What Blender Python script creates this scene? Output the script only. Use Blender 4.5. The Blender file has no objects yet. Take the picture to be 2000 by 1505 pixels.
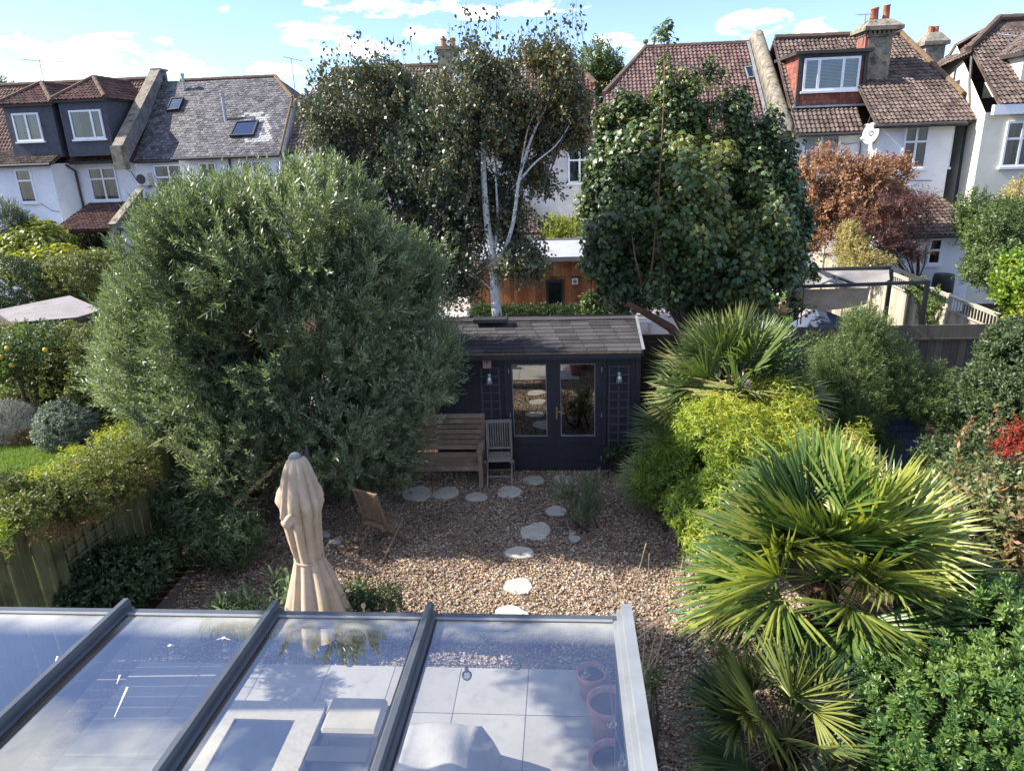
import bpy, math, random
import numpy as np
from mathutils import Vector, Matrix

# ------------------------------------------------------------------ camera
SC = bpy.context.scene
COL = SC.collection
CAMH = 5.4
FPX = 1388.0
YAW, PIT, ROL = math.radians(4.7), math.radians(18.5), math.radians(2.1)
_f = np.array([-math.sin(YAW)*math.cos(PIT), math.cos(YAW)*math.cos(PIT), -math.sin(PIT)])
_r0 = np.array([math.cos(YAW), math.sin(YAW), 0.0]); _u0 = np.cross(_r0, _f)
_r = _r0*math.cos(ROL) - _u0*math.sin(ROL)
_u = _u0*math.cos(ROL) + _r0*math.sin(ROL)
cam = bpy.data.objects.new('camera', bpy.data.cameras.new('camera'))
COL.objects.link(cam)
SC.camera = cam
cam.data.sensor_width = 36.0
cam.data.lens = 36.0*FPX/2000.0
cam.data.clip_start = 0.05
cam.data.clip_end = 2000.0
cam.matrix_world = Matrix(((_r[0], _u[0], -_f[0], 0), (_r[1], _u[1], -_f[1], 0), (_r[2], _u[2], -_f[2], CAMH), (0, 0, 0, 1)))

# ------------------------------------------------------------------ sky, sun, exposure
TS = Vector((-1.20, -0.06, 1.0)).normalized()          # direction to the sun
ELEV = math.asin(TS.z)
AZ = math.atan2(TS.x, TS.y)                            # from +Y towards +X
world = bpy.data.worlds.new('World'); SC.world = world
world.use_nodes = True
wt = world.node_tree; wn = wt.nodes; wl = wt.links
wn.clear()
w_out = wn.new('ShaderNodeOutputWorld'); w_bg = wn.new('ShaderNodeBackground')
sky = wn.new('ShaderNodeTexSky'); sky.sky_type = 'NISHITA'; sky.sun_disc = False
sky.sun_elevation = ELEV; sky.sun_rotation = AZ
sky.air_density = 1.0; sky.dust_density = 0.6; sky.ozone_density = 2.0; sky.altitude = 50
w_bg.inputs['Strength'].default_value = 0.105
def wmath(op, a, b=None):
    n = wn.new('ShaderNodeMath'); n.operation = op
    for i, v in enumerate((a, b)):
        if v is None: continue
        if isinstance(v, (int, float)): n.inputs[i].default_value = v
        else: wl.new(v, n.inputs[i])
    return n.outputs[0]
w_tc = wn.new('ShaderNodeTexCoord')
w_map = wn.new('ShaderNodeMapping'); w_map.inputs['Scale'].default_value = (1, 1, 2.6)
wl.new(w_tc.outputs['Generated'], w_map.inputs['Vector'])
w_no = wn.new('ShaderNodeTexNoise'); w_no.inputs['Scale'].default_value = 17.0
w_no.inputs['Detail'].default_value = 7; w_no.inputs['Roughness'].default_value = 0.58
wl.new(w_map.outputs[0], w_no.inputs['Vector'])
w_no2 = wn.new('ShaderNodeTexNoise'); w_no2.inputs['Scale'].default_value = 3.2
w_no2.inputs['Detail'].default_value = 5; w_no2.inputs['Roughness'].default_value = 0.55
wl.new(w_map.outputs[0], w_no2.inputs['Vector'])
# banks of cumulus: direction (x, y, z), width, height, strength
def _dir(px, py):
    d = _f + (px-1000)/FPX*_r + (752.5-py)/FPX*_u
    return d/np.linalg.norm(d)
CLOUDS = [(25, 100, .075, .020, 1.0), (150, 100, .055, .014, .95), (250, 105, .055, .017, 1.0), (330, 115, .035, .012, .8), (130, 148, .10, .010, .85), (400, 140, .05, .008, .6),
          (610, 62, .042, .016, 1.0), (690, 98, .05, .013, .9), (825, 65, .024, .010, .9), (770, 8, .085, .012, 1.0), (1040, 10, .06, .010, .8), (585, 75, .03, .010, .8),
          (1475, 47, .036, .013, .62), (1595, 55, .020, .009, .55), (1190, 90, .028, .012, .58), (1240, 98, .026, .009, .5), (500, 138, .05, .008, .6), (940, 22, .04, .008, .7), (430, 17, .009, .005, .8), (930, 90, .03, .01, .7)]
sep = wn.new('ShaderNodeSeparateXYZ'); wl.new(w_tc.outputs['Generated'], sep.inputs[0])
tot = None
for (px, py, sw, sh, k) in CLOUDS:
    d = _dir(px, py)
    az = math.atan2(d[0], d[1]); el = d[2]
    v = wn.new('ShaderNodeVectorMath'); v.operation = 'SUBTRACT'
    v.inputs[1].default_value = tuple(d); wl.new(w_tc.outputs['Generated'], v.inputs[0])
    m = wn.new('ShaderNodeVectorMath'); m.operation = 'MULTIPLY'
    m.inputs[1].default_value = (1/sw, 1/sw, 1/sh); wl.new(v.outputs[0], m.inputs[0])
    ln = wn.new('ShaderNodeVectorMath'); ln.operation = 'LENGTH'; wl.new(m.outputs[0], ln.inputs[0])
    g = wmath('MULTIPLY', wmath('MAXIMUM', wmath('SUBTRACT', 1.30, ln.outputs['Value']), 0.0), k*0.9)
    tot = g if tot is None else wmath('MAXIMUM', tot, g)
low = wmath('MULTIPLY', wmath('ADD', tot, wmath('MULTIPLY', wmath('SUBTRACT', w_no.outputs['Fac'], 0.53), 7.5)), 0.80)
low = wmath('MULTIPLY', low, wmath('GREATER_THAN', tot, 0.001))
# high broken cloud overhead (seen only as reflections in the glass roof)
up = wmath('MULTIPLY', wmath('MULTIPLY', wmath('SUBTRACT', w_no2.outputs['Fac'], 0.50), 7.0), wmath('GREATER_THAN', sep.outputs['Z'], 0.27))
cl = wn.new('ShaderNodeClamp'); wl.new(wmath('MAXIMUM', low, up), cl.inputs['Value'])
w_mix = wn.new('ShaderNodeMixRGB'); wl.new(cl.outputs[0], w_mix.inputs['Fac'])
w_col = wn.new('ShaderNodeMixRGB'); w_col.blend_type = 'MULTIPLY'; w_col.inputs['Fac'].default_value = 1
wl.new(sky.outputs[0], w_col.inputs['Color1']); w_col.inputs['Color2'].default_value = (.84, .90, 1.17, 1)
wl.new(w_col.outputs[0], w_mix.inputs['Color1'])
w_mix.inputs['Color2'].default_value = (8.6, 8.8, 9.2, 1)
wl.new(w_mix.outputs[0], w_bg.inputs['Color']); wl.new(w_bg.outputs[0], w_out.inputs['Surface'])

sun = bpy.data.lights.new('sun', 'SUN'); sun.energy = 5.0; sun.angle = math.radians(0.5); sun.color = (1.0, .93, .82)
so = bpy.data.objects.new('sun', sun); COL.objects.link(so)
so.rotation_euler = (-TS).to_track_quat('-Z', 'Y').to_euler(); so.location = (-30, 10, 30)
SC.view_settings.view_transform = 'Standard'; SC.view_settings.look = 'None'
SC.view_settings.exposure = 1.27; SC.view_settings.gamma = 1.0
SC.render.engine = 'CYCLES'
SC.cycles.max_bounces = 10; SC.cycles.transparent_max_bounces = 12
SC.cycles.diffuse_bounces = 3; SC.cycles.glossy_bounces = 3; SC.cycles.transmission_bounces = 4
SC.cycles.sample_clamp_indirect = 6; SC.cycles.caustics_reflective = False; SC.cycles.caustics_refractive = False

# ------------------------------------------------------------------ helpers
def ray(px, py): return _f + (px-1000)/FPX*_r + (752.5-py)/FPX*_u
def PY(px, py, Y):
    d = ray(px, py); return np.array([0, 0, CAMH]) + d*(Y/d[1])
def PZ(px, py, Z):
    d = ray(px, py); return np.array([0, 0, CAMH]) + d*((Z-CAMH)/d[2])
def mpp(p):                                            # metres per photo pixel at point p
    return float(np.dot(np.array(p)-np.array([0, 0, CAMH]), _f)/FPX)

WL = {}
def _base(V):
    V = np.asarray(V); return np.array([(V[:, 0].min()+V[:, 0].max())/2, (V[:, 1].min()+V[:, 1].max())/2, V[:, 2].min()])
def props(o, label=None, cat=None, group=None, kind=None):
    if label: o['label'] = label
    if cat: o['category'] = cat
    if group: o['group'] = group
    if kind: o['kind'] = kind
    return o
def link(name, V, F, mat, parent=None, rnd=None, smooth=False):
    """V (n,3) world coordinates, F list of tuples or (f,k) array"""
    V = np.asarray(V, dtype=np.float64)
    if parent is None: org = _base(V)
    else: org = WL[parent.name]
    me = bpy.data.meshes.new(name)
    Vl = (V-org).astype(np.float32)
    if isinstance(F, np.ndarray):
        me.vertices.add(len(Vl)); me.vertices.foreach_set('co', Vl.ravel())
        nf, k = F.shape
        me.loops.add(nf*k); me.loops.foreach_set('vertex_index', F.astype(np.int32).ravel())
        me.polygons.add(nf); me.polygons.foreach_set('loop_start', np.arange(0, nf*k, k, dtype=np.int32))
        me.update(calc_edges=True)
    else:
        me.from_pydata(Vl.tolist(), [], [tuple(f) for f in F]); me.update()
    if smooth: me.polygons.foreach_set('use_smooth', np.ones(len(me.polygons), dtype=bool))
    if rnd is not None:
        a = me.attributes.new('rnd', 'FLOAT', 'POINT'); a.data.foreach_set('value', np.asarray(rnd, dtype=np.float32))
    if mat: me.materials.append(mat)
    o = bpy.data.objects.new(name, me); COL.objects.link(o)
    if parent is None: o.location = org
    else: o.parent = parent
    WL[o.name] = np.array(org)
    return o
def empty(name, loc, label, cat, group=None):
    o = bpy.data.objects.new(name, None); COL.objects.link(o); o.location = loc; o.empty_display_size = .2
    WL[o.name] = np.array(loc, dtype=float)
    return props(o, label, cat, group)
def copy_tree(o, loc, label=None, parent=None):
    c = o.copy(); COL.objects.link(c)
    if parent: c.parent = parent
    else: c.location = loc
    if label: c['label'] = label
    for ch in o.children: copy_tree(ch, None, None, c)
    return c

class MB:
    def __init__(s): s.v = []; s.f = []; s.r = []
    def add(s, V, F, r=.5):
        n = len(s.v); s.v += [tuple(map(float, p)) for p in V]; s.f += [tuple(i+n for i in f) for f in F]; s.r += [r]*len(V); return s
    def box(s, x0, x1, y0, y1, z0, z1, r=.5, M=None, bev=0):
        if bev: return s.bbox(x0, x1, y0, y1, z0, z1, bev, r, M)
        V = [(x, y, z) for z in (z0, z1) for y in (y0, y1) for x in (x0, x1)]
        if M is not None: V = [M @ Vector(p) for p in V]
        return s.add(V, [(0, 2, 3, 1), (4, 5, 7, 6), (0, 1, 5, 4), (2, 6, 7, 3), (0, 4, 6, 2), (1, 3, 7, 5)], r)
    def bbox(s, x0, x1, y0, y1, z0, z1, b, r=.5, M=None):
        """box with its long edges chamfered on all sides"""
        V = []; F = []
        for (z, k) in ((z0, b), (z0+b, 0), (z1-b, 0), (z1, b)):
            V += [(x0+k+b*(k == 0), y0+k, z), (x1-k-b*(k == 0), y0+k, z), (x1-k, y0+k+b*(k == 0), z), (x1-k, y1-k-b*(k == 0), z),
                  (x1-k-b*(k == 0), y1-k, z), (x0+k+b*(k == 0), y1-k, z), (x0+k, y1-k-b*(k == 0), z), (x0+k, y0+k+b*(k == 0), z)]
        for L in range(3):
            for i in range(8):
                j = (i+1) % 8; F.append((L*8+i, L*8+j, L*8+8+j, L*8+8+i))
        F.append(tuple(range(7, -1, -1))); F.append(tuple(range(24, 32)))
        if M is not None: V = [M @ Vector(p) for p in V]
        return s.add(V, F, r)
    def bar(s, a, b, w, h, r=.5, up=(0, 0, 1)):
        """rectangular bar from a to b, w across, h along up"""
        a = Vector(a); b = Vector(b); d = (b-a); L = d.length; d.normalize()
        u = Vector(up); sd = d.cross(u)
        if sd.length < 1e-4: sd = d.cross(Vector((1, 0, 0)))
        sd.normalize(); u = sd.cross(d)
        M = Matrix.Translation(a) @ Matrix((sd, d, u)).transposed().to_4x4()
        return s.box(-w/2, w/2, 0, L, -h/2, h/2, r, M)
    def tube(s, pts, rad, n=8, r=.5, cap=True):
        pts = [Vector(p) for p in pts]
        if not hasattr(rad, '__len__'): rad = [rad]*len(pts)
        V = []; F = []; ref = None
        for i, p in enumerate(pts):
            d = (pts[min(i+1, len(pts)-1)]-pts[max(i-1, 0)]).normalized()
            if ref is None: ref = Vector((0, 0, 1)) if abs(d.z) < .9 else Vector((1, 0, 0))
            a = d.cross(ref).normalized(); b = a.cross(d).normalized(); ref = b
            for k in range(n):
                t = 2*math.pi*k/n; V.append(p+(a*math.cos(t)+b*math.sin(t))*rad[i])
        for i in range(len(pts)-1):
            for k in range(n):
                j = (k+1) % n; F.append((i*n+k, i*n+j, (i+1)*n+j, (i+1)*n+k))
        if cap: F.append(tuple(range(n-1, -1, -1))); F.append(tuple(range((len(pts)-1)*n, len(pts)*n)))
        return s.add(V, F, r)
    def lathe(s, c, prof, n=20, r=.5, sq=None):
        """prof: list of (radius, z) about the vertical through c"""
        V = []; F = []
        for (R_, z) in prof:
            for k in range(n):
                t = 2*math.pi*k/n; V.append((c[0]+R_*math.cos(t), c[1]+R_*math.sin(t), c[2]+z))
        for i in range(len(prof)-1):
            for k in range(n):
                j = (k+1) % n; F.append((i*n+k, i*n+j, (i+1)*n+j, (i+1)*n+k))
        return s.add(V, F, r)
    def poly(s, P, r=.5): return s.add(P, [tuple(range(len(P)))], r)
    def slab(s, P, n, t, r=.5):
        """polygon P extruded by -n*t"""
        P = [Vector(p) for p in P]; Q = [p-Vector(n)*t for p in P]; k = len(P)
        F = [tuple(range(k)), tuple(range(2*k-1, k-1, -1))]+[(i, i+k, (i+1) % k+k, (i+1) % k) for i in range(k)]
        return s.add(P+Q, F, r)
    def build(s, name, mat, parent=None, smooth=False, **kw):
        o = link(name, s.v, s.f, mat, parent, rnd=s.r, smooth=smooth)
        if kw: props(o, **kw)
        return o

# ------------------------------------------------------------------ materials
def newmat(name):
    m = bpy.data.materials.new(name); m.use_nodes = True; t = m.node_tree
    for n in list(t.nodes): t.nodes.remove(n)
    out = t.nodes.new('ShaderNodeOutputMaterial'); return m, t, out
def ramp(t, fac, cols, interp='LINEAR', lo=0., hi=1.):
    r = t.nodes.new('ShaderNodeValToRGB'); r.color_ramp.interpolation = interp
    e = r.color_ramp.elements
    while len(e) < len(cols): e.new(.5)
    for i, c in enumerate(cols):
        if len(c) == 4 and not isinstance(c, list): p, c = c[0], c[1:]
        else: p = lo+(hi-lo)*i/max(1, len(cols)-1)
        e[i].position = p; e[i].color = (*c, 1)
    t.links.new(fac, r.inputs['Fac']); return r.outputs['Color']
def pm(name, cols, scale=6, rough=.75, spec=.35, bump=0, bscale=60, stretch=(1, 1, 1), attr=0, metal=0, detail=5, contrast=(.3, .7), coat=0, bstretch=None, dirt=None):
    """procedural principled surface: noise between cols, per-piece 'rnd' tint when attr>0, bump"""
    m, t, out = newmat(name); N = t.nodes; Lk = t.links
    b = N.new('ShaderNodeBsdfPrincipled'); tc = N.new('ShaderNodeTexCoord')
    mp = N.new('ShaderNodeMapping'); mp.inputs['Scale'].default_value = stretch; Lk.new(tc.outputs['Object'], mp.inputs['Vector'])
    no = N.new('ShaderNodeTexNoise'); no.inputs['Scale'].default_value = scale; no.inputs['Detail'].default_value = detail
    no.inputs['Roughness'].default_value = .6; Lk.new(mp.outputs[0], no.inputs['Vector'])
    fac = no.outputs['Fac']
    if attr:
        a = N.new('ShaderNodeAttribute'); a.attribute_name = 'rnd'
        m1 = N.new('ShaderNodeMath'); m1.operation = 'SUBTRACT'; m1.inputs[1].default_value = .5; Lk.new(a.outputs['Fac'], m1.inputs[0])
        m2 = N.new('ShaderNodeMath'); m2.operation = 'MULTIPLY_ADD'; m2.inputs[1].default_value = attr; Lk.new(m1.outputs[0], m2.inputs[0]); Lk.new(fac, m2.inputs[2])
        fac = m2.outputs[0]
    c = ramp(t, fac, cols, lo=contrast[0], hi=contrast[1])
    if dirt:
        dn = N.new('ShaderNodeTexNoise'); dn.inputs['Scale'].default_value = dirt[1]; dn.inputs['Detail'].default_value = 8; dn.inputs['Roughness'].default_value = .7
        Lk.new(tc.outputs['Object'], dn.inputs['Vector'])
        df = ramp(t, dn.outputs['Fac'], [(dirt[2], 0, 0, 0), (dirt[3], 1, 1, 1)])
        mx = N.new('ShaderNodeMixRGB'); Lk.new(df, mx.inputs['Fac']); Lk.new(c, mx.inputs['Color1']); mx.inputs['Color2'].default_value = (*dirt[0], 1); c = mx.outputs[0]
    Lk.new(c, b.inputs['Base Color'])
    b.inputs['Roughness'].default_value = rough; b.inputs['Specular IOR Level'].default_value = spec; b.inputs['Metallic'].default_value = metal
    b.inputs['Coat Weight'].default_value = coat
    if bump:
        bn = N.new('ShaderNodeTexNoise'); bn.inputs['Scale'].default_value = bscale; bn.inputs['Detail'].default_value = 4
        if bstretch:
            m3 = N.new('ShaderNodeMapping'); m3.inputs['Scale'].default_value = bstretch; Lk.new(tc.outputs['Object'], m3.inputs['Vector']); Lk.new(m3.outputs[0], bn.inputs['Vector'])
        else: Lk.new(mp.outputs[0], bn.inputs['Vector'])
        bp = N.new('ShaderNodeBump'); bp.inputs['Strength'].default_value = bump; bp.inputs['Distance'].default_value = .02
        Lk.new(bn.outputs['Fac'], bp.inputs['Height']); Lk.new(bp.outputs[0], b.inputs['Normal'])
    Lk.new(b.outputs[0], out.inputs['Surface']); return m
def leafmat(name, cols, trans=.35, rough=.45, spec=.4, stem=(.09, .06, .035), tcol=None):
    """leaf surface: colour by the leaf's own random number, rnd==0 is wood; thin, lets light through"""
    m, t, out = newmat(name); N = t.nodes; Lk = t.links
    a = N.new('ShaderNodeAttribute'); a.attribute_name = 'rnd'
    n = len(cols)
    st = [(0.0, *stem), (.02, *stem), (.03, *cols[0])]+[(.05+.93*(i+1)/n, *cols[min(i+1, n-1)]) for i in range(n)]
    c = ramp(t, a.outputs['Fac'], st)
    b = N.new('ShaderNodeBsdfPrincipled'); Lk.new(c, b.inputs['Base Color']); b.inputs['Roughness'].default_value = rough; b.inputs['Specular IOR Level'].default_value = spec
    tr = N.new('ShaderNodeBsdfTranslucent')
    g = N.new('ShaderNodeMixRGB'); g.blend_type = 'MULTIPLY'; g.inputs['Fac'].default_value = 1; Lk.new(c, g.inputs['Color1']); g.inputs['Color2'].default_value = (*(tcol or (1.6, 1.75, .75)), 1)
    Lk.new(g.outputs[0], tr.inputs['Color'])
    mx = N.new('ShaderNodeMixShader'); mx.inputs['Fac'].default_value = trans
    Lk.new(b.outputs[0], mx.inputs[1]); Lk.new(tr.outputs[0], mx.inputs[2]); Lk.new(mx.outputs[0], out.inputs['Surface'])
    return m
def glassmat(name, tint, refl, rough=.02, dust=0, dcol=(.5, .5, .46)):
    m, t, out = newmat(name); N = t.nodes; Lk = t.links
    tr = N.new('ShaderNodeBsdfTransparent'); tr.inputs['Color'].default_value = (*tint, 1)
    gl = N.new('ShaderNodeBsdfGlossy'); gl.inputs['Roughness'].default_value = rough
    lw = N.new('ShaderNodeFresnel'); lw.inputs['IOR'].default_value = 1.5
    ad = N.new('ShaderNodeMath'); ad.operation = 'ADD'; ad.inputs[1].default_value = refl; ad.use_clamp = True; Lk.new(lw.outputs[0], ad.inputs[0])
    mx = N.new('ShaderNodeMixShader'); Lk.new(ad.outputs[0], mx.inputs['Fac']); Lk.new(tr.outputs[0], mx.inputs[1]); Lk.new(gl.outputs[0], mx.inputs[2])
    last = mx.outputs[0]
    if dust:
        tc = N.new('ShaderNodeTexCoord'); df = N.new('ShaderNodeBsdfDiffuse'); df.inputs['Color'].default_value = (*dcol, 1)
        n1 = N.new('ShaderNodeTexNoise'); n1.inputs['Scale'].default_value = 90; n1.inputs['Detail'].default_value = 3; Lk.new(tc.outputs['Object'], n1.inputs['Vector'])
        n2 = N.new('ShaderNodeTexNoise'); n2.inputs['Scale'].default_value = 2.2; n2.inputs['Detail'].default_value = 6; Lk.new(tc.outputs['Object'], n2.inputs['Vector'])
        a1 = ramp(t, n1.outputs['Fac'], [(.55, .25, .25, .25), (.78, 1, 1, 1)])
        a2 = ramp(t, n2.outputs['Fac'], [(.35, .35, .35, .35), (.7, 1, 1, 1)])
        # grime gathered along the lower edge (object y runs up the slope)
        sp = N.new('ShaderNodeSeparateXYZ'); Lk.new(tc.outputs['Generated'], sp.inputs[0])
        e = ramp(t, sp.outputs['Y'], [(.0, .0, .0, .0), (.93, .04, .04, .04), (.985, .75, .75, .75)])
        ml = N.new('ShaderNodeMixRGB'); ml.blend_type = 'MULTIPLY'; ml.inputs['Fac'].default_value = 1; Lk.new(a1, ml.inputs[1]); Lk.new(a2, ml.inputs[2])
        ms = N.new('ShaderNodeMath'); ms.operation = 'MULTIPLY'; ms.inputs[1].default_value = dust; Lk.new(ml.outputs[0], ms.inputs[0])
        mm = N.new('ShaderNodeMath'); mm.operation = 'MAXIMUM'; Lk.new(ms.outputs[0], mm.inputs[0])
        me_ = N.new('ShaderNodeMath'); me_.operation = 'MULTIPLY'; Lk.new(e, me_.inputs[0]); Lk.new(a2, me_.inputs[1])
        Lk.new(me_.outputs[0], mm.inputs[1])
        m2 = N.new('ShaderNodeMixShader'); Lk.new(mm.outputs[0], m2.inputs['Fac']); Lk.new(last, m2.inputs[1]); Lk.new(df.outputs[0], m2.inputs[2]); last = m2.outputs[0]
    Lk.new(last, out.inputs['Surface']); return m

M = {}
M['render'] = pm('white_render', [(.70, .72, .74), (.82, .83, .84)], 1.6, .9, .2, .25, 40, dirt=((.36, .35, .33), 3.5, .62, .80))
M['cream'] = pm('cream_render', [(.60, .58, .46), (.72, .70, .58)], 1.2, .9, .2, .2, 40, dirt=((.45, .43, .34), 2.5, .62, .82))
M['dashed'] = pm('pebbledash', [(.50, .49, .47), (.66, .64, .60)], 3, .95, .1, .4, 70, dirt=((.40, .36, .30), 1.2, .55, .75))
M['tile_red'] = pm('red_tile', [(.070, .034, .028), (.125, .062, .050), (.175, .095, .078)], 3, .72, .3, .3, 50, attr=.4, dirt=((.07, .065, .05), 2.2, .50, .70))
M['tile_pink'] = pm('faded_red_tile', [(.080, .047, .043), (.128, .075, .068), (.18, .115, .104)], 3, .7, .3, .3, 50, attr=.4, dirt=((.10, .085, .07), 2.2, .52, .72))
M['tile_brown'] = pm('brown_tile', [(.060, .042, .037), (.115, .082, .070), (.165, .122, .102)], 3, .72, .3, .3, 50, attr=.4, dirt=((.09, .085, .06), 2.4, .52, .72))
M['slate'] = pm('slate', [(.050, .048, .055), (.090, .087, .095), (.135, .13, .135)], 2.5, .6, .4, .35, 40, attr=.5, dirt=((.035, .035, .03), 3, .52, .66))
M['slate_pale'] = pm('pale_slate', [(.24, .24, .24), (.33, .33, .32)], 2.5, .6, .4, .3, 40, attr=.9)
M['slate_hung'] = pm('slate_hung_cheek', [(.055, .060, .075), (.085, .092, .11)], 6, .7, .3, .3, 30, attr=.5)
M['ridge'] = pm('mossy_ridge', [(.075, .058, .048), (.15, .10, .07)], 5, .85, .2, .5, 40)
M['lichen'] = pm('lichen_ridge', [(.10, .072, .048), (.19, .125, .065)], 7, .85, .2, .5, 40)
M['stone'] = pm('weathered_cement', [(.16, .14, .11), (.30, .27, .21)], 5, .9, .2, .6, 35, dirt=((.08, .075, .06), 4, .5, .65))
M['block'] = pm('mortared_blocks', [(.10, .10, .10), (.26, .25, .24)], 4, .9, .2, .6, 35, stretch=(1, 1, 1))
M['pot_red'] = pm('red_clay', [(.36, .13, .07), (.46, .19, .11)], 8, .8, .25, .2, 60)
M['terracotta'] = pm('terracotta', [(.40, .18, .12), (.52, .27, .19)], 7, .8, .25, .2, 60, dirt=((.55, .48, .42), 5, .55, .75))
M['upvc'] = pm('white_frame', [(.72, .74, .76), (.80, .82, .84)], 3, .4, .5)
M['dark_frame'] = pm('dark_frame', [(.02, .022, .025), (.035, .037, .04)], 5, .5, .5)
M['grey_frame'] = pm('grey_frame', [(.16, .17, .18), (.24, .25, .26)], 5, .5, .5)
M['gutter'] = pm('gutter', [(.03, .03, .032), (.06, .055, .05)], 5, .55, .4)
M['black_plastic'] = pm('black_plastic', [(.012, .012, .013), (.03, .03, .03)], 5, .5, .5)
M['pipe'] = pm('zinc_pipe', [(.25, .26, .28), (.42, .43, .45)], 5, .4, .5, metal=.5)
M['curtain'] = pm('curtain', [(.10, .10, .11), (.26, .26, .27)], 9, .9, .1, stretch=(6, 1, .3))
M['blind'] = pm('blind', [(.5, .51, .52), (.72, .73, .74)], 22, .8, .1, stretch=(.05, 1, 3), detail=0)
M['room'] = pm('dark_room', [(.015, .017, .02), (.05, .05, .055)], 2, .9, .1)
M['glass'] = glassmat('window_glass', (.85, .9, .92), .02)
M['skyglass'] = glassmat('skylight_glass', (.35, .55, .50), .30)
M['skyback'] = pm('skylight_blind', [(.12, .26, .22), (.40, .55, .50)], 2, .8, .2, stretch=(4, 1, 1))
M['redbrick'] = pm('hung_red_tile', [(.20, .07, .048), (.32, .125, .088)], 6, .8, .2, .3, 40, attr=.6)
M['metal'] = pm('thin_metal', [(.25, .25, .26), (.35, .35, .36)], 5, .4, .5, metal=.8)
M['dish'] = pm('dish', [(.50, .50, .48), (.62, .62, .60)], 5, .5, .4)
M['acwhite'] = pm('ac_case', [(.50, .50, .47), (.62, .61, .58)], 5, .5, .4)
M['navy'] = pm('navy_stained_boards', [(.014, .014, .019), (.025, .026, .034)], 4, .55, .4, .3, 30, stretch=(6, 6, .6), attr=.3, dirt=((.045, .045, .05), 3, .6, .8))
M['navy2'] = pm('navy_stained_frame', [(.017, .017, .023), (.027, .028, .036)], 6, .5, .45, .15, 40)
M['navy3'] = pm('weathered_dark_lath', [(.045, .046, .055), (.075, .076, .088)], 6, .6, .4, .15, 40)
M['felt'] = pm('shingle_felt', [(.038, .035, .037), (.078, .073, .075)], 5, .95, .15, .7, 160, attr=.7, dirt=((.12, .112, .112), 60, .5, .72))
M['felt_grey'] = pm('grey_felt', [(.20, .185, .185), (.27, .25, .25)], 2, .95, .15, .5, 80, dirt=((.12, .11, .11), 3, .55, .7))
M['oak'] = pm('teak', [(.20, .135, .090), (.33, .235, .165)], 5, .7, .3, .3, 30, stretch=(2, 14, 14), attr=.4, dirt=((.38, .31, .24), 4, .50, .72))
M['greywood'] = pm('silvered_teak', [(.16, .14, .12), (.30, .265, .22)], 6, .8, .25, .3, 30, stretch=(8, 8, 1), attr=.3)
M['brownwood'] = pm('brown_slats', [(.13, .088, .055), (.24, .17, .11)], 6, .7, .3, .3, 30, stretch=(5, 5, 2), attr=.3)
M['cedar'] = pm('cedar_cladding', [(.20, .072, .028), (.35, .145, .060)], 4, .7, .25, .25, 30, stretch=(6, 6, .5), attr=.9, dirt=((.11, .045, .022), 2, .52, .72))
M['greyroof'] = pm('pale_membrane', [(.27, .285, .31), (.37, .385, .41)], 1.5, .6, .4, dirt=((.17, .18, .08), 1.6, .58, .66))
M['fence_green'] = pm('green_brown_fence', [(.085, .09, .04), (.155, .155, .075)], 5, .85, .2, .4, 30, stretch=(4, 4, .5), attr=.5, dirt=((.05, .055, .025), 3, .52, .72))
M['fence_pale'] = pm('pale_fence', [(.32, .285, .215), (.46, .415, .325)], 4, .85, .2, .3, 30, stretch=(4, 4, .4), attr=.5, dirt=((.19, .17, .12), 2, .52, .75))
M['fence_dark'] = pm('dark_fence', [(.07, .062, .052), (.12, .105, .085)], 5, .9, .2, .4, 30, stretch=(4, 4, .4), attr=.5)
M['slatdark'] = pm('dark_slat_fence', [(.035, .025, .022), (.07, .05, .04)], 6, .8, .2, attr=.4)
M['alu'] = pm('grey_aluminium', [(.062, .072, .085), (.085, .097, .112)], 4, .38, .5, .05, 300, metal=.15, dirt=((.20, .20, .18), 9, .60, .85))
M['alu_side'] = pm('silver_aluminium', [(.20, .215, .225), (.27, .285, .295)], 4, .42, .5, .05, 300, metal=.2, dirt=((.22, .21, .19), 9, .58, .8))
M['rubber'] = pm('rubber_seal', [(.015, .015, .016), (.03, .03, .03)], 5, .7, .3)
M['roofglass'] = glassmat('roof_glass', (.76, .79, .80), .245, .008, dust=.06)
M['canvas'] = pm('beige_canvas', [(.43, .325, .235), (.58, .455, .345)], 3, .9, .15, .25, 90, dirt=((.36, .29, .17), 1.6, .46, .66))
M['cord'] = pm('cord', [(.34, .25, .18), (.45, .34, .26)], 5, .9, .1)
M['stone_path'] = pm('sandstone', [(.36, .34, .28), (.52, .49, .42)], 5, .85, .25, .4, 50, attr=.3, dirt=((.25, .22, .17), 7, .55, .75))
M['rock'] = pm('rock', [(.25, .24, .21), (.42, .40, .36)], 9, .85, .2, .4, 30)
M['paver'] = pm('porcelain_paver', [(.34, .32, .28), (.44, .42, .37)], 2.5, .6, .35, .05, 80, attr=.25, dirt=((.27, .25, .21), 5, .5, .75))
M['grout'] = pm('grout', [(.10, .10, .10), (.15, .15, .15)], 5, .9, .1)
M['soil'] = pm('soil', [(.030, .021, .014), (.075, .052, .035)], 7, .95, .1, 1, 30)
M['pebbled'] = pm('fine_gravel', [(.10, .075, .06), (.26, .20, .155), (.46, .40, .34)], 55, .85, .2, 1, 60, detail=2)
M['lawnbase'] = pm('turf', [(.045, .085, .015), (.09, .15, .03)], 5, .95, .1, .6, 60)
M['deck'] = pm('pale_paving', [(.34, .31, .29), (.46, .42, .40)], 4, .8, .2, .2, 30)
M['creamtop'] = pm('cream_stone_top', [(.38, .345, .27), (.48, .44, .35)], 18, .7, .3, .2, 90, dirt=((.28, .25, .20), 30, .58, .8))
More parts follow.
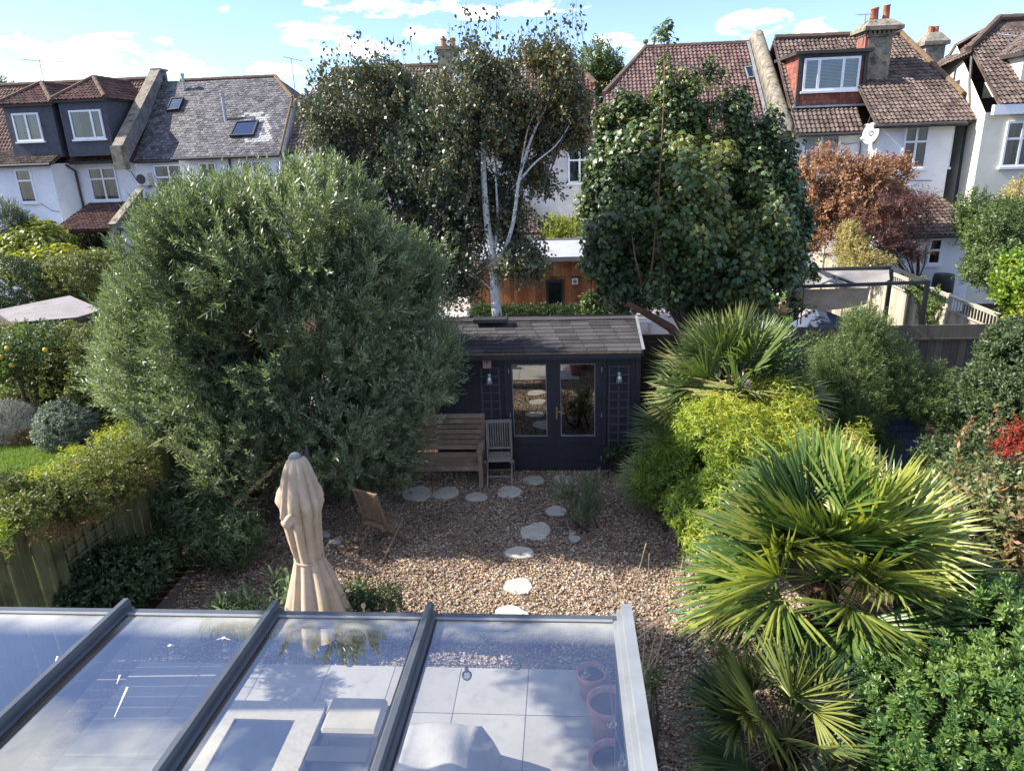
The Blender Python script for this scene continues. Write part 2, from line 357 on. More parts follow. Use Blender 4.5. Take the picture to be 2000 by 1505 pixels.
M['creamfab'] = pm('cream_fabric', [(.40, .36, .27), (.50, .455, .35)], 6, .9, .1)
M['darktop'] = pm('dark_tabletop', [(.03, .04, .06), (.05, .06, .085)], 4, .25, .5)
M['cover'] = pm('furniture_cover', [(.34, .32, .29), (.46, .44, .40)], 3, .75, .25, .2, 30)
M['led'] = glassmat('bulb_glass', (.93, .93, .9), .25)
M['wire'] = pm('white_wire', [(.45, .44, .42), (.6, .58, .55)], 5, .6, .3)
M['lampmetal'] = pm('brushed_steel', [(.55, .58, .62), (.68, .70, .73)], 5, .3, .5, metal=.6)
M['brass'] = pm('brass', [(.35, .20, .10), (.45, .27, .14)], 5, .35, .5, metal=.8)
M['paper'] = pm('white_plastic', [(.62, .62, .60), (.72, .72, .70)], 5, .5, .4)
M['awning'] = pm('grey_awning', [(.17, .16, .155), (.26, .25, .24)], 2, .85, .15, .1, 30)
M['blue'] = pm('blue_board', [(.03, .045, .085), (.045, .065, .12)], 4, .5, .4, attr=.6)
M['tarp'] = pm('slate_blue_canopy', [(.055, .075, .12), (.08, .105, .16)], 2, .7, .3)
M['pinkball'] = pm('dusty_pink_cover', [(.33, .25, .24), (.42, .33, .31)], 4, .8, .2)
M['bark'] = pm('grey_bark', [(.075, .062, .048), (.16, .135, .105)], 9, .9, .15, .8, 40, stretch=(3, 3, .7))
M['bark_red'] = pm('reddish_bark', [(.13, .07, .045), (.22, .13, .085)], 9, .85, .15, .5, 40)
M['birchbark'] = pm('birch_bark', [(.50, .47, .43), (.74, .72, .68)], 7, .75, .25, .4, 40, stretch=(2, 2, 7), dirt=((.05, .04, .035), 11, .56, .62))
M['fibre'] = pm('palm_fibre', [(.045, .028, .018), (.16, .09, .05)], 14, .95, .1, 1, 60, attr=.6, stretch=(3, 3, 1))
M['straw'] = pm('straw', [(.40, .28, .14), (.55, .42, .24)], 9, .8, .2)
M['gold'] = pm('yellow_fruit', [(.55, .36, .05), (.66, .48, .08)], 9, .5, .4)

# ------------------------------------------------------------------ foliage engine
rng = np.random.default_rng(7)
def nrm(a): return a/np.maximum(np.linalg.norm(a, axis=-1, keepdims=True), 1e-9)
def snoise(P, freq, seed):
    g = np.random.default_rng(seed); out = np.zeros(len(P))
    for k in range(7):
        a = nrm(g.normal(size=3))*freq*g.uniform(.6, 1.8); out += np.sin(P@a+g.uniform(0, 6.28))
    return out/math.sqrt(3.5)
def leaf_quad(b, d, s, L, W, wide=.45, cup=.0, up=None):
    """4-corner leaf: base, left, tip, right"""
    up = np.cross(s, d) if up is None else up
    m = b+d*L*wide+up*cup*L
    return [b, m-s*W/2, b+d*L-up*cup*L*.6, m+s*W/2]
LOBES = [(-2.3, .52), (-1.75, .42), (-1.10, .86), (-.55, .60), (0, 1.0), (.55, .60), (1.10, .86), (1.75, .42), (2.3, .52)]
def shoot(kind, g):
    """one leafy shoot growing along +Z, about 1 unit of length; returns verts, quads, leaf ids, stem flags"""
    V = []; F = []; R = []
    def stem(pts, w, r=0.0):
        for (a, b) in zip(pts[:-1], pts[1:]):
            n = len(V); V.extend([a-np.array([w, 0, 0]), a+np.array([w, 0, 0]), b+np.array([w, 0, 0]), b-np.array([w, 0, 0])]); F.append((n, n+1, n+2, n+3)); R.extend([r]*4)
    def leaf(b, d, s, L, W, wide=.45, cup=0., lobed=False):
        r = g.uniform(.06, 1)
        n = len(V)
        if lobed:
            up = np.cross(s, d); c = b+d*L*.30
            V.append(b); R.append(r); V.append(c+up*.06*L); R.append(r)
            ring = []
            for (an, rr) in LOBES:
                p = c+(d*math.cos(an)+s*math.sin(an))*rr*L*.68-up*(.16*L*rr*rr); ring.append(len(V)); V.append(p); R.append(r)
            for i in range(0, 8, 2): F.append((n+1, ring[i], ring[i+1], ring[i+2]))
            F.append((n+1, ring[8], n, ring[0])); return
        q = leaf_quad(b, d, s, L, W, wide, cup); V.extend(q); F.append((n, n+1, n+2, n+3)); R.extend([r]*4)
    def radial(a): return np.array([math.cos(a), math.sin(a), 0.])
    Z = np.array([0, 0, 1.])
    if kind == 'olive':
        bend = g.uniform(-.12, .12, 2)
        P = lambda t: np.array([bend[0]*t*t, bend[1]*t*t, t])
        stem([P(0), P(.5), P(1)], .008)
        n = 11
        for i in range(n):
            t = .08+.9*i/n; a = i*1.571+g.normal(0, .25)
            for k in (0, 1):
                ra = radial(a+k*math.pi); an = math.radians(g.uniform(26, 58)); d = nrm(Z*math.cos(an)+ra*math.sin(an)+g.normal(0, .1, 3)); s = nrm(np.cross(Z, ra)+g.normal(0, .35, 3))
                leaf(P(t), d, s, g.uniform(.24, .34)*(1-.35*t*t), .052, .5, g.uniform(-.05, .08))
        leaf(P(.97), nrm(Z+g.normal(0, .15, 3)), radial(g.uniform(0, 6)), .2, .04)
    elif kind == 'oval' or kind == 'broad':
        k2 = 1.0 if kind == 'oval' else 1.45
        bend = g.uniform(-.15, .15, 2)
        P = lambda t: np.array([bend[0]*t*t, bend[1]*t*t, t])
        stem([P(0), P(.5), P(1)], .010)
        n = 10
        for i in range(n):
            t = .1+.9*i/n; a = i*2.4+g.normal(0, .3); ra = radial(a); an = math.radians(g.uniform(35, 80))
            d = nrm(Z*math.cos(an)+ra*math.sin(an)); s = nrm(np.cross(Z, ra)+g.normal(0, .3, 3))
            leaf(P(t), d, s, g.uniform(.26, .36)*k2, g.uniform(.13, .17)*k2, .5, g.uniform(-.06, .1))
    elif kind == 'fine':
        P = lambda t: Z*t
        stem([P(0), P(1)], .006)
        for i in range(16):
            t = .05+.95*i/16; a = i*2.4; ra = radial(a); an = math.radians(g.uniform(30, 65)); d = nrm(Z*math.cos(an)+ra*math.sin(an)); s = nrm(np.cross(Z, ra)+g.normal(0, .4, 3))
            leaf(P(t), d, s, g.uniform(.18, .30), .045, .45)
    elif kind == 'birch':                              # hanging sprays of drooping pointed leaves
        P = lambda t: np.array([.25*t*t, 0, -t])
        stem([P(0), P(.5), P(1)], .006)
        for i in range(9):
            t = .08+.92*i/9; a = i*2.6+g.normal(0, .4); ra = radial(a); d = nrm(-Z*g.uniform(.6, 1.3)+ra*g.uniform(.3, .9)); s = nrm(np.cross(d, ra+g.normal(0, .6, 3)))
            leaf(P(t)+ra*.05, d, s, g.uniform(.18, .25), g.uniform(.12, .17), .36, g.uniform(-.1, .1))
    elif kind == 'maple':
        P = lambda t: Z*t
        stem([P(0), P(1)], .008)
        for i in range(5):
            t = .12+.86*i/5; a = i*1.571+g.normal(0, .3)
            for k in (0, 1):
                ra = radial(a+k*math.pi); pl = g.uniform(.18, .34); b = P(t)+nrm(ra+Z*g.uniform(-.1, .6))*pl
                stem([P(t), b], .006)
                d = nrm(ra*g.uniform(.5, 1)-Z*g.uniform(-.1, .8)+g.normal(0, .2, 3)); s = nrm(np.cross(d, Z)+g.normal(0, .25, 3)); s = nrm(s-d*np.dot(s, d))
                leaf(b, d, s, g.uniform(.25, .42), .3, lobed=True)
    elif kind == 'rosette':                            # glossy whorl of pointed oval leaves
        stem([Z*0, Z*.5, Z*.9], .012)
        for ring, (t, an, L) in enumerate(((.3, 78, .44), (.52, 66, .50), (.72, 52, .48), (.88, 30, .38))):
            for k in range(5):
                a = k*1.257+ring*.63+g.normal(0, .15); ra = radial(a); th = math.radians(an+g.normal(0, 8)); d = nrm(Z*math.cos(th)+ra*math.sin(th)); s = nrm(np.cross(Z, ra)); n_ = np.cross(s, d)
                b = Z*t; r = g.uniform(.06, 1); n = len(V)
                Lw = L*g.uniform(.85, 1.1); W = Lw*.36
                # folded leaf: midrib lower than margins, tip bent down
                m1 = b+d*Lw*.5; tip = b+d*Lw*.98-Z*.10*Lw
                V.extend([b, m1+s*W/2+n_*.04, tip, m1-n_*.0, m1-s*W/2+n_*.04]); R.extend([r]*5); F.append((n, n+3, n+2, n+1)); F.append((n, n+4, n+2, n+3))
    elif kind == 'bamboo':                             # arching spray with narrow drooping leaves
        P = lambda t: np.array([.35*t*t, 0, t-.25*t*t])
        stem([P(0), P(.5), P(1)], .006)
        for i in range(13):
            t = .1+.9*i/13; a = i*2.4; ra = radial(a); d = nrm(ra*g.uniform(.5, 1)+Z*g.uniform(-.5, .5)+np.array([.4, 0, 0])); s = nrm(np.cross(Z, ra)+g.normal(0, .4, 3))
            leaf(P(t), d, s, g.uniform(.22, .36), g.uniform(.05, .075), .4, -.05)
    elif kind == 'box':                                # tight clipped-hedge tuft
        for i in range(14):
            p = g.normal(0, .22, 3)+Z*.4; d = nrm(g.normal(0, .5, 3)+Z*.8); s = nrm(np.cross(d, g.normal(size=3)))
            leaf(p, d, s, g.uniform(.22, .34), g.uniform(.14, .2), .5, .05)
    return np.array(V), np.array(F), np.array(R)
_TC = {}
def tmpl(kind, k=6):
    if kind not in _TC: _TC[kind] = [shoot(kind, np.random.default_rng(100+i)) for i in range(k)]
    return _TC[kind]
def frames(D, spin):
    """rotation matrices taking +Z to D with random spin"""
    ref = np.where(np.abs(D[:, 2:3]) < .9, np.array([[0, 0, 1.]]), np.array([[1., 0, 0]]))
    a = nrm(np.cross(ref, D)); b = np.cross(D, a)
    c, s = np.cos(spin)[:, None], np.sin(spin)[:, None]
    return np.stack([a*c+b*s, -a*s+b*c, D], axis=2)
def scatter(kind, P, D, size, g, hue=None, spin=None):
    """place shoots; returns V, F, R"""
    T = tmpl(kind); VV = []; FF = []; RR = []; off = 0
    pick = g.integers(0, len(T), len(P)); spin = g.uniform(0, 6.28, len(P)) if spin is None else spin
    Rm = frames(D, spin); hue = g.uniform(0, 1, len(P)) if hue is None else hue
    for k, (v, f, r) in enumerate(T):
        ix = np.nonzero(pick == k)[0]
        if not len(ix): continue
        W = np.einsum('nij,vj->nvi', Rm[ix], v)*size[ix][:, None, None]+P[ix][:, None, :]
        F = f[None]+(np.arange(len(ix))*len(v))[:, None, None]+off
        rr = np.where(r[None] == 0, 0, np.clip(.58*hue[ix][:, None]+.42*r[None], .05, 1))
        VV.append(W.reshape(-1, 3)); FF.append(F.reshape(-1, 4)); RR.append(rr.ravel()); off += len(ix)*len(v)
    return np.concatenate(VV), np.concatenate(FF), np.concatenate(RR)
def B(px, py, Y, rx, rz, ry=None):
    """ellipsoid lump whose centre stands at depth Y; rx, rz in photo pixels, ry in metres"""
    c = PY(px, py, Y); m = mpp(c); return (c, np.array([rx*m, ry if ry else rx*m, rz*m]))
def crown_pts(blobs, n, g, shell=.4, amp=.14, freq=2.2, gap=-9, seed=1, zmin=.03):
    C = np.array([b[0] for b in blobs]); Rr = np.array([b[1] for b in blobs])
    area = (Rr[:, 0]*Rr[:, 1])**.8+(Rr[:, 0]*Rr[:, 2])**.8+(Rr[:, 1]*Rr[:, 2])**.8
    P = []; O = []; cnt = 0
    for it in range(14):
        m = int(n*1.4)
        ix = g.choice(len(blobs), m, p=area/area.sum())
        d = nrm(g.normal(size=(m, 3))); out = nrm(d/Rr[ix])
        k = 1-np.abs(g.normal(0, shell, m)); k = np.clip(k, .05, 1.05)
        sn = snoise(C[ix]+d*Rr[ix], freq, seed)
        p = C[ix]+d*Rr[ix]*(k*(1+amp*sn))[:, None]
        keep = p[:, 2] > zmin
        q = (p[:, None, :]-C[None])/Rr[None]; lv = (q**2).sum(2); lv[np.arange(m), ix] = 9
        if len(blobs) > 1: keep &= lv.min(1) > .30
        if gap > -5: keep &= snoise(p, freq*1.7, seed+5) > gap
        P.append(p[keep]); O.append(out[keep]); cnt += keep.sum()
        if cnt >= n: break
    return np.concatenate(P)[:n], np.concatenate(O)[:n]
def foliage(name, mat, blobs, n, kind, size, dirs=(.6, .7, .4), shell=.4, amp=.14, freq=2.2, gap=-9, seed=1, parent=None, zmin=.03, huefreq=1.5, huew=.5, sj=.25, extra=None):
    g = np.random.default_rng(seed)
    P, O = crown_pts(blobs, n, g, shell, amp, freq, gap, seed, zmin)
    D = nrm(O*dirs[0]+np.array([0, 0, dirs[1]])+g.normal(0, dirs[2], P.shape))
    sz = size*g.uniform(1-sj, 1+sj, len(P))
    h = np.clip(huew*(snoise(P, huefreq, seed+9)*.35+.5)+(1-huew)*g.uniform(0, 1, len(P)), 0, 1)
    V, F, R = scatter(kind, P, D, sz, g, h)
    if extra is not None:
        V2, F2, R2 = extra; F2 = F2+len(V); V = np.concatenate([V, V2]); F = np.concatenate([F, F2]); R = np.concatenate([R, R2])
    return link(name, V, F, mat, parent, rnd=R)
def limbs(base, fork, blobs, r0, g, n=6, rr=.35, sub=3, mb=None, wig=.12):
    """trunk from base to fork and limbs reaching into the crown lumps"""
    mb = mb or MB(); base = Vector(base); fork = Vector(fork)
    mid = (base+fork)/2+Vector(g.normal(0, wig*.5, 3))
    mb.tube([base-Vector((0, 0, .1)), base+Vector((0, 0, .05)), mid, fork], [r0*1.35, r0*1.05, r0*.9, r0*.8], 9)
    for i in range(n):
        c, R_ = blobs[i % len(blobs)]
        t = Vector(c+nrm(g.normal(size=3)+np.array([0, 0, .3]))*R_*g.uniform(.3, .8))
        a = fork; m = a.lerp(t, .5)+Vector(g.normal(0, wig, 3))+Vector((0, 0, wig))
        r1 = r0*g.uniform(.35, .6)
        mb.tube([a, a.lerp(m, .5)+Vector(g.normal(0, wig*.3, 3)), m, t], [r1, r1*.8, r1*.6, r1*.2], 7)
        for k in range(sub):
            s0 = m.lerp(t, g.uniform(0, .6)); t2 = s0+Vector(nrm(g.normal(size=3)+np.array([0, 0, .4]))*R_*g.uniform(.3, .7))
            mb.tube([s0, s0.lerp(t2, .5)+Vector(g.normal(0, wig*.3, 3)), t2], [r1*.4, r1*.28, r1*.08], 5)
    return mb
def plant(name, label, cat, mat, blobs, n, kind, size, trunk=None, tmat='bark', part='foliage', group=None, **kw):
    """shrub or tree: Empty > foliage/crown (+ trunk)"""
    c = blobs[0][0]; loc = (c[0], c[1], 0.0) if trunk is None else tuple(trunk[0])
    e = empty(name, loc, label, cat, group)
    foliage(part, mat, blobs, n, kind, size, parent=e, **kw)
    g = np.random.default_rng(kw.get('seed', 1)+50)
    if trunk is None:
        mb = MB()
        lowz = min(b[0][2]-b[1][2]*.2 for b in blobs)
        for i in range(5):
            b = blobs[i % len(blobs)]; t = Vector(b[0]+g.normal(0, .25, 3)*b[1]); t.z = max(t.z, .1)
            a = Vector((c[0]+g.normal(0, .06), c[1]+g.normal(0, .06), -.03)); mb.tube([a, a.lerp(t, .5)+Vector(g.normal(0, .05, 3)), t], [.022, .016, .006], 6)
        mb.build('stem', M[tmat], e, smooth=True)
    else:
        limbs(trunk[0], trunk[1], blobs, trunk[2], g, *(trunk[3:] if len(trunk) > 3 else ())).build('trunk', M[tmat], e, smooth=True)
    return e
LM = {}
LM['olive'] = leafmat('olive_leaf', [(.050, .078, .045), (.090, .130, .070), (.16, .205, .10), (.29, .33, .21)], .28, .38, .55, (.16, .14, .10))
LM['birch'] = leafmat('birch_leaf', [(.030, .046, .028), (.050, .072, .042), (.075, .100, .058), (.10, .125, .07), (.20, .15, .05)], .20, .42, .5, (.12, .08, .06), (1.2, 1.4, .9))
LM['maple'] = leafmat('sycamore_leaf', [(.018, .038, .018), (.032, .062, .026), (.052, .095, .032), (.085, .135, .042), (.22, .22, .05)], .24, .42, .5, (.16, .09, .06))
LM['dark'] = leafmat('dark_leaf', [(.018, .034, .016), (.035, .060, .024), (.065, .10, .035)], .22, .45, .4)
LM['mid'] = leafmat('mid_leaf', [(.035, .060, .022), (.070, .115, .035), (.12, .17, .05)], .3, .45, .4)
LM['hedge'] = leafmat('hedge_leaf', [(.040, .062, .020), (.085, .115, .030), (.17, .18, .045)], .3, .5, .4)
LM['gold'] = leafmat('golden_leaf', [(.05, .11, .018), (.12, .22, .025), (.25, .34, .035), (.44, .44, .05)], .38, .45, .4, (.2, .12, .06), (1.25, 1.3, .6))
LM['yellow'] = leafmat('yellow_green_leaf', [(.08, .13, .025), (.17, .21, .035), (.33, .32, .04)], .35, .45, .4)
LM['redmaple'] = leafmat('coppery_leaf', [(.09, .10, .035), (.18, .11, .055), (.32, .17, .10), (.42, .24, .14), (.20, .20, .06)], .32, .5, .3, (.12, .07, .05), (1.5, 1.2, .8))
LM['plum'] = leafmat('plum_leaf', [(.055, .028, .030), (.10, .045, .045), (.16, .085, .075)], .25, .5, .3, (.12, .07, .06), (1.4, .9, .8))
LM['silver'] = leafmat('silver_leaf', [(.16, .19, .17), (.25, .28, .26), (.36, .38, .36)], .15, .7, .2, (.12, .1, .08), (1, 1, .9))
LM['sage'] = leafmat('sage_leaf', [(.075, .10, .08), (.12, .155, .12), (.18, .22, .17)], .2, .6, .3)
LM['laurel'] = leafmat('laurel_leaf', [(.028, .065, .020), (.046, .100, .028), (.075, .150, .036), (.16, .235, .055)], .24, .34, .5, (.07, .10, .03))
LM['photinia'] = leafmat('red_tipped_leaf', [(.045, .080, .028), (.075, .125, .042), (.12, .17, .06), (.18, .19, .08), (.32, .17, .09)], .3, .42, .45, (.22, .08, .05))
LM['bronze'] = leafmat('buff_leaf', [(.20, .20, .06), (.34, .29, .12), (.45, .36, .20)], .35, .5, .3, (.2, .12, .06))
LM['rusty'] = leafmat('rusty_leaf', [(.05, .06, .02), (.11, .085, .035), (.22, .15, .06)], .25, .6, .3, (.10, .05, .03))
LM['palm'] = leafmat('palm_leaf', [(.026, .058, .020), (.050, .100, .028), (.10, .17, .038), (.30, .33, .07)], .26, .36, .55, (.14, .18, .06), (1.5, 1.6, .5))
LM['palm_shade_tint'] = leafmat('palm_leaf_shade_tint', [(.018, .040, .020), (.034, .066, .028), (.060, .10, .034), (.18, .20, .05)], .16, .42, .45, (.10, .14, .05), (1.5, 1.6, .5))  # darker copy of the palm leaf: shade on the low front palm as colour
LM['palm2'] = leafmat('palm_leaf_pale', [(.05, .085, .03), (.09, .14, .045), (.17, .22, .07), (.34, .33, .13)], .30, .38, .5, (.14, .18, .06), (1.5, 1.5, .6))
LM['strap'] = leafmat('strap_leaf', [(.045, .085, .03), (.09, .14, .055), (.18, .24, .12)], .25, .4, .5)
LM['red'] = leafmat('scarlet_leaf', [(.28, .03, .025), (.45, .05, .04), (.20, .06, .03)], .35, .5, .3, (.1, .05, .03), (1.3, .7, .6))
LM['grass'] = leafmat('grass_blade', [(.06, .11, .02), (.10, .165, .03), (.17, .22, .05)], .35, .5, .3)
LM['dead'] = leafmat('dead_leaf', [(.12, .07, .035), (.20, .13, .07), (.30, .21, .12)], .2, .8, .15, (.10, .06, .03), (1.2, 1.0, .8))
# ------------------------------------------------------------------ ground
def sheet(name, pts, z, mat, kind='structure'):
    o = link(name, [(x, y, z) for x, y in pts], [tuple(range(len(pts)))], mat); props(o, kind=kind); return o
sheet('ground', [(-400, -60), (400, -60), (400, 700), (-400, 700)], -.02, M['soil'])
sheet('gravel_path', [(-5.2, 4.0), (2.6, 4.0), (2.9, 7.5), (2.0, 12.9), (-5.0, 12.9), (-5.3, 9)], -.008, M['pebbled'])
sheet('lawn', [(-18, 5.0), (-5.75, 5.0), (-5.75, 11.2), (-8.2, 12.4), (-9.5, 12.5), (-11, 12.6), (-18, 12.3)], -.006, M['lawnbase'])
sheet('neighbour_paving', [(-7, 13.5), (4.3, 13.5), (4.3, 28.5), (-7, 28.5)], -.004, M['deck'])
sheet('far_lawn', [(4.4, 14.3), (8.4, 14.3), (8.4, 28), (4.4, 28)], -.004, M['lawnbase'])
sheet('far_garden_soil', [(-30, 13), (-7.2, 13), (-7.2, 30), (-30, 30)], -.010, M['soil'])
# patio of large pavers
mb = MB(); g_ = np.random.default_rng(3)
for i in range(9):
    for j in range(9):
        x = -1.92+.735*(i-4); y = 6.33-.665*j
        if x+.735 > .65: continue
        mb.box(x+.004, x+.731, y-.661, y-.004, .0, .03, r=g_.uniform(0, 1))
mb.build('patio', M['paver'], kind='structure')
mb = MB(); mb.box(-4.86, .42, .35, 6.335, -.01, .018); mb.build('patio_base', M['grout'], kind='structure')

def pebbles(name, xr, yr, dens, rr, mat, inside, seed, label, cat='gravel'):
    g = np.random.default_rng(seed); n = int((xr[1]-xr[0])*(yr[1]-yr[0])*dens)
    P = np.stack([g.uniform(*xr, n), g.uniform(*yr, n), np.zeros(n)], 1); P = P[inside(P)]; n = len(P)
    r = rr[0]+(rr[1]-rr[0])*g.uniform(0, 1, n)**2.2
    t = (1+5**.5)/2
    iv = nrm(np.array([(-1, t, 0), (1, t, 0), (-1, -t, 0), (1, -t, 0), (0, -1, t), (0, 1, t), (0, -1, -t), (0, 1, -t), (t, 0, -1), (t, 0, 1), (-t, 0, -1), (-t, 0, 1)], float))
    fi = np.array([(0, 11, 5), (0, 5, 1), (0, 1, 7), (0, 7, 10), (0, 10, 11), (1, 5, 9), (5, 11, 4), (11, 10, 2), (10, 7, 6), (7, 1, 8), (3, 9, 4), (3, 4, 2), (3, 2, 6), (3, 6, 8), (3, 8, 9), (4, 9, 5), (2, 4, 11), (6, 2, 10), (8, 6, 7), (9, 8, 1)])
    sc = np.stack([r*g.uniform(.8, 1.6, n), r*g.uniform(.6, 1.0, n), r*g.uniform(.45, .8, n)], 1)
    D = nrm(np.stack([g.normal(0, .35, n), g.normal(0, .35, n), np.ones(n)], 1)); Rm = frames(D, g.uniform(0, 6.28, n))
    W = iv[None]*sc[:, None, :]*(1+g.normal(0, .10, (n, 12, 1)))
    W = np.einsum('nij,nvj->nvi', Rm, W); P[:, 2] = sc[:, 2]*.35+g.uniform(0, .012, n)
    V = (W+P[:, None, :]).reshape(-1, 3); F = (fi[None]+(np.arange(n)*12)[:, None, None]).reshape(-1, 3)
    o = link(name, V, F, mat, rnd=np.repeat(g.uniform(0, 1, n), 12), smooth=True); props(o, label, cat, None, 'stuff'); return o
def pebmat():
    m, t, out = newmat('flint_pebbles'); N = t.nodes; b = N.new('ShaderNodeBsdfPrincipled'); a = N.new('ShaderNodeAttribute'); a.attribute_name = 'rnd'
    c = ramp(t, a.outputs['Fac'], [(0, .10, .065, .045), (.14, .21, .145, .10), (.30, .33, .22, .145), (.46, .46, .33, .23), (.60, .50, .42, .335), (.78, .62, .56, .48), (.9, .28, .26, .25), (1, .72, .67, .60)], 'CONSTANT')
    tc = N.new('ShaderNodeTexCoord'); no = N.new('ShaderNodeTexNoise'); no.inputs['Scale'].default_value = 1.1; no.inputs['Detail'].default_value = 5; t.links.new(tc.outputs['Object'], no.inputs['Vector'])
    k = ramp(t, no.outputs['Fac'], [(.35, .60, .545, .49), (.62, 1.0, .95, .87)])
    mx = N.new('ShaderNodeMixRGB'); mx.blend_type = 'MULTIPLY'; mx.inputs['Fac'].default_value = 1; t.links.new(c, mx.inputs[1]); t.links.new(k, mx.inputs[2])
    t.links.new(mx.outputs[0], b.inputs['Base Color']); b.inputs['Roughness'].default_value = .7; b.inputs['Specular IOR Level'].default_value = .3; t.links.new(b.outputs[0], out.inputs['Surface']); return m
M['pebbles'] = pebmat()
def in_gravel(P):
    x, y = P[:, 0], P[:, 1]
    pat = (x < .44) & (y < 6.34)
    shed = (y > 11.38) & (x > -2.3) & (x < 1.25)
    right = x < np.where(y > 7.5, 2.9-(y-7.5)*.17, 2.75)
    return ~pat & ~shed & right & (x > -5.2+np.maximum(0, 8-y)*.25)
pebbles('gravel', (-5.1, 2.9), (4.1, 12.6), 1650, (.009, .021), M['pebbles'], in_gravel, 5, 'brown, cream and grey flint pebbles covering the garden floor in front of the dark summerhouse')
# mulch bed and grass of the garden to the left
def grass(name, poly, n, h, seed, label, mat='grass'):
    g = np.random.default_rng(seed); xs = [p[0] for p in poly]; ys = [p[1] for p in poly]
    P = np.stack([g.uniform(min(xs), max(xs), n), g.uniform(min(ys), max(ys), n)], 1)
    ins = np.zeros(n, bool); k = len(poly)
    for i in range(k):
        (x1, y1), (x2, y2) = poly[i], poly[(i+1) % k]
        c = ((y1 > P[:, 1]) != (y2 > P[:, 1])) & (P[:, 0] < (x2-x1)*(P[:, 1]-y1)/(y2-y1+1e-9)+x1); ins ^= c
    P = P[ins]; n = len(P); hh = h*g.uniform(.5, 1.2, n); a = g.uniform(0, 6.28, n); w = .006
    lean = g.normal(0, .35, (n, 2))*hh[:, None]
    b = np.stack([P[:, 0], P[:, 1], np.zeros(n)], 1); s = np.stack([np.cos(a)*w, np.sin(a)*w, np.zeros(n)], 1)
    m = b+np.stack([lean[:, 0]*.4, lean[:, 1]*.4, hh*.6], 1); tp = b+np.stack([lean[:, 0], lean[:, 1], hh], 1)
    V = np.stack([b-s, b+s, m+s*.8, tp], 1).reshape(-1, 3); F = np.arange(n*4).reshape(-1, 4)
    o = link(name, V, F, LM[mat], rnd=np.repeat(np.clip(.5*g.uniform(0, 1, n)+.5*(snoise(b, 1.2, 3)*.3+.5), .05, 1), 4)); props(o, label, 'grass', None, 'stuff')
grass('grass', [(-14, 6), (-5.8, 6), (-5.8, 11.2), (-8.2, 12.4), (-11, 12.6), (-14, 12.4)], 60000, .06, 8, 'bright green mown grass of the garden beyond the left fence')
grass('far_grass', [(4.5, 14.5), (8.3, 14.5), (8.3, 22), (4.5, 22)], 20000, .08, 9, 'strip of green grass in the garden behind, seen below the awning frame')

# ------------------------------------------------------------------ roofs and windows
def tiled(name, poly, mat, parent, kind='pan', tw=.15, th=.205, lift=.035, seed=1, patch=None, flip=False):
    """real tiles laid in courses over a convex sloping polygon; poly[0]->poly[1] is the eave"""
    P = [np.array(p, float) for p in poly]; O = P[0]; U = nrm(P[1]-P[0])
    n = nrm(np.cross(P[1]-P[0], P[-1]-P[0]))
    if n[2] < 0: n = -n
    Vv = np.cross(n, U)
    if Vv[2] < 0: Vv = -Vv
    g = np.random.default_rng(seed)
    q = np.array([[(p-O)@U, (p-O)@Vv] for p in P]); vmax = q[:, 1].max(); vmin = q[:, 1].min()
    mb = MB(); base = [p-n*.02 for p in P]
    mb.slab(base, n, .06, .2)
    mbp = MB() if patch else None
    rows = int(math.ceil((vmax-vmin)/th))
    def span(v):
        xs = []
        for i in range(len(q)):
            a, b = q[i], q[(i+1) % len(q)]
            if (a[1]-v)*(b[1]-v) <= 0 and abs(a[1]-b[1]) > 1e-6: xs.append(a[0]+(v-a[1])/(b[1]-a[1])*(b[0]-a[0]))
        return (min(xs), max(xs)) if len(xs) >= 2 else None
    for r in range(rows):
        v0 = vmin+r*th-.04; v1 = min(v0+th+.06, vmax)
        sp = span(min(max(vmin+(r+.5)*th, vmin+1e-3), vmax-1e-3))
        if not sp: continue
        off = (.5*tw if (kind == 'slate' and r % 2) else 0)
        k0 = int(math.floor((sp[0]-off)/tw)); k1 = int(math.ceil((sp[1]-off)/tw))
        for k in range(k0, k1):
            u0 = max(k*tw+off, sp[0]); u1 = min((k+1)*tw+off, sp[1])
            if u1-u0 < .03: continue
            rr = g.uniform(0, 1); tgt = mb; jt = g.normal(0, .0035)
            if patch and patch((u0+u1)/2, (v0+v1)/2, g): tgt = mbp
            if kind == 'pan':
                us = [0, .18, .42, .62, .8, 1.0]; hs = [.028, .036, .016, .0, .005, .024]
                pts = []
                for (a, h) in zip(us, hs):
                    u = k*tw+off+a*tw; u = min(max(u, u0), u1)
                    pts.append((u, h+jt))
                V = []
                for (u, h) in pts: V.append(O+U*u+Vv*v0+n*(h+lift+.006))
                for (u, h) in pts: V.append(O+U*u+Vv*v1+n*(h+lift-.030))
                for (u, h) in pts: V.append(O+U*u+Vv*v0+n*(h+lift-.022))
                tgt.add(V, [(i, i+1, 7+i, 6+i) for i in range(5)]+[(12+i, 13+i, i+1, i) for i in range(5)], rr)
            else:
                j = g.normal(0, .006, 4); e = .006; dv = g.uniform(-.012, .012)
                V = [O+U*(u0+e)+Vv*(v0+dv)+n*(lift+j[0]), O+U*(u1-e)+Vv*(v0+dv)+n*(lift+j[1]), O+U*(u1-e)+Vv*v1+n*(.004), O+U*(u0+e)+Vv*v1+n*(.004),
                     O+U*(u0+e)+Vv*(v0+dv)+n*(lift-.018), O+U*(u1-e)+Vv*(v0+dv)+n*(lift-.018)]
                tgt.add(V, [(0, 1, 2, 3), (4, 5, 1, 0), (0, 3, 4), (1, 5, 2)], rr)
    o = mb.build(name, mat, parent)
    if mbp and mbp.f: mbp.build('repaired_slates', M['slate_pale'], o)
    return o
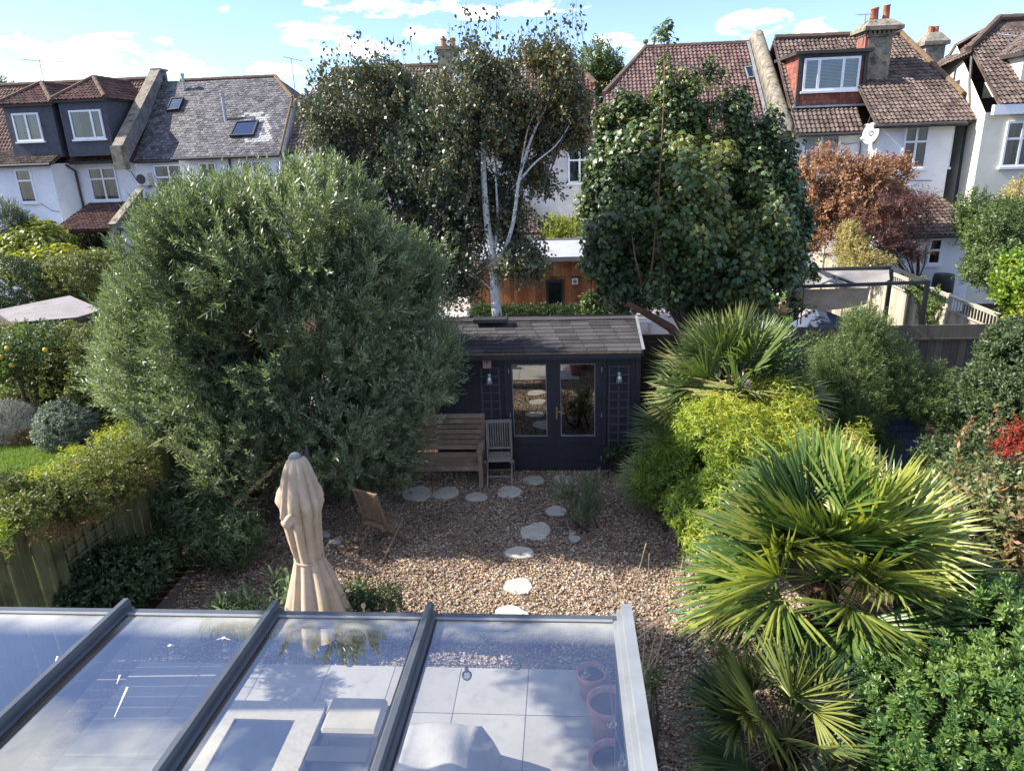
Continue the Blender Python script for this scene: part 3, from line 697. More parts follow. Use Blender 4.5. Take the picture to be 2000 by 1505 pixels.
def ridge(name, a, b, mat, parent, r=.11):
    """half-round ridge tiles from a to b"""
    a = Vector(a); b = Vector(b); L = (b-a).length; n = max(1, int(L/.42)); mb = MB(); d = (b-a)/n
    for i in range(n):
        p0 = a+d*i; p1 = a+d*(i+1.06); mb.tube([p0, p1], [r*1.06, r*.95], 8, r=random.random())
    return mb.build(name, mat, parent)
def window(parent, x0, x1, z0, z1, y, cols=(.5,), transom=None, frame='upvc', inside='curtain', sill=True, fr=.06, side=None, label=None, name='window', cover=(0, 1)):
    """casement window on a wall facing -Y at depth y (or on a wall whose direction is `side`=(origin, along))"""
    if side is None: O = Vector((0, y, 0)); A = Vector((1, 0, 0)); Nn = Vector((0, -1, 0))
    else: O = Vector(side[0]); A = Vector(side[1]).normalized(); Nn = Vector((A.y, -A.x, 0))
    Mx = Matrix((A, -Nn, Vector((0, 0, 1)))).transposed().to_4x4(); Mx = Matrix.Translation(O) @ Mx
    mb = MB(); mb.box(x0+.02, x1-.02, -.022, -.018, z0+.02, z1-.02, M=Mx); w = mb.build(name, M['glass'], parent)
    if label: w['label'] = label
    fb = MB(); d0, d1 = -.055, .0
    fb.box(x0, x1, d0, d1, z0, z0+fr, M=Mx); fb.box(x0, x1, d0, d1, z1-fr, z1, M=Mx)
    fb.box(x0, x0+fr, d0, d1, z0+fr, z1-fr, M=Mx); fb.box(x1-fr, x1, d0, d1, z0+fr, z1-fr, M=Mx)
    xs = [x0]+[x0+(x1-x0)*c for c in cols]+[x1]
    for c in xs[1:-1]: fb.box(c-fr*.6, c+fr*.6, d0, d1, z0+fr, z1-fr, M=Mx)
    if transom:
        zt = z0+(z1-z0)*transom
        for a, b in zip(xs[:-1], xs[1:]):
            fb.box(a+fr*.6+(fr*.4 if a == x0 else 0), b-fr*.6-(fr*.4 if b == x1 else 0), d0+.004, d1, zt-fr*.55, zt+fr*.55, M=Mx)
    fb.build('frame', M[frame], w)
    rb = MB(); rb.box(x0+.02, x1-.02, -.004, -.001, z0+.02, z1-.02, M=Mx); rb.build('dark_interior', M['room'], w)
    if inside:
        cb = MB()
        a = x0+fr+(x1-x0-2*fr)*cover[0]; b = x0+fr+(x1-x0-2*fr)*cover[1]
        if inside == 'curtain':
            for (s0, s1) in ((a, a+(b-a)*.27), (a+(b-a)*.66, b)):
                n = 8; V = []
                for i in range(n+1):
                    u = s0+(s1-s0)*i/n; V += [(u, -.008-.004*(i % 2), z0+.03), (u, -.008-.004*(i % 2), z1-.03)]
                cb.add([Mx @ Vector(p) for p in V], [(2*i, 2*i+2, 2*i+3, 2*i+1) for i in range(n)])
            cb.build('curtain', M['curtain'], w)
        else:
            nb = int((z1-z0)/.05)
            for i in range(nb):
                z = z0+fr+(z1-z0-2*fr)*i/nb; cb.box(a, b, -.012, -.008, z, z+.034, M=Mx)
            cb.build('blind', M['upvc'], w)
    if sill:
        sb = MB(); sb.box(x0-.06, x1+.06, -.10, .0, z0-.07, z0-.002, M=Mx); sb.build('sill', M['upvc' if frame == 'upvc' else frame], w)
    return w
def skylight(parent, poly4, n, frame='dark_frame', label=None):
    """roof window: poly4 lies on the roof plane (bottom-left, bottom-right, top-right, top-left)"""
    P = [Vector(p) for p in poly4]; n = Vector(n).normalized(); c = sum(P, Vector())/4
    mb = MB(); I = [p+(c-p)*.14 for p in P]
    mb.slab([p+n*.11 for p in I], n, .01); w = mb.build('skylight', M['skyglass'], parent)
    bb = MB(); bb.slab([p+n*.085 for p in I], n, .01); bb.build('blind', M['skyback'], w)
    fb = MB()
    for i in range(4):
        j = (i+1) % 4; Q = [P[i], P[j], I[j], I[i]]
        fb.slab([p+n*.14 for p in Q], n, .14)
    fb.build('frame', M[frame], w)
    if label: w['label'] = label
    return w
def aerial(label, base, h, L, nel, rot=0, tilt=0., group=None):
    e = empty('tv_aerial', tuple(base), label, 'aerial', group); mb = MB(); b = Vector(base); t = b+Vector((0, 0, h))
    mb.tube([b, t], .016, 6); mb.build('mast', M['metal'], e)
    mb = MB(); d = Vector((math.cos(rot), math.sin(rot), tilt)).normalized(); s = Vector((-math.sin(rot), math.cos(rot), 0))
    mb.tube([t-d*L*.4, t+d*L*.6], .011, 6)
    for i in range(nel):
        p = t-d*L*.38+d*L*.96*i/(nel-1); k = .16+.02*(i % 2); mb.tube([p-s*k, p+s*k], .006, 4); mb.tube([p-Vector((0, 0, .07)), p+Vector((0, 0, .07))], .006, 4)
    mb.build('antenna', M['metal'], e); return e
def gutter(parent, pts, r=.06):
    mb = MB(); mb.tube(pts, r, 8); return mb.build('gutter', M['gutter'], parent)
def wallbox(parent, x0, x1, y0, y1, z0, z1, mat='render', name='wall'):
    mb = MB(); mb.box(x0, x1, y0, y1, z0, z1); return mb.build(name, M[mat], parent)
def roofz(Y, Y0, z0, s): return z0+(Y-Y0)*s

# ---- house with two slate-hung dormers, far left
h = empty('terraced_house', (-21.5, 31.5, 0), 'white terraced house at far left with two dark grey hipped dormers', 'house')
wallbox(h, -27, -17.45, 29.5, 36, 0, 5.5)
mb = MB(); mb.add([(-27, 28.4, 0), (-20.55, 28.4, 0), (-20.25, 29.5, 0), (-27, 29.5, 0), (-27, 28.4, 5.42), (-20.55, 28.4, 5.42), (-20.25, 29.5, 5.42), (-27, 29.5, 5.42)], [(0, 1, 5, 4), (1, 2, 6, 5), (4, 5, 6, 7), (3, 0, 4, 7)]); mb.build('bay', M['render'], h)
tiled('roof', [(-27, 29.15, 5.48), (-17.35, 29.15, 5.48), (-17.35, 32.4, 8.72), (-27, 32.4, 8.72)], M['tile_red'], h, seed=2)
mb = MB(); mb.slab([(-27, 35.6, 5.6), (-27, 32.4, 8.7), (-17.35, 32.4, 8.7), (-17.35, 35.6, 5.6)], (0, .7, .7), .1); mb.build('rear_roof', M['tile_red'], h)
tiled('bay_roof', [(-27, 28.2, 5.46), (-20.3, 28.2, 5.46), (-20.3, 29.3, 5.98), (-27, 29.3, 5.98)], M['tile_brown'], h, seed=3)
ridge('ridge_tiles', (-27, 32.4, 8.78), (-17.3, 32.4, 8.78), M['ridge'], h, .10)
gutter(h, [(-27, 28.12, 5.40), (-20.35, 28.12, 5.40)]); gutter(h, [(-20.2, 29.08, 5.42), (-17.5, 29.08, 5.42)])
def dormer(x0, x1, yf, z0, z1, zap, win):
    d = MB(); xm = (x0+x1)/2
    yb0 = 29.15+(z0-5.48); yb1 = 29.15+(z1-5.48)+.3
    d.add([(x0, yf, z0), (x1, yf, z0), (x1, yf, z1), (x0, yf, z1), (x0, yb1, z0), (x1, yb1, z0), (x1, yb1, z1), (x0, yb1, z1)], [(0, 1, 2, 3), (1, 5, 6, 2), (4, 0, 3, 7), (0, 4, 5, 1)])
    o = d.build('dormer', M['slate_hung'], h)
    e = .14; a = yf+1.15; yr = 32.3
    L_, R_ = x0-e, x1+e; zz = z1-.02
    tiled('dormer_roof', [(L_, yf-e, zz), (R_, yf-e, zz), (xm, a, zap)], M['tile_red'], o, seed=5)
    tiled('dormer_roof', [(R_, yf-e, zz), (R_, yb1, zz), (xm, yr, zap), (xm, a, zap)], M['tile_red'], o, seed=6)
    tiled('dormer_roof', [(L_, yb1, zz), (L_, yf-e, zz), (xm, a, zap), (xm, yr, zap)], M['tile_red'], o, seed=7)
    for q in ((L_, yf-e, zz+.04), (R_, yf-e, zz+.04)): ridge('hip_tiles', q, (xm, a, zap+.06), M['ridge'], o, .09)
    ridge('hip_tiles', (xm, a, zap+.05), (xm, yr, zap+.05), M['ridge'], o, .09)
    f = MB(); f.box(L_+.02, R_-.02, yf-e+.02, yf+.02, z1-.12, z1-.05); f.build('fascia', M['gutter'], o)
    window(o, *win, yf, cols=(.5,) if win[1]-win[0] < 1.2 else (.68,), inside='curtain', fr=.07)
dormer(-22.22, -20.18, 28.75, 5.66, 7.72, 8.50, (-21.92, -20.80, 6.30, 7.36))
dormer(-19.90, -17.98, 28.75, 5.66, 7.80, 8.62, (-19.52, -18.20, 6.30, 7.38))
window(h, -22.10, -21.42, 3.95, 5.25, 28.4, cols=(), transom=.66)
window(h, -19.75, -18.56, 3.88, 5.20, 29.5, cols=(.5,), transom=.66)
mb = MB(); mb.tube([(-20.35, 29.05, 5.35), (-20.22, 29.38, 5.1), (-20.22, 29.40, 2.9)], .045, 8); mb.build('drainpipe', M['gutter'], h)
mb = MB(); mb.tube([(-21.3, 28.38, 3.9), (-20.9, 28.38, 3.6), (-20.6, 28.39, 3.55)], .010, 5); mb.tube([(-18.5, 29.48, 5.3), (-17.9, 29.48, 5.0), (-17.5, 29.48, 4.2), (-17.5, 29.48, 3.9)], .012, 5); mb.build('cable', M['gutter'], h)
# its single-storey glazed extension
e = empty('garden_room_extension', (-18.3, 27.6, 0), 'glazed single-storey extension with red tiled lean-to roof below the dormered white house', 'extension')
wallbox(e, -19.35, -19.12, 26.6, 29.48, 0, 3.0); wallbox(e, -17.50, -17.12, 26.55, 29.48, 0, 3.0)
tiled('roof', [(-19.45, 26.3, 3.0), (-17.22, 26.3, 3.0), (-17.22, 29.45, 3.78), (-19.9, 29.45, 3.78)], M['tile_red'], e, seed=11)
window(e, -19.1, -17.52, .9, 2.9, 26.7, cols=(.45, .78), transom=.6, frame='dark_frame', inside=None, sill=False, name='glazing')
wallbox(e, -19.12, -17.5, 26.72, 29.4, 0, .95, 'dark_frame', 'low_wall')
# lean-to glass roof and trellis at the far left edge
e = empty('glass_lean_to', (-20.6, 26.6, 0), 'small glass lean-to with sloping panes against the bay at the far left', 'lean-to')
mb = MB(); mb.slab([(-22.5, 26.0, 2.45), (-19.9, 26.0, 2.45), (-20.9, 28.3, 3.15), (-22.5, 28.3, 3.15)], (0, -.3, .95), .03); mb.build('glass_roof', M['skyglass'], e)
mb = MB()
for x in (-22.4, -21.6, -20.8, -20.0): mb.bar((x, 26.0, 2.5), (min(x, -20.95), 28.3, 3.2), .05, .05)
mb.build('frame', M['dark_frame'], e)
wallbox(e, -22.5, -20.0, 26.05, 28.3, 0, 2.4, 'render', 'wall')

# ---- slate-roofed house
h = empty('terraced_house', (-14.2, 31.5, 0), 'white terraced house with weathered grey slate roof, two skylights and a zinc flue', 'house')
wallbox(h, -17.45, -11.0, 29.1, 35.4, 0, 5.45)
wallbox(h, -15.2, -11.05, 28.4, 29.1, 0, 5.60, name='bay')
s2 = 1.0
E0, E1, R0, R1 = (-17.3, 28.95, 5.46), (-10.92, 28.25, 5.60), (-16.5, 32.2, 8.62), (-12.3, 32.2, 8.62)
def patch(u, v, g): return abs(u-2.9+.35*(v-1.9)) < .55 and .75 < v < 2.75 and g.uniform() < .8
tiled('roof', [(-15.25, 28.1, 5.50), (-10.95, 28.1, 5.50), (-11.2, 30.9, 7.62), (-12.3, 32.2, 8.62), (-15.25, 32.2, 8.62)], M['slate'], h, 'slate', .165, .15, .018, 12, patch)
tiled('roof', [(-17.32, 28.95, 5.46), (-15.25, 28.95, 5.46), (-15.25, 32.2, 8.62), (-17.32, 32.2, 8.62)], M['slate'], h, 'slate', .165, .15, .018, 13)
mb = MB(); mb.slab([(-17.4, 35.5, 5.5), (-17.4, 32.2, 8.6), (-12.3, 32.2, 8.6), (-11.2, 33.4, 7.6), (-11.2, 35.5, 5.5)], (0, .7, .7), .1); mb.build('rear_roof', M['slate'], h)
tiled('hip_roof', [(-11.2, 30.9, 7.60), (-11.2, 33.4, 7.60), (-12.3, 32.2, 8.62)], M['slate'], h, 'slate', .165, .15, .018, 14)
mb = MB(); mb.add([(-11.0, 28.4, 0), (-11.0, 35.4, 0), (-11.0, 35.4, 5.5), (-11.22, 33.4, 7.58), (-11.22, 30.9, 7.58), (-11.0, 28.4, 5.6)], [(0, 1, 2, 3, 4, 5)]); mb.build('gable_wall', M['dashed'], h)
ridge('ridge_tiles', R0, R1, M['ridge'], h, .09)
ridge('hip_tiles', R1, (-11.2, 30.9, 7.66), M['lichen'], h, .085); ridge('verge_tiles', (-11.2, 30.9, 7.64), (-10.97, 28.2, 5.56), M['lichen'], h, .05)
mb = MB(); mb.tube([(-11.05, 30.75, 7.75), (-10.98, 30.75, 6.4)], .06, 8); mb.build('vent_pipe', M['lichen'], h)
# parapet between the two houses
mb = MB(); mb.add([(-17.65, 28.3, 5.2), (-17.35, 28.3, 5.2), (-17.35, 28.3, 5.95), (-17.65, 28.3, 5.95), (-17.65, 32.1, 8.2), (-17.35, 32.1, 8.2), (-17.35, 32.1, 9.05), (-17.65, 32.1, 9.05), (-17.65, 32.7, 8.2), (-17.35, 32.7, 8.2), (-17.35, 32.7, 9.05), (-17.65, 32.7, 9.05)],
    [(0, 1, 2, 3), (1, 5, 6, 2), (4, 0, 3, 7), (3, 2, 6, 7), (5, 9, 10, 6), (8, 4, 7, 11), (7, 6, 10, 11), (9, 8, 11, 10)]); pp = mb.build('parapet', M['block'], h)
mb = MB(); mb.slab([(-17.72, 28.2, 5.98), (-17.28, 28.2, 5.98), (-17.28, 32.1, 9.12), (-17.72, 32.1, 9.12)], (0, -.6, .8), .05); mb.box(-17.72, -17.28, 32.05, 32.75, 9.06, 9.14); mb.build('coping', M['stone'], pp)
mb = MB(); mb.box(-17.72, -17.28, 28.1, 28.5, 5.1, 6.0); mb.build('kneeler', M['stone'], pp)
nn = (0, -s2, 1)
def onroof(px, py, Y0=28.1, z0=5.50, s=.761):
    d = ray(px, py); t = (z0-CAMH-Y0*s)/(d[2]-d[1]*s); return np.array([0, 0, CAMH])+d*t
skylight(h, [onroof(450, 270), onroof(497, 268), onroof(507, 239), onroof(463, 242)], (0, -.6, .8), label='roof window tilted open, lower right of the slate roof')
skylight(h, [onroof(327, 220, 28.95, 5.46, .972), onroof(352, 217, 28.95, 5.46, .972), onroof(361, 194, 28.95, 5.46, .972), onroof(338, 195, 28.95, 5.46, .972)], (0, -.7, .7), label='narrow green roof window beside the parapet')
p = Vector(onroof(441, 235)); mb = MB(); mb.tube([p-Vector((0, 0, .1)), p+Vector((0, 0, .95))], .065, 10); mb.tube([p+Vector((0, 0, .93)), p+Vector((0, 0, 1.02))], .095, 10); mb.build('flue', M['pipe'], h)
p = Vector(onroof(360, 172)); mb = MB(); mb.tube([p-Vector((0, 0, .1)), p+Vector((0, 0, .5))], .06, 10); mb.tube([p+Vector((0, 0, .48)), p+Vector((0, 0, .58))], .085, 10); mb.build('flue', M['pipe'], h)
gutter(h, [(-17.35, 28.9, 5.36), (-15.25, 28.9, 5.36)]); gutter(h, [(-15.3, 28.05, 5.42), (-10.95, 28.05, 5.42)])
window(h, -16.66, -15.42, 3.95, 5.22, 29.1, cols=(.5,), transom=.62)
window(h, -14.40, -13.70, 3.8, 5.25, 28.4, cols=(.5,), transom=.62, inside=None)
window(h, -12.72, -11.75, 3.9, 5.25, 28.4, cols=(.5,), transom=.62)
mb = MB(); mb.tube([(-13.1, 28.33, 5.4), (-13.1, 28.33, 2.5)], .045, 8); mb.build('drainpipe', M['gutter'], h)
# low party wall stepping down between the extensions
o = MB(); o.slab([(-17.15, 26.1, 3.2), (-16.85, 26.1, 3.2), (-16.85, 28.35, 4.35), (-17.15, 28.35, 4.35)], (0, -.45, .9), .07); o.slab([(-17.1, 26.15, 3.12), (-16.9, 26.15, 3.12), (-16.9, 28.35, 4.28), (-17.1, 28.35, 4.28)], (0, 0, 1), 3.1)
o = o.build('party_wall', M['stone']); props(o, 'weathered sloping party wall stepping down beside the glazed extension', 'wall')
e = empty('slate_lean_to', (-15.5, 27.3, 0), 'single-storey lean-to with dark slate roof right of the sloping party wall', 'extension')
wallbox(e, -16.88, -13.2, 26.4, 28.38, 0, 2.95); tiled('roof', [(-16.85, 26.2, 3.0), (-13.1, 26.2, 3.0), (-13.1, 28.38, 4.0), (-16.85, 28.38, 4.0)], M['slate'], e, 'slate', .165, .15, .018, 17)
# air-conditioning unit on the slate house
e = empty('air_conditioner', (-17.0, 28.9, 4.42), 'white air-conditioning unit with a round black fan on the wall under the slate roof', 'air conditioner')
mb = MB(); mb.box(-17.25, -16.80, 28.72, 29.08, 4.45, 4.95, bev=.02); mb.build('case', M['acwhite'], e)
mb = MB(); mb.tube([(-17.08, 28.70, 4.70), (-17.08, 28.725, 4.70)], .19, 20); mb.build('fan_grille', M['black_plastic'], e)
mb = MB(); mb.box(-17.2, -16.85, 28.75, 29.1, 4.38, 4.445); mb.build('bracket', M['metal'], e)
aerial('long thin television aerial above the left dormered house', (-21.5, 30.5, 8.3), 1.15, 1.7, 12, .1, -.08, 'television aerials on the roofs')
aerial('small television aerial beside the top of the slate roof, left of the birch', (-11.55, 32.3, 8.1), 1.2, .8, 7, 0.0, -.25, 'television aerials on the roofs')

# ---- middle house behind the birches
h = empty('semi_detached_house', (-4.8, 31.5, 0), 'white semi-detached house with dark brown tiled roof, mostly hidden behind the birches', 'house')
wallbox(h, -10.6, 1.06, 29.0, 36, 0, 5.5, 'dashed')
wallbox(h, -10.75, -9.0, 28.3, 29.0, 0, 5.4, name='bay')
yr = 32.6; zr = 8.75
tiled('roof', [(-10.9, 28.75, 5.52), (-1.5, 28.75, 5.52), (-1.5, yr, zr), (-9.9, yr, zr), (-10.9, 31.2, 7.6)], M['tile_brown'], h, seed=21)
tiled('roof', [(-1.5, 28.75, 5.52), (1.25, 28.75, 5.52), (1.25, 31.3, 7.7), (.3, yr, zr), (-1.5, yr, zr)], M['tile_red'], h, seed=22)
mb = MB(); mb.slab([(1.2, 36, 5.6), (-10.9, 36, 5.6), (-10.0, yr, zr), (.3, yr, zr)], (0, .7, .7), .1); mb.build('rear_roof', M['tile_brown'], h)
ridge('ridge_tiles', (-9.9, yr, zr+.06), (.3, yr, zr+.06), M['ridge'], h); ridge('hip_tiles', (.3, yr, zr+.05), (1.25, 31.3, 7.75), M['ridge'], h)
mb = MB(); mb.box(-5.25, -4.45, 32.2, 33.0, 8.2, 9.35); mb.box(-5.33, -4.37, 32.12, 33.08, 9.35, 9.47); c = mb.build('chimney', M['stone'], h)
for x in (-5.05, -4.65): 
    mb = MB(); mb.lathe((x, 32.6, 9.46), [(.12, 0), (.11, .3), (.13, .32), (.13, .36), (.09, .36), (.09, .1)], 12); mb.build('chimney_pot', M['pot_red'], c)
mb = MB(); mb.add([(-4.9, 30.6, 7.1), (-3.7, 30.6, 7.1), (-4.3, 30.6, 8.25), (-4.9, 32.3, 7.1), (-3.7, 32.3, 7.1), (-4.3, 32.3, 8.25)], [(0, 1, 2), (1, 4, 5, 2), (3, 0, 2, 5)]); mb.build('gablet', M['render'], h)
window(h, -1.25, -.75, 3.8, 4.75, 29.0, cols=(), inside=None); window(h, .12, 1.0, 4.0, 5.4, 29.0, cols=(.5,), transom=.6)
window(h, -10.6, -9.9, 4.1, 5.2, 28.3, cols=(.5,), transom=.6); window(h, -7.6, -6.2, 3.9, 5.2, 29.0, cols=(.5,), transom=.6); window(h, -4.4, -3.2, 3.9, 5.2, 29.0, cols=(.5,), transom=.6)
gutter(h, [(-10.9, 28.68, 5.42), (1.25, 28.68, 5.42)]); mb = MB(); mb.tube([(1.15, 28.9, 5.4), (1.15, 28.9, .2)], .05, 8); mb.build('drainpipe', M['gutter'], h)
e = empty('lean_to_extension', (-1.5, 27.5, 0), 'low rendered lean-to with sloping grey edge behind the cedar garden room', 'extension')
wallbox(e, -3.2, -.2, 26.4, 28.98, 0, 2.4, 'cream'); tiled('roof', [(-3.3, 26.3, 2.42), (-.5, 26.3, 2.42), (-1.6, 28.98, 3.3), (-3.3, 28.98, 3.3)], M['tile_brown'], e, seed=25)
mb = MB(); mb.bar((-.5, 26.3, 2.5), (-1.7, 28.9, 3.4), .12, .10); mb.bar((-.5, 26.3, 2.5), (-.9, 26.3, 1.9), .12, .10, up=(0, 1, 0)); mb.build('verge', M['gutter'], e)

# ---- right-hand pair: hipped roof with skylight
h = empty('semi_detached_house', (4.4, 30.0, 0), 'white house with broad faded red pantile roof and one small skylight, behind the sycamore', 'house')
wallbox(h, 1.75, 7.6, 27.4, 34, 0, 5.62)
tiled('roof', [(1.3, 27.1, 5.62), (7.62, 27.1, 5.62), (7.62, 31.0, 8.86), (3.2, 31.0, 8.86), (1.5, 28.9, 7.15)], M['tile_pink'], h, seed=31)
mb = MB(); mb.slab([(7.6, 34.6, 5.6), (1.3, 34.6, 5.6), (3.2, 31.0, 8.84), (7.6, 31.0, 8.84)], (0, .7, .7), .1); mb.add([(1.3, 27.1, 5.5), (1.5, 28.9, 7.1), (3.2, 31, 8.8), (1.3, 34.6, 5.5)], [(0, 1, 2, 3)]); mb.build('rear_roof', M['tile_pink'], h)
ridge('ridge_tiles', (3.2, 31.0, 8.92), (7.5, 31.0, 8.92), M['ridge'], h); ridge('hip_tiles', (3.2, 31.0, 8.9), (1.5, 28.9, 7.2), M['ridge'], h)
mb = MB(); mb.lathe((3.2, 31.0, 8.95), [(.09, 0), (.05, .1), (.11, .18), (.10, .26), (.0, .30)], 10); mb.build('finial', M['stone'], h)
def onroof4(px, py): return onroof(px, py, 27.1, 5.62, 3.24/3.9)
skylight(h, [onroof4(1460, 158), onroof4(1482, 155), onroof4(1476, 134), onroof4(1453, 136)], (0, -.64, .77), 'grey_frame')
gutter(h, [(1.3, 27.05, 5.55), (7.6, 27.05, 5.55)])
window(h, 2.6, 3.8, 4.0, 5.3, 27.4, cols=(.5,), transom=.6); window(h, 5.9, 7.1, 4.0, 5.3, 27.4, cols=(.5,), transom=.6)
# parapet with rounded weathered top
mb = MB(); nseg = 8; V = []
for (y, z, zt) in ((25.8, 5.0, 5.62), (25.9, 5.2, 5.95), (27.5, 6.0, 7.05), (29.3, 7.4, 8.35), (30.3, 8.2, 9.05), (30.7, 8.4, 9.35), (31.1, 8.4, 9.25)):
    for k in range(nseg+1):
        t = math.pi*k/nseg; V.append((7.42-.22*math.cos(t), y, zt-.18+.18*math.sin(t)))
    V.append((7.64, y, z)); V.append((7.20, y, z))
n_ = nseg+3; Fv = [(i*n_+k, i*n_+(k+1) % n_, (i+1)*n_+(k+1) % n_, (i+1)*n_+k) for i in range(6) for k in range(n_)]+[tuple(range(n_))]
mb.add(V, Fv); mb.build('parapet', M['stone'], h, smooth=True)
mb = MB(); mb.bar((7.12, 27.2, 5.95), (7.12, 30.9, 8.95), .10, .05); mb.build('lead_flashing', M['pipe'], h)

# ---- right-hand pair: dormer, chimney and bay
h = empty('semi_detached_house', (10.4, 29.5, 0), 'white semi-detached house with brown tiled roof, boxy dormer, tall rendered chimney and corner bay', 'house')
wallbox(h, 7.64, 12.6, 26.0, 33, 0, 5.5)
mb = MB(); mb.add([(9.95, 26.0, 0), (10.05, 25.0, 0), (12.35, 25.0, 0), (12.75, 26.0, 0), (9.95, 26.0, 5.72), (10.05, 25.0, 5.72), (12.35, 25.0, 5.72), (12.75, 26.0, 5.72)], [(0, 1, 5, 4), (1, 2, 6, 5), (2, 3, 7, 6), (4, 5, 6, 7)]); mb.build('bay', M['render'], h)
zs = (8.82-5.55)/(29.3-25.6)
tiled('roof', [(7.64, 25.6, 5.52), (9.8, 25.6, 5.52), (9.8, 29.3, 8.80), (7.64, 29.3, 8.80)], M['tile_brown'], h, seed=33)
tiled('roof', [(9.8, 24.6, 5.70), (12.85, 24.6, 5.70), (12.75, 26.6, 6.98), (12.1, 29.2, 8.74), (9.8, 29.3, 8.80)], M['tile_brown'], h, seed=34)
mb = MB(); mb.slab([(12.8, 33.4, 5.6), (7.64, 33.4, 5.6), (7.64, 29.3, 8.78), (12.1, 29.2, 8.74)], (0, .7, .7), .1); mb.add([(12.85, 24.6, 5.6), (12.85, 33.4, 5.6), (12.1, 29.2, 8.7), (12.75, 26.6, 6.9)], [(0, 1, 2, 3)]); mb.build('rear_roof', M['tile_brown'], h)
ridge('ridge_tiles', (7.7, 29.3, 8.86), (12.1, 29.2, 8.82), M['ridge'], h); ridge('hip_tiles', (12.1, 29.2, 8.82), (12.88, 25.8, 6.55), M['lichen'], h, .09)
gutter(h, [(7.7, 25.55, 5.44), (9.75, 25.55, 5.44)]); gutter(h, [(9.7, 24.5, 5.62), (12.45, 24.5, 5.62), (12.95, 25.3, 5.62)], .07)
d = MB(); d.add([(7.86, 26.55, 6.42), (9.98, 26.55, 6.42), (9.98, 26.55, 7.98), (7.86, 26.55, 7.98), (7.86, 28.8, 6.42), (9.98, 28.8, 6.42), (9.98, 28.8, 7.98), (7.86, 28.8, 7.98)], [(0, 1, 2, 3), (1, 5, 6, 2), (4, 0, 3, 7)])
do = d.build('dormer', M['redbrick'], h)
mb = MB(); g_ = np.random.default_rng(4)
for r in range(9):
    z = 6.44+r*.17; y1 = 25.6+(z-5.52)/.886+.3
    k = 0; y = 26.55-(.08 if r % 2 else 0)
    while y < y1+.2: mb.box(7.835, 7.86, max(y, 26.56), y+.155, z, z+.18, r=g_.uniform(0, 1)); y += .165
for r in range(2):
    x = 7.86-(.08 if r else 0)
    while x < 9.9: mb.box(max(x, 7.86), min(x+.155, 9.98), 26.525, 26.549, 6.40+r*.17, 6.58+r*.17, r=g_.uniform(0, 1)); x += .165
mb.build('hung_tiles', M['redbrick'], do)
mb = MB(); mb.box(7.66, 10.15, 26.35, 29.0, 7.98, 8.08); mb.build('flat_roof', M['gutter'], do); mb = MB(); mb.box(7.80, 7.90, 26.46, 26.56, 6.4, 7.97); mb.box(9.93, 10.03, 26.46, 26.56, 6.4, 7.97); mb.box(7.90, 9.93, 26.48, 26.56, 7.86, 7.97); mb.build('corner_boards', M['gutter'], do)
window(do, 7.98, 9.80, 6.84, 7.86, 26.5, cols=(.27, .70), transom=None, inside='blind', fr=.075)
mb = MB(); mb.box(7.7, 10.1, 26.35, 26.50, 6.32, 6.38); mb.build('lead_flashing', M['pipe'], do)
mb = MB(); mb.box(10.06, 10.82, 26.7, 27.5, 6.4, 8.45); mb.box(10.0, 10.88, 26.64, 27.56, 8.45, 8.53)
c = mb.build('chimney', M['stone'], h)
mb = MB()
for i in range(6): mb.box(10.02+.145*i, 10.10+.145*i, 26.60, 26.66, 8.50, 8.62); mb.box(9.93, 9.99, 26.7+.14*i, 26.78+.14*i, 8.50, 8.62)
mb.add([(9.82, 26.45, 8.62), (11.06, 26.45, 8.62), (11.06, 27.75, 8.62), (9.82, 27.75, 8.62), (9.82, 26.45, 8.74), (11.06, 26.45, 8.74), (11.06, 27.75, 8.74), (9.82, 27.75, 8.74), (10.1, 26.8, 8.98), (10.78, 26.8, 8.98), (10.78, 27.4, 8.98), (10.1, 27.4, 8.98)],
    [(0, 1, 5, 4), (1, 2, 6, 5), (2, 3, 7, 6), (3, 0, 4, 7), (4, 5, 9, 8), (5, 6, 10, 9), (6, 7, 11, 10), (7, 4, 8, 11), (8, 9, 10, 11), (3, 2, 1, 0)]); mb.build('chimney_cap', M['stone'], c)
mb = MB(); mb.box(9.97, 10.06, 26.72, 27.48, 8.0, 8.62); mb.build('brick_patch', M['redbrick'], c)
for (x, y, hh) in ((10.22, 26.95, .36), (10.36, 27.2, .42), (10.66, 27.05, .46)):
    mb = MB(); mb.lathe((x, y, 8.96), [(.115, 0), (.10, hh-.04), (.115, hh-.03), (.115, hh), (.08, hh), (.08, .1)], 14); mb.build('chimney_pot', M['pot_red'], c, smooth=True)
window(h, 8.02, 9.22, 4.1, 5.46, 26.0, cols=(.5,), transom=.62, inside='blind'); window(h, 10.86, 11.62, 4.30, 5.62, 25.0, cols=(.5,), transom=.62)
window(h, .12, .78, 4.30, 5.62, 0, cols=(.5,), transom=.62, side=((12.35, 25.0, 0), (.4, 1.0, 0)), inside=None)
e = empty('satellite_dish', (9.95, 25.3, 5.1), 'white satellite dish on an arm at the left corner of the bay', 'satellite dish')
cx, cy, cz = 9.88, 25.15, 5.42; mb = MB(); dn = Vector((-.75, -.62, .25)).normalized(); a = dn.cross(Vector((0, 0, 1))).normalized(); b = a.cross(dn)
V = [(Vector((cx, cy, cz))-dn*.06)]; F = []
for i in range(1, 5):
    for k in range(20): t = 2*math.pi*k/20; rr = .34*i/4; V.append(Vector((cx, cy, cz))+(a*math.cos(t)*.8+b*math.sin(t))*rr+dn*(-.06+.10*(i/4)**2))
for k in range(20): F.append((0, 1+k, 1+(k+1) % 20))
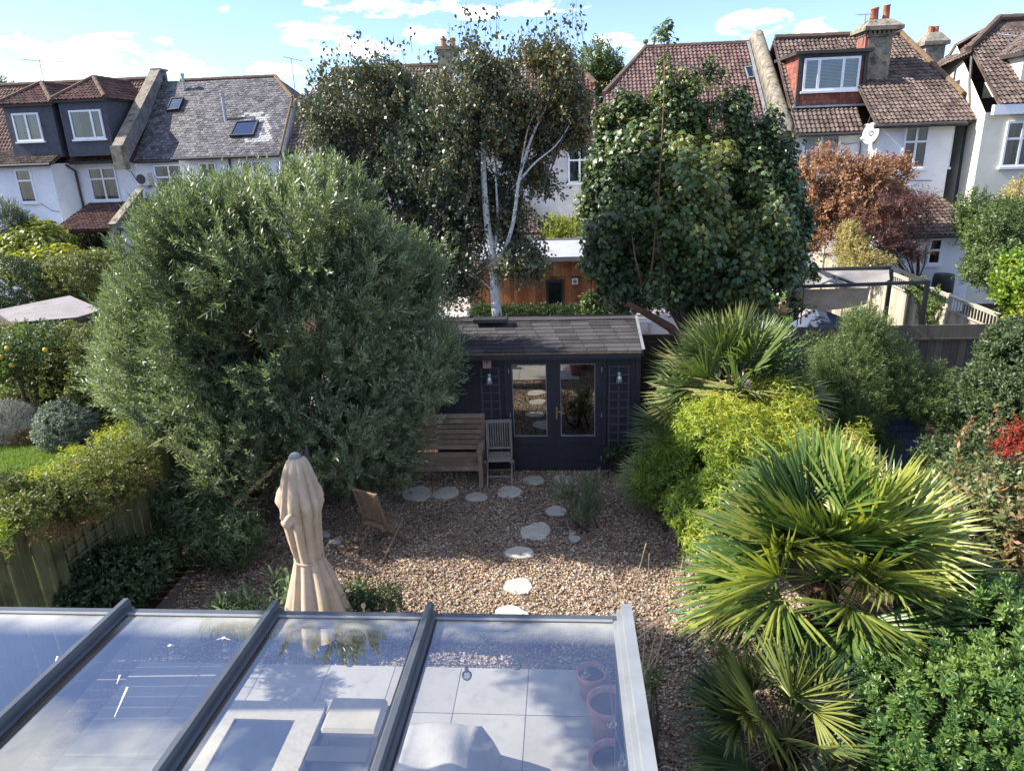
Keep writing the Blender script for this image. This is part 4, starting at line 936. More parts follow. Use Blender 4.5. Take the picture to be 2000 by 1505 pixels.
for i in range(3):
    for k in range(20): j = (k+1) % 20; F.append((1+i*20+k, 1+i*20+j, 21+i*20+j, 21+i*20+k))
mb.add(V, F); mb.build('dish', M['dish'], e, smooth=True)
mb = MB(); c0 = Vector((cx, cy, cz)); mb.tube([c0-dn*.07, Vector((10.03, 25.2, 5.1))], .02, 6); mb.tube([c0-b*.3, c0-b*.28+dn*.42], .012, 6); mb.tube([c0-b*.28+dn*.40, c0-b*.26+dn*.48], .035, 8); mb.build('arm', M['metal'], e)
mb = MB(); mb.tube([(8.9, 25.98, 5.3), (9.4, 25.97, 5.1), (9.9, 25.97, 5.15), (9.93, 25.97, 3.4)], .012, 5); mb.tube([(10.2, 24.96, 4.1), (10.6, 24.975, 3.95), (11.9, 24.97, 3.9)], .010, 5); mb.build('cable', M['gutter'], h)
# rear extension with its own little roof
e = empty('rear_extension', (11.4, 24.0, 0), 'low white rear extension with brown tiled lean-to roof and small windows, below the bay', 'extension')
wallbox(e, 9.9, 12.5, 23.0, 24.98, 0, 2.42); tiled('roof', [(9.8, 22.8, 2.42), (12.62, 22.8, 2.42), (12.25, 24.98, 3.38), (9.8, 24.98, 3.38)], M['tile_brown'], e, seed=37)
window(e, 11.15, 11.55, 1.5, 2.3, 23.0, cols=(), transom=.55, inside=None)
mb = MB(); mb.tube([(12.2, 23.5, 2.75), (12.2, 23.5, 3.02)], .06, 10); mb.tube([(12.2, 23.5, 3.0), (12.2, 23.5, 3.08)], .085, 10); mb.build('vent_pipe', M['pipe'], e)
gutter(e, [(9.8, 22.75, 2.38), (12.6, 22.75, 2.38)], .045)
props(MB().lathe((11.45, 22.4, 0), [(.0, 0), (.3, 0), (.3, 1.15), (.27, 1.3), (.2, 1.3), (0, 1.28)], 16).build('water_butt', M['black_plastic'], smooth=True), 'round black water butt against the white extension', 'water butt')
aerial('small television aerial beside the tall chimney', (9.95, 26.9, 8.2), .95, .5, 6, 2.2, .1, 'television aerials on the roofs')
# chimney of a house beyond
e = empty('chimney_stack', (15.1, 33.3, 0), 'cream rendered chimney stack rising behind the roofs at the right', 'chimney')
mb = MB(); mb.box(14.75, 15.5, 33, 33.8, 5, 8.75); mb.box(14.62, 15.63, 32.9, 33.9, 8.75, 8.9); mb.add([(14.62, 32.9, 8.9), (15.63, 32.9, 8.9), (15.63, 33.9, 8.9), (14.62, 33.9, 8.9), (14.9, 33.2, 9.25), (15.35, 33.2, 9.25), (15.35, 33.6, 9.25), (14.9, 33.6, 9.25)], [(0, 1, 5, 4), (1, 2, 6, 5), (2, 3, 7, 6), (3, 0, 4, 7), (4, 5, 6, 7)]); mb.build('stack', M['stone'], e)
for x in (15.0, 15.22): MB().lathe((x, 33.4, 9.22), [(.11, 0), (.10, .24), (.12, .26), (.08, .26), (.08, .05)], 10).build('chimney_pot', M['pot_red'], e)
# ---- cream house at the right edge
h = empty('detached_house', (16.5, 27.5, 0), 'cream rendered house at the right edge with brown tiled roof and cream-cheeked dormer', 'house')
mb = MB(); mb.add([(12.72, 24.0, 0), (20, 24.0, 0), (20, 30.5, 0), (13.6, 30.5, 0), (12.72, 24.0, 5.9), (20, 24.0, 5.9), (20, 30.5, 5.9), (13.6, 30.5, 5.9), (13.3, 27.6, 8.2)], [(0, 1, 5, 4), (1, 2, 6, 5), (2, 3, 7, 6), (3, 0, 4, 7), (4, 8, 7)]); mb.build('wall', M['cream'], h)
tiled('roof', [(12.95, 23.75, 6.12), (20, 23.75, 6.12), (20, 27.3, 8.85), (14.4, 27.3, 8.85), (13.1, 26.3, 8.0)], M['tile_brown'], h, seed=41)
mb = MB(); mb.slab([(20, 31, 5.9), (13.6, 31, 5.9), (13.25, 27.6, 8.2), (14.4, 27.3, 8.85), (20, 27.3, 8.85)], (0, .7, .7), .1); mb.build('rear_roof', M['tile_brown'], h)
tiled('hip_roof', [(12.9, 28.9, 7.35), (13.05, 25.9, 7.75), (14.4, 27.3, 8.85)], M['tile_brown'], h, seed=42)
ridge('ridge_tiles', (14.4, 27.3, 8.9), (20, 27.3, 8.9), M['ridge'], h); ridge('hip_tiles', (14.4, 27.3, 8.9), (13.0, 26.1, 7.9), M['ridge'], h)
mb = MB(); mb.box(12.8, 20, 23.70, 23.85, 5.82, 6.1); mb.build('fascia', M['upvc'], h)
window(h, 13.40, 14.35, 4.30, 5.62, 24.0, cols=(.5,), transom=.62); window(h, 13.0, 13.6, 2.2, 2.75, 24.0, cols=(), frame='grey_frame', inside=None)
d = MB(); d.add([(13.9, 24.6, 6.4), (16.5, 24.6, 6.4), (16.5, 24.6, 7.6), (13.9, 24.6, 7.6), (13.9, 26.6, 6.4), (16.5, 26.6, 6.4), (16.5, 26.6, 7.6), (13.9, 26.6, 7.6)], [(0, 1, 2, 3), (4, 0, 3, 7), (1, 5, 6, 2)]); do = d.build('dormer', M['cream'], h)
tiled('dormer_roof', [(13.75, 26.7, 7.58), (13.75, 24.4, 7.58), (15.2, 25.2, 8.5), (15.2, 26.9, 8.5)], M['tile_brown'], do, seed=43); tiled('dormer_roof', [(13.75, 24.4, 7.58), (16.6, 24.4, 7.58), (15.2, 25.2, 8.5)], M['tile_brown'], do, seed=44)
window(do, 14.2, 16, 6.7, 7.5, 24.6, cols=(.5,)); mb = MB(); mb.box(13.7, 16.6, 24.32, 24.42, 7.48, 7.6); mb.box(13.70, 13.80, 24.42, 26.2, 7.48, 7.6); mb.build('fascia', M['gutter'], do)
mb = MB(); mb.tube([(13.15, 26.2, 7.9), (12.98, 25.7, 6.9), (12.9, 25.3, 6.2), (12.85, 25.2, 3.0)], .05, 8); mb.build('drainpipe', M['gutter'], h)
aerial('wire television aerial on the roof of the cream house', (13.75, 25.3, 7.6), .55, .7, 7, 1.9, .2, 'television aerials on the roofs')

# ------------------------------------------------------------------ cedar garden room beyond the shed
h = empty('garden_room', (-.85, 19.8, 0), 'cedar-clad flat-roofed garden room with a narrow dark door, behind the summerhouse', 'garden room')
gx0, gx1 = -2.52, .78; gy0, gy1 = 18.5, 21.9
mb = MB(); g_ = np.random.default_rng(9); x = gx0
while x < gx1-.01: mb.box(x+.003, min(x+.092, gx1), gy0-.02-g_.uniform(0, .004), gy0, 0, 2.22, r=g_.uniform(0, 1)); mb.box(x+.003, min(x+.092, gx1), gy0-.045, gy0-.02-.006, 2.18, 2.58, r=g_.uniform(0, 1)); x += .095
y = gy0
while y < gy1: mb.box(gx0-.02, gx0, y+.003, y+.092, 0, 2.58, r=g_.uniform(0, 1)); mb.box(gx1, gx1+.02, y+.003, y+.092, 0, 2.58, r=g_.uniform(0, 1)); y += .095
mb.build('cladding', M['cedar'], h); wallbox(h, gx0, gx1, gy0, gy1, 0, 2.56, 'cedar', 'wall')
mb = MB(); mb.box(gx0-.1, gx1+.1, gy0-.1, gy1+.1, 2.585, 2.66); mb.build('flat_roof', M['greyroof'], h)
mb = MB(); mb.box(gx0-.12, gx1+.12, gy0-.13, gy0-.101, 2.58, 2.69); mb.box(gx0-.12, gx1+.12, gy1+.101, gy1+.13, 2.58, 2.72); mb.box(gx1+.101, gx1+.13, gy0-.101, gy1+.101, 2.58, 2.69); mb.build('roof_trim', M['grey_frame'], h)
a = PY(1066, 540, gy0-.03); b = PY(1101, 587, gy0-.03)
mb = MB(); mb.box(a[0], b[0], gy0-.06, gy0-.03, .55, 2.1); dr = mb.build('door', M['black_plastic'], h); mb = MB(); mb.box(a[0]+.06, b[0]-.06, gy0-.068, gy0-.061, .65, 2.02); mb.build('pane', M['glass'], dr)
a = PY(1123, 549, gy0-.04); mb = MB(); mb.box(a[0]-.08, a[0]+.08, gy0-.075, gy0-.04, a[2]-.08, a[2]+.08, bev=.01); v = mb.build('vent', M['paper'], h); MB().tube([(a[0], gy0-.085, a[2]), (a[0], gy0-.076, a[2])], .05, 16).build('vent_grille', M['grey_frame'], v)
# neighbour's table and chairs left of the garden room
e = empty('garden_table', (-3.3, 20.6, 0), 'pale slatted garden table left of the cedar garden room', 'table')
mb = MB()
for i in range(7): mb.box(-4.1, -2.75, 20.1+.13*i, 20.1+.13*i+.12, .72, .75)
mb.build('tabletop', M['paper'], e)
for (x, y) in ((-4.0, 20.15), (-2.85, 20.15), (-4.0, 20.95), (-2.85, 20.95)): MB().tube([(x, y, 0), (x, y, .72)], .025, 8).build('leg', M['paper'], e)
def metal_chair(x, y, rot, label):
    e = empty('metal_chair', (x, y, 0), label, 'chair', 'pale metal chairs round the neighbour\'s table'); Mx = Matrix.Translation((x, y, 0)) @ Matrix.Rotation(rot, 4, 'Z')
    mb = MB(); mb.box(-.22, .22, -.2, .22, .43, .46, M=Mx, bev=.012); mb.build('seat', M['paper'], e)
    mb = MB(); mb.tube([Mx @ Vector(p) for p in ((-.2, .2, .45), (-.2, .26, .85), (-.15, .27, .9), (.15, .27, .9), (.2, .26, .85), (.2, .2, .45))], .014, 8)
    for k in (-.1, 0, .1): mb.tube([Mx @ Vector((k, .22, .46)), Mx @ Vector((k, .27, .89))], .008, 6)
    mb.build('backrest', M['paper'], e)
    for (a, b) in ((-.2, -.18), (.2, -.18), (-.2, .2), (.2, .2)): MB().tube([Mx @ Vector((a, b, .44)), Mx @ Vector((a*1.1, b*1.15, 0))], .013, 7).build('leg', M['paper'], e)
metal_chair(-3.75, 21.3, 0, 'pale metal chair behind the far left side of the slatted table'); metal_chair(-3.0, 21.35, 0, 'pale metal chair between the slatted table and the cedar wall')
metal_chair(-3.3, 19.6, math.pi, 'pale metal chair on the near side of the slatted table')
# white slatted bench right of the hedge
e = empty('garden_bench', (1.35, 17.2, 0), 'white slatted bench glimpsed under the sycamore beside the summerhouse roof', 'bench')
c0 = PZ(1235, 605, .75); bx, by = c0[0], c0[1]
mb = MB()
for i in range(5): mb.box(bx-.55, bx+.55, by+.2+.012*i, by+.235+.012*i, .5+i*.09, .56+i*.09)
mb.build('backrest', M['paper'], e); mb = MB()
for i in range(5): mb.box(bx-.55, bx+.55, by-.25+.09*i, by-.18+.09*i, .40, .43)
mb.build('seat', M['paper'], e)
for (x, y) in ((-.52, -.22), (.52, -.22), (-.52, .22), (.52, .22)): MB().box(bx+x-.03, bx+x+.03, by+y-.03, by+y+.03, 0, .40 if y < 0 else .95).build('leg', M['paper'], e)
# ------------------------------------------------------------------ summerhouse
h = empty('summerhouse', (-.45, 12.3, 0), 'dark navy timber summerhouse with glazed double doors and grey shingled roof', 'summerhouse')
SY = 11.4
sx0, sx1 = -2.25, 1.18
g_ = np.random.default_rng(11)
def clad(xa, xb, z0, z1, name, y=SY):
    mb = MB(); z = z0
    while z < z1-.005:
        zt = min(z+.118, z1); r = g_.uniform(0, 1)
        mb.add([(xa, y-.012, z), (xb, y-.012, z), (xb, y, zt), (xa, y, zt), (xa, y+.02, z), (xb, y+.02, z)], [(0, 1, 2, 3), (4, 5, 1, 0)], r); z += .12
    return mb.build(name, M['navy'], h)
wallbox(h, sx0, sx1, SY+.012, 13.6, .02, 2.2, 'navy', 'wall')
clad(sx0, -1.06, .03, 2.22, 'cladding'); clad(.60, sx1, .03, 2.22, 'cladding')
mb = MB()
z = .03
while z < 2.2:
    mb.add([(sx1+.012, SY, z), (sx1+.012, 13.6, z), (sx1, 13.6, z+.118), (sx1, SY, z+.118)], [(0, 1, 2, 3)], g_.uniform(0, 1)); z += .12
mb.build('side_cladding', M['navy'], h)
for q in ((sx1-.05, sx1+.035), (sx0-.03, sx0+.05)): MB().box(q[0], q[1], SY-.03, SY+.05, .02, 2.22).build('corner_post', M['navy2'], h)
# roof: gentle pitch towards the viewer, shingles in staggered courses
ey, ez, ry, rz = 11.10, 2.235, 12.36, 2.475
mb = MB(); n_ = Vector((0, -(rz-ez), ry-ey)).normalized(); vd = Vector((0, ry-ey, rz-ez)); Lr = vd.length; vd.normalize()
rows = 9; rx0, rx1 = -2.35, 1.20
for r in range(rows):
    v0 = Lr*r/rows-(.012 if r == 0 else 0); v1 = Lr*(r+1)/rows+.02; off = (r*.37) % .333; x = rx0-off
    while x < rx1:
        a = max(x+.004, rx0); b = min(x+.333-.004, rx1)
        if b-a > .02:
            rr = g_.uniform(0, 1); hb = .012+g_.uniform(0, .003)
            P = [Vector((a, ey, ez))+vd*v0+n_*hb, Vector((b, ey, ez))+vd*v0+n_*hb, Vector((b, ey, ez))+vd*v1+n_*.003, Vector((a, ey, ez))+vd*v1+n_*.003, Vector((a, ey, ez))+vd*v0, Vector((b, ey, ez))+vd*v0]
            mb.add(P, [(0, 1, 2, 3), (4, 5, 1, 0), (0, 3, 4), (5, 2, 1)], rr)
        x += .333
mb.slab([(rx0, ey, ez), (rx1, ey, ez), (rx1, ry, rz), (rx0, ry, rz)], n_, .03, .2)
mb.slab([(rx1, 13.75, ez), (rx0, 13.75, ez), (rx0, ry, rz+.004), (rx1, ry, rz+.004)], Vector((0, .2, 1)), .03, .4)
mb.build('roof', M['felt'], h)
mb = MB(); mb.box(rx0, rx1, ry-.10, ry+.1, rz-.02, rz+.022); mb.build('ridge_felt', M['felt'], h)
mb = MB(); mb.box(rx0+.01, rx1-.01, ey-.012, ey+.012, ez-.10, ez-.012); mb.build('fascia', M['navy2'], h)
mb = MB(); mb.box(rx0+.01, rx1-.01, ey-.022, ey-.0125, ez-.028, ez-.006); mb.build('eave_trim', M['brownwood'], h)
mb = MB(); mb.bar((rx1+.018, ey-.03, ez-.03), (rx1+.018, ry, rz-.02), .03, .12, up=(0, 0, 1)); mb.bar((rx1+.018, ry, rz-.02), (rx1+.018, 13.75, ez-.03), .03, .12); mb.build('bargeboard', M['navy2'], h)
mb = MB(); mb.bar((rx1+.02, ey-.04, ez+.035), (rx1+.02, ry+.02, rz+.045), .045, .012); mb.build('verge_trim', M['pipe'], h)
wallbox(h, sx0+.02, sx1-.02, ey+.014, SY+.01, 2.10, 2.135, 'navy2', 'soffit')
# door frame, two leaves
mb = MB(); mb.box(-1.06, -.985, SY-.045, SY+.01, .02, 2.14); mb.box(.575, .65, SY-.045, SY+.01, .02, 2.14); mb.box(-.985, .575, SY-.045, SY+.01, 2.06, 2.14); mb.box(-.985, .575, SY-.05, SY+.01, .0, .05); mb.build('door_frame', M['navy2'], h)
def leaf_door(xa, xb, ga, gb, hinge, handle):
    mb = MB(); z0, z1 = .055, 2.055; zg0, zg1 = .66, 1.96; y0, y1 = SY-.05, SY-.005
    mb.box(xa, ga, y0, y1, z0, z1); mb.box(gb, xb, y0, y1, z0, z1); mb.box(ga, gb, y0, y1, zg1, z1); mb.box(ga, gb, y0, y1, zg0-.13, zg0); mb.box(ga, gb, y0, y1, z0, z0+.12)
    mb.box(ga+.0, gb-.0, y0+.018, y1-.004, z0+.12, zg0-.13)
    k = ga
    mb.box(ga+.03, gb-.03, y0+.008, y0+.017, z0+.16, zg0-.17)
    d = mb.build('door', M['navy2'], h)
    b = MB(); t = .012
    b.box(ga, ga+t, y0-.006, y0+.02, zg0, zg1); b.box(gb-t, gb, y0-.006, y0+.02, zg0, zg1); b.box(ga+t, gb-t, y0-.006, y0+.02, zg1-t, zg1); b.box(ga+t, gb-t, y0-.006, y0+.02, zg0, zg0+t); b.build('glazing_bead', M['grey_frame'], d)
    b = MB(); b.box(ga+t, gb-t, y0+.022, y0+.028, zg0+t, zg1-t); b.build('pane', M['doorglass'], d)
    if handle:
        b = MB(); b.box(handle-.018, handle+.018, y0-.008, y0-.001, .98, 1.20); b.tube([(handle, y0-.008, 1.13), (handle, y0-.045, 1.13), (handle+.09, y0-.048, 1.125)], .009, 8); b.tube([(handle, y0-.014, 1.03), (handle, y0-.0085, 1.03)], .009, 8); b.build('handle', M['brass'], d)
    b = MB()
    for z in (.25, 1.05, 1.85): b.tube([(hinge, y0-.006, z-.04), (hinge, y0-.006, z+.04)], .008, 8)
    b.build('hinge', M['lampmetal'], d)
    return d
M['doorglass'] = glassmat('door_glass', (.26, .28, .30), .28, .006)
leaf_door(-.982, -.232, -.93, -.35, -.982, None); leaf_door(-.205, .572, -.12, .465, .572, -.19)
mb = MB(); mb.box(-.235, -.20, SY-.062, SY-.0505, .055, 2.055); mb.build('astragal', M['navy2'], h)
mb = MB(); mb.box(-.97, .56, SY+.002, SY+.010, .6, 2.0); mb.build('dark_interior', M['room'], h)
def trellis(parent, xa, xb, z0, z1, y, nx, nz, mat, name='trellis'):
    mb = MB(); w = .028
    for i in range(nx): x = xa+(xb-xa)*i/(nx-1); mb.box(x-w/2, x+w/2, y-.03, y-.016, z0, z1)
    for i in range(nz): z = z0+.03+(z1-z0-.06)*i/(nz-1); mb.box(xa-w/2-.01, xb+w/2+.01, y-.043, y-.0305, z-w/2, z+w/2)
    return mb.build(name, mat, parent)
def lamp(x, z, label):
    e = empty('wall_lamp', (x, SY-.05, z), label, 'lamp', 'small steel wall lamps on the summerhouse')
    MB().lathe((x, SY-.11, z), [(.0, .062), (.030, .062), (.036, .055), (.058, -.055), (.054, -.055), (.034, .045), (0, .05)], 20).build('shade', M['lampmetal'], e, smooth=True)
    mb = MB(); mb.tube([(x, SY-.05, z+.055), (x, SY-.11, z+.075), (x, SY-.11, z+.062)], .008, 8); mb.box(x-.025, x+.025, SY-.055, SY-.044, z+.0, z+.1, bev=.003); mb.build('bracket', M['lampmetal'], e)
    MB().lathe((x, SY-.11, z-.06), [(0, -.0), (.018, .004), (.024, .025), (.015, .05), (0, .055)], 12).build('bulb', M['paper'], e, smooth=True)
for (a, b, k) in ((-1.45, -1.155, 0), (.70, 1.02, 1)):
    t = MB(); xs = (a, (a+b)/2, b)
    o = trellis(None, a, b, .25, 1.93, SY, 3, 12, M['navy3']); props(o, ['dark narrow trellis panel left of the summerhouse doors', 'dark narrow trellis panel right of the summerhouse doors'][k], 'trellis')
lamp(-1.31, 1.70, 'steel cone lamp on the trellis left of the summerhouse doors, below the bird box')
lamp(.86, 1.70, 'steel cone lamp on the trellis right of the summerhouse doors')
e = empty('bird_box', (-1.33, 11.3, 1.97), 'small terracotta-brown wooden bird box under the summerhouse eave', 'bird box')
bx = MB(); bx.add([(-1.40, 11.25, 1.93), (-1.26, 11.25, 1.93), (-1.26, 11.37, 1.93), (-1.40, 11.37, 1.93), (-1.40, 11.25, 2.08), (-1.26, 11.25, 2.08), (-1.26, 11.37, 2.11), (-1.40, 11.37, 2.11)], [(0, 1, 5, 4), (1, 2, 6, 5), (2, 3, 7, 6), (3, 0, 4, 7), (3, 2, 1, 0), (4, 5, 6, 7)]); bx.build('box', M['terracotta'], e)
MB().tube([(-1.33, 11.245, 2.03), (-1.33, 11.2495, 2.03)], .017, 14).build('entrance_hole', M['black_plastic'], e)
MB().slab([(-1.425, 11.22, 2.088), (-1.235, 11.22, 2.088), (-1.235, 11.37, 2.13), (-1.425, 11.37, 2.13)], (0, -.25, .97), .014).build('lid', M['terracotta'], e)
e = MB().tube([(-1.33, 11.232, 1.975), (-1.33, 11.25, 1.975)], .006, 6).build('perch', M['brownwood'], e)
# dark plank lying on the shed ridge
a = PZ(958, 627, 2.52); mb = MB(); mb.box(a[0]-.31, a[0]+.31, a[1]-.10, a[1]+.10, 2.505, 2.585, bev=.012)
props(mb.build('roof_trough', M['dark_frame']), 'low dark grey trough lying on the summerhouse ridge left of the birch trunk', 'trough')

# ------------------------------------------------------------------ back fences
def slat_panel(name, xa, xb, y, z0, z1, label, mat='slatdark', h=.035, gap=.02, cat='fence'):
    e = empty(name, ((xa+xb)/2, y, 0), label, cat); mb = MB(); z = z0
    while z < z1: mb.box(xa, xb, y-.012, y+.012, z, z+h, r=random.random()); z += h+gap
    mb.build('slats', M[mat], e); mb = MB()
    for x in (xa, xb): mb.box(x-.035, x+.035, y+.0125, y+.08, 0, z1+.03)
    mb.build('post', M[mat], e); mb = MB(); mb.box(xa, xb, y+.02, y+.03, z0, z1); mb.build('backing', M['black_plastic'], e); return e
slat_panel('slatted_fence', 1.32, 3.3, 13.2, .05, 1.92, 'dark horizontal slatted fence right of the summerhouse')
slat_panel('slatted_fence', -4.6, -2.4, 13.5, .05, 1.8, 'dark horizontal slatted fence left of the summerhouse, behind the olive')
a = PY(900, 790, 12.0); mb = MB()
for i in range(7): mb.box(-2.75+.1*i, -2.66+.1*i, 12.0, 12.02, .05, 1.75, r=random.random())
props(mb.build('wooden_panel', M['oak']), 'honey-brown board panel between the olive and the summerhouse', 'fence')
# pale fence running away on the right, with trellis top
e = empty('boundary_fence', (8.5, 19.6, 0), 'pale weathered board fence with a lattice top running away behind the awning frame', 'fence')
mb = MB(); g_ = np.random.default_rng(21)
def fz(y): return 1.62
y = 14.35
while y < 25.2: mb.box(8.49+g_.uniform(0, .012), 8.515, y+.004, y+.146, 0, 1.60+g_.uniform(-.012, .012), r=g_.uniform(0, 1)); y += .15
mb.build('boards', M['fence_pale'], e)
mb = MB(); y = 14.35
while y < 20.2:
    mb.box(8.47, 8.485, y, y+.03, 1.63, 1.93, r=g_.uniform(0, 1)); y += .115
for z in (1.63, 1.90): mb.box(8.455, 8.469, 14.35, 20.2, z, z+.04)
mb.box(8.44, 8.53, 14.35, 20.2, 1.945, 1.965)
y = 21.6
while y < 25.2: mb.box(8.47, 8.485, y, y+.03, 1.63, 1.93, r=g_.uniform(0, 1)); y += .12
mb.box(8.44, 8.53, 21.6, 25.2, 1.945, 1.965)
mb.build('lattice', M['fence_pale'], e)
for y in (16.2, 18.05, 20.25, 22.2, 24.2): MB().box(8.43, 8.488, y-.05, y+.05, 0, 2.0).build('post', M['fence_pale'], e)
mb = MB(); mb.bar((8.36, 16.1, 1.12), (8.36, 14.5, .98), .05, .10); props(mb.build('timber_plank', M['fence_dark']), 'dark plank leaning against the pale fence', 'plank')
e = empty('boundary_fence', (6.6, 14.2, 0), 'dark close-boarded fence with a plain rail across the back right of the garden', 'fence')
mb = MB(); x = 4.0
while x < 9.6: mb.box(x+.003, x+.146, 14.2, 14.22+g_.uniform(0, .01), 0, 1.5, r=g_.uniform(0, 1)); x += .15
mb.build('boards', M['fence_dark'], e); mb = MB(); mb.box(4.0, 9.6, 14.15, 14.25, 1.505, 1.54); mb.box(4.0, 9.6, 14.17, 14.199, 1.545, 1.80, r=.7); mb.build('top_rail', M['fence_dark'], e)
# awning frame with grey fabric
e = empty('awning_frame', (6.4, 17.0, 0), 'dark metal frame with a slack grey fabric awning in front of the pale fence', 'awning')
pf = [PZ(1500, 562, 2.3), PZ(1812, 551, 2.3), PZ(1742, 522, 2.3), PZ(1560, 527, 2.3)]
mb = MB(); Pp = [Vector(p) for p in pf]
for i in range(4): mb.bar(Pp[i], Pp[(i+1) % 4], .06, .07)
mb.bar(Vector(PZ(1590, 524, 2.3)), Vector(PZ(1672, 556, 2.3)), .05, .05); mb.build('frame', M['dark_frame'], e)
for p in (Pp[0], Pp[1], Pp[2], Pp[3]): MB().box(p.x-.04, p.x+.04, p.y-.04, p.y+.04, 0, 2.33).build('post', M['dark_frame'], e)
mb = MB(); nx, ny = 24, 10; A_, B_, C_, D_ = Vector(PZ(1500, 556, 2.26)), Vector(PZ(1738, 546, 2.26)), Vector(PZ(1735, 524, 2.26)), Vector(PZ(1560, 530, 2.26)); V = []
for j in range(ny+1):
    for i in range(nx+1):
        u, v = i/nx, j/ny; p = A_.lerp(B_, u).lerp(D_.lerp(C_, u), v); p.z -= .22*abs(math.sin(u*math.pi*2))*math.sin(math.pi*min(v*1.0+.15, 1))**.5+.02*math.sin(v*30); V.append(p)
mb.add(V, [(j*(nx+1)+i, j*(nx+1)+i+1, (j+1)*(nx+1)+i+1, (j+1)*(nx+1)+i) for j in range(ny) for i in range(nx)]); mb.build('fabric', M['awning'], e, smooth=True)
mb = MB(); V = []
for i in range(nx+1):
    u = i/nx; p = Vector(PZ(1540, 566, 2.2)).lerp(Vector(PZ(1700, 562, 2.2)), u); V += [p, p+Vector((0, .1, -.38-.12*math.sin(u*3.1)))]
mb.add(V, [(2*i, 2*i+2, 2*i+3, 2*i+1) for i in range(nx)]); mb.build('valance', M['canvas'], e)
def upfrom(px, py, z): return PZ(px, py, z)
# covered things in that garden
c0 = PZ(1590, 598, .75); MB().lathe((c0[0], c0[1], 0), [(0, 1.05), (.18, 1.03), (.36, .93), (.46, .75), (.5, .5), (.45, .2), (.42, 0)], 20).build('covered_barbecue', M['pinkball'], smooth=True, label='dusty pink domed cover over a round barbecue under the awning', cat='barbecue')
a = Vector(PZ(1540, 632, 1.1)); b = Vector(PZ(1595, 600, 1.5)); c_ = Vector(PZ(1700, 640, 1.0)); d_ = Vector(PZ(1620, 668, .9))
mb = MB(); mb.slab([a, d_, c_, b], Vector((0, -.5, .85)), .02); e = mb.build('shade_sail', M['tarp']); props(e, 'slate-blue triangular shade canopy behind the feathery tree', 'canopy')
for p in (a, c_): MB().tube([(p.x, p.y, 0), (p.x, p.y, p.z)], .025, 8).build('pole', M['dark_frame'], e)
# rusted round planter with red leaves
c0 = PZ(1560, 590, .3); MB().box(c0[0]-.7, c0[0]+.5, c0[1]-.3, c0[1]+.3, 0, .35, bev=.02).build('raised_bed', M['oak'], label='low timber raised bed beside the domed cover', cat='planter')
# small shed at the left
e = empty('garden_shed', (-12.7, 16.6, 0), 'low dark shed with a flat grey felt roof beyond the left hedge', 'shed')
Cc = [PZ(20, 604, 2.02), PZ(40, 628, 2.0), PZ(204, 604, 2.0), PZ(136, 577, 2.06)]
Cc = [Vector(p) for p in (PZ(-10, 606, 2.0), PZ(30, 632, 2.0), PZ(150, 622, 2.0), PZ(205, 606, 2.0), PZ(136, 577, 2.05))]
mb = MB(); mb.slab([Cc[0], Cc[1], Cc[2], Cc[3], Cc[4]], (0, 0, 1), .05); mb.build('roof', M['felt_grey'], e)
cm = sum(Cc, Vector())/5; mb = MB(); mb.slab([(cm+(p-cm)*.95)-Vector((0, 0, .055)) for p in Cc], (0, 0, 1), 1.9); mb.build('wall', M['fence_dark'], e)
mb = MB()
for i in (1, 2): mb.bar(Cc[i]-Vector((0, 0, .02)), Cc[i+1]-Vector((0, 0, .02)), .03, .1)
mb.build('fascia', M['fence_dark'], e)
mb = MB(); x = -12.6
for i in range(24): mb.box(-12.9+.15*i, -12.76+.15*i, 19.0, 19.02, 0, 1.75, r=random.random())
props(mb.build('boundary_fence', M['fence_dark']), 'dark board fence between the clipped bush and the flat shed roof', 'fence')
mb = MB()
for i in range(8): mb.bar((-21.2+.0*i, 25.0, 2.0+.12*i), (-19.8, 25.0, 2.0+.12*i), .02, .03, up=(0, 1, 0)); mb.bar((-21.2+.2*i, 25.03, 1.9), (-21.2+.2*i, 25.03, 3.0), .03, .02)
props(mb.build('trellis', M['paper']), 'white garden trellis at the far left edge below the bay', 'trellis')

# ------------------------------------------------------------------ left fence
e = empty('garden_fence', (-5.5, 8.0, 0), 'olive-green featheredge board fence along the left side with sun through its gaps', 'fence')
mb = MB(); g_ = np.random.default_rng(31); y = 4.2; gaps = (33, 40)
def FX(y): return -5.93+(y-5.0)*.085
i = 0
while y < 12.8:
    gp = .016 if abs(y-6.02) < .08 or abs(y-6.32) < .08 else .003
    x = FX(y); zt = 1.70+g_.uniform(-.01, .01)
    mb.box(x, x+.022+g_.uniform(0, .008), y+gp, y+.150, .03, zt, r=g_.uniform(0, 1), M=None); y += .152; i += 1
mb.build('boards', M['fence_green'], e)
mb = MB(); mb.bar((FX(4.2)-.02, 4.2, 1.72), (FX(12.8)-.02, 12.8, 1.72), .06, .025); mb.bar((FX(4.2)-.05, 4.2, .5), (FX(12.8)-.05, 12.8, .5), .05, .08); mb.build('rail', M['fence_green'], e)
for y in (6.6, 8.5, 10.4): MB().box(FX(y)+.033, FX(y)+.10, y-.04, y+.04, 0, 1.74).build('post', M['fence_green'], e)
mb = MB(); w = .026
for i in range(6): y = 6.72+.16*i; x = FX(y)+.045; mb.box(x, x+.014, y-w/2, y+w/2, .35, 1.60, r=g_.uniform(0, 1))
for i in range(8): z = .40+.165*i; mb.bar((FX(6.66)+.066, 6.66, z), (FX(7.58)+.066, 7.58, z), .014, w)
props(mb.build('trellis', M['fence_green']), 'square wooden trellis fixed to the left fence above the rounded shrub', 'trellis')

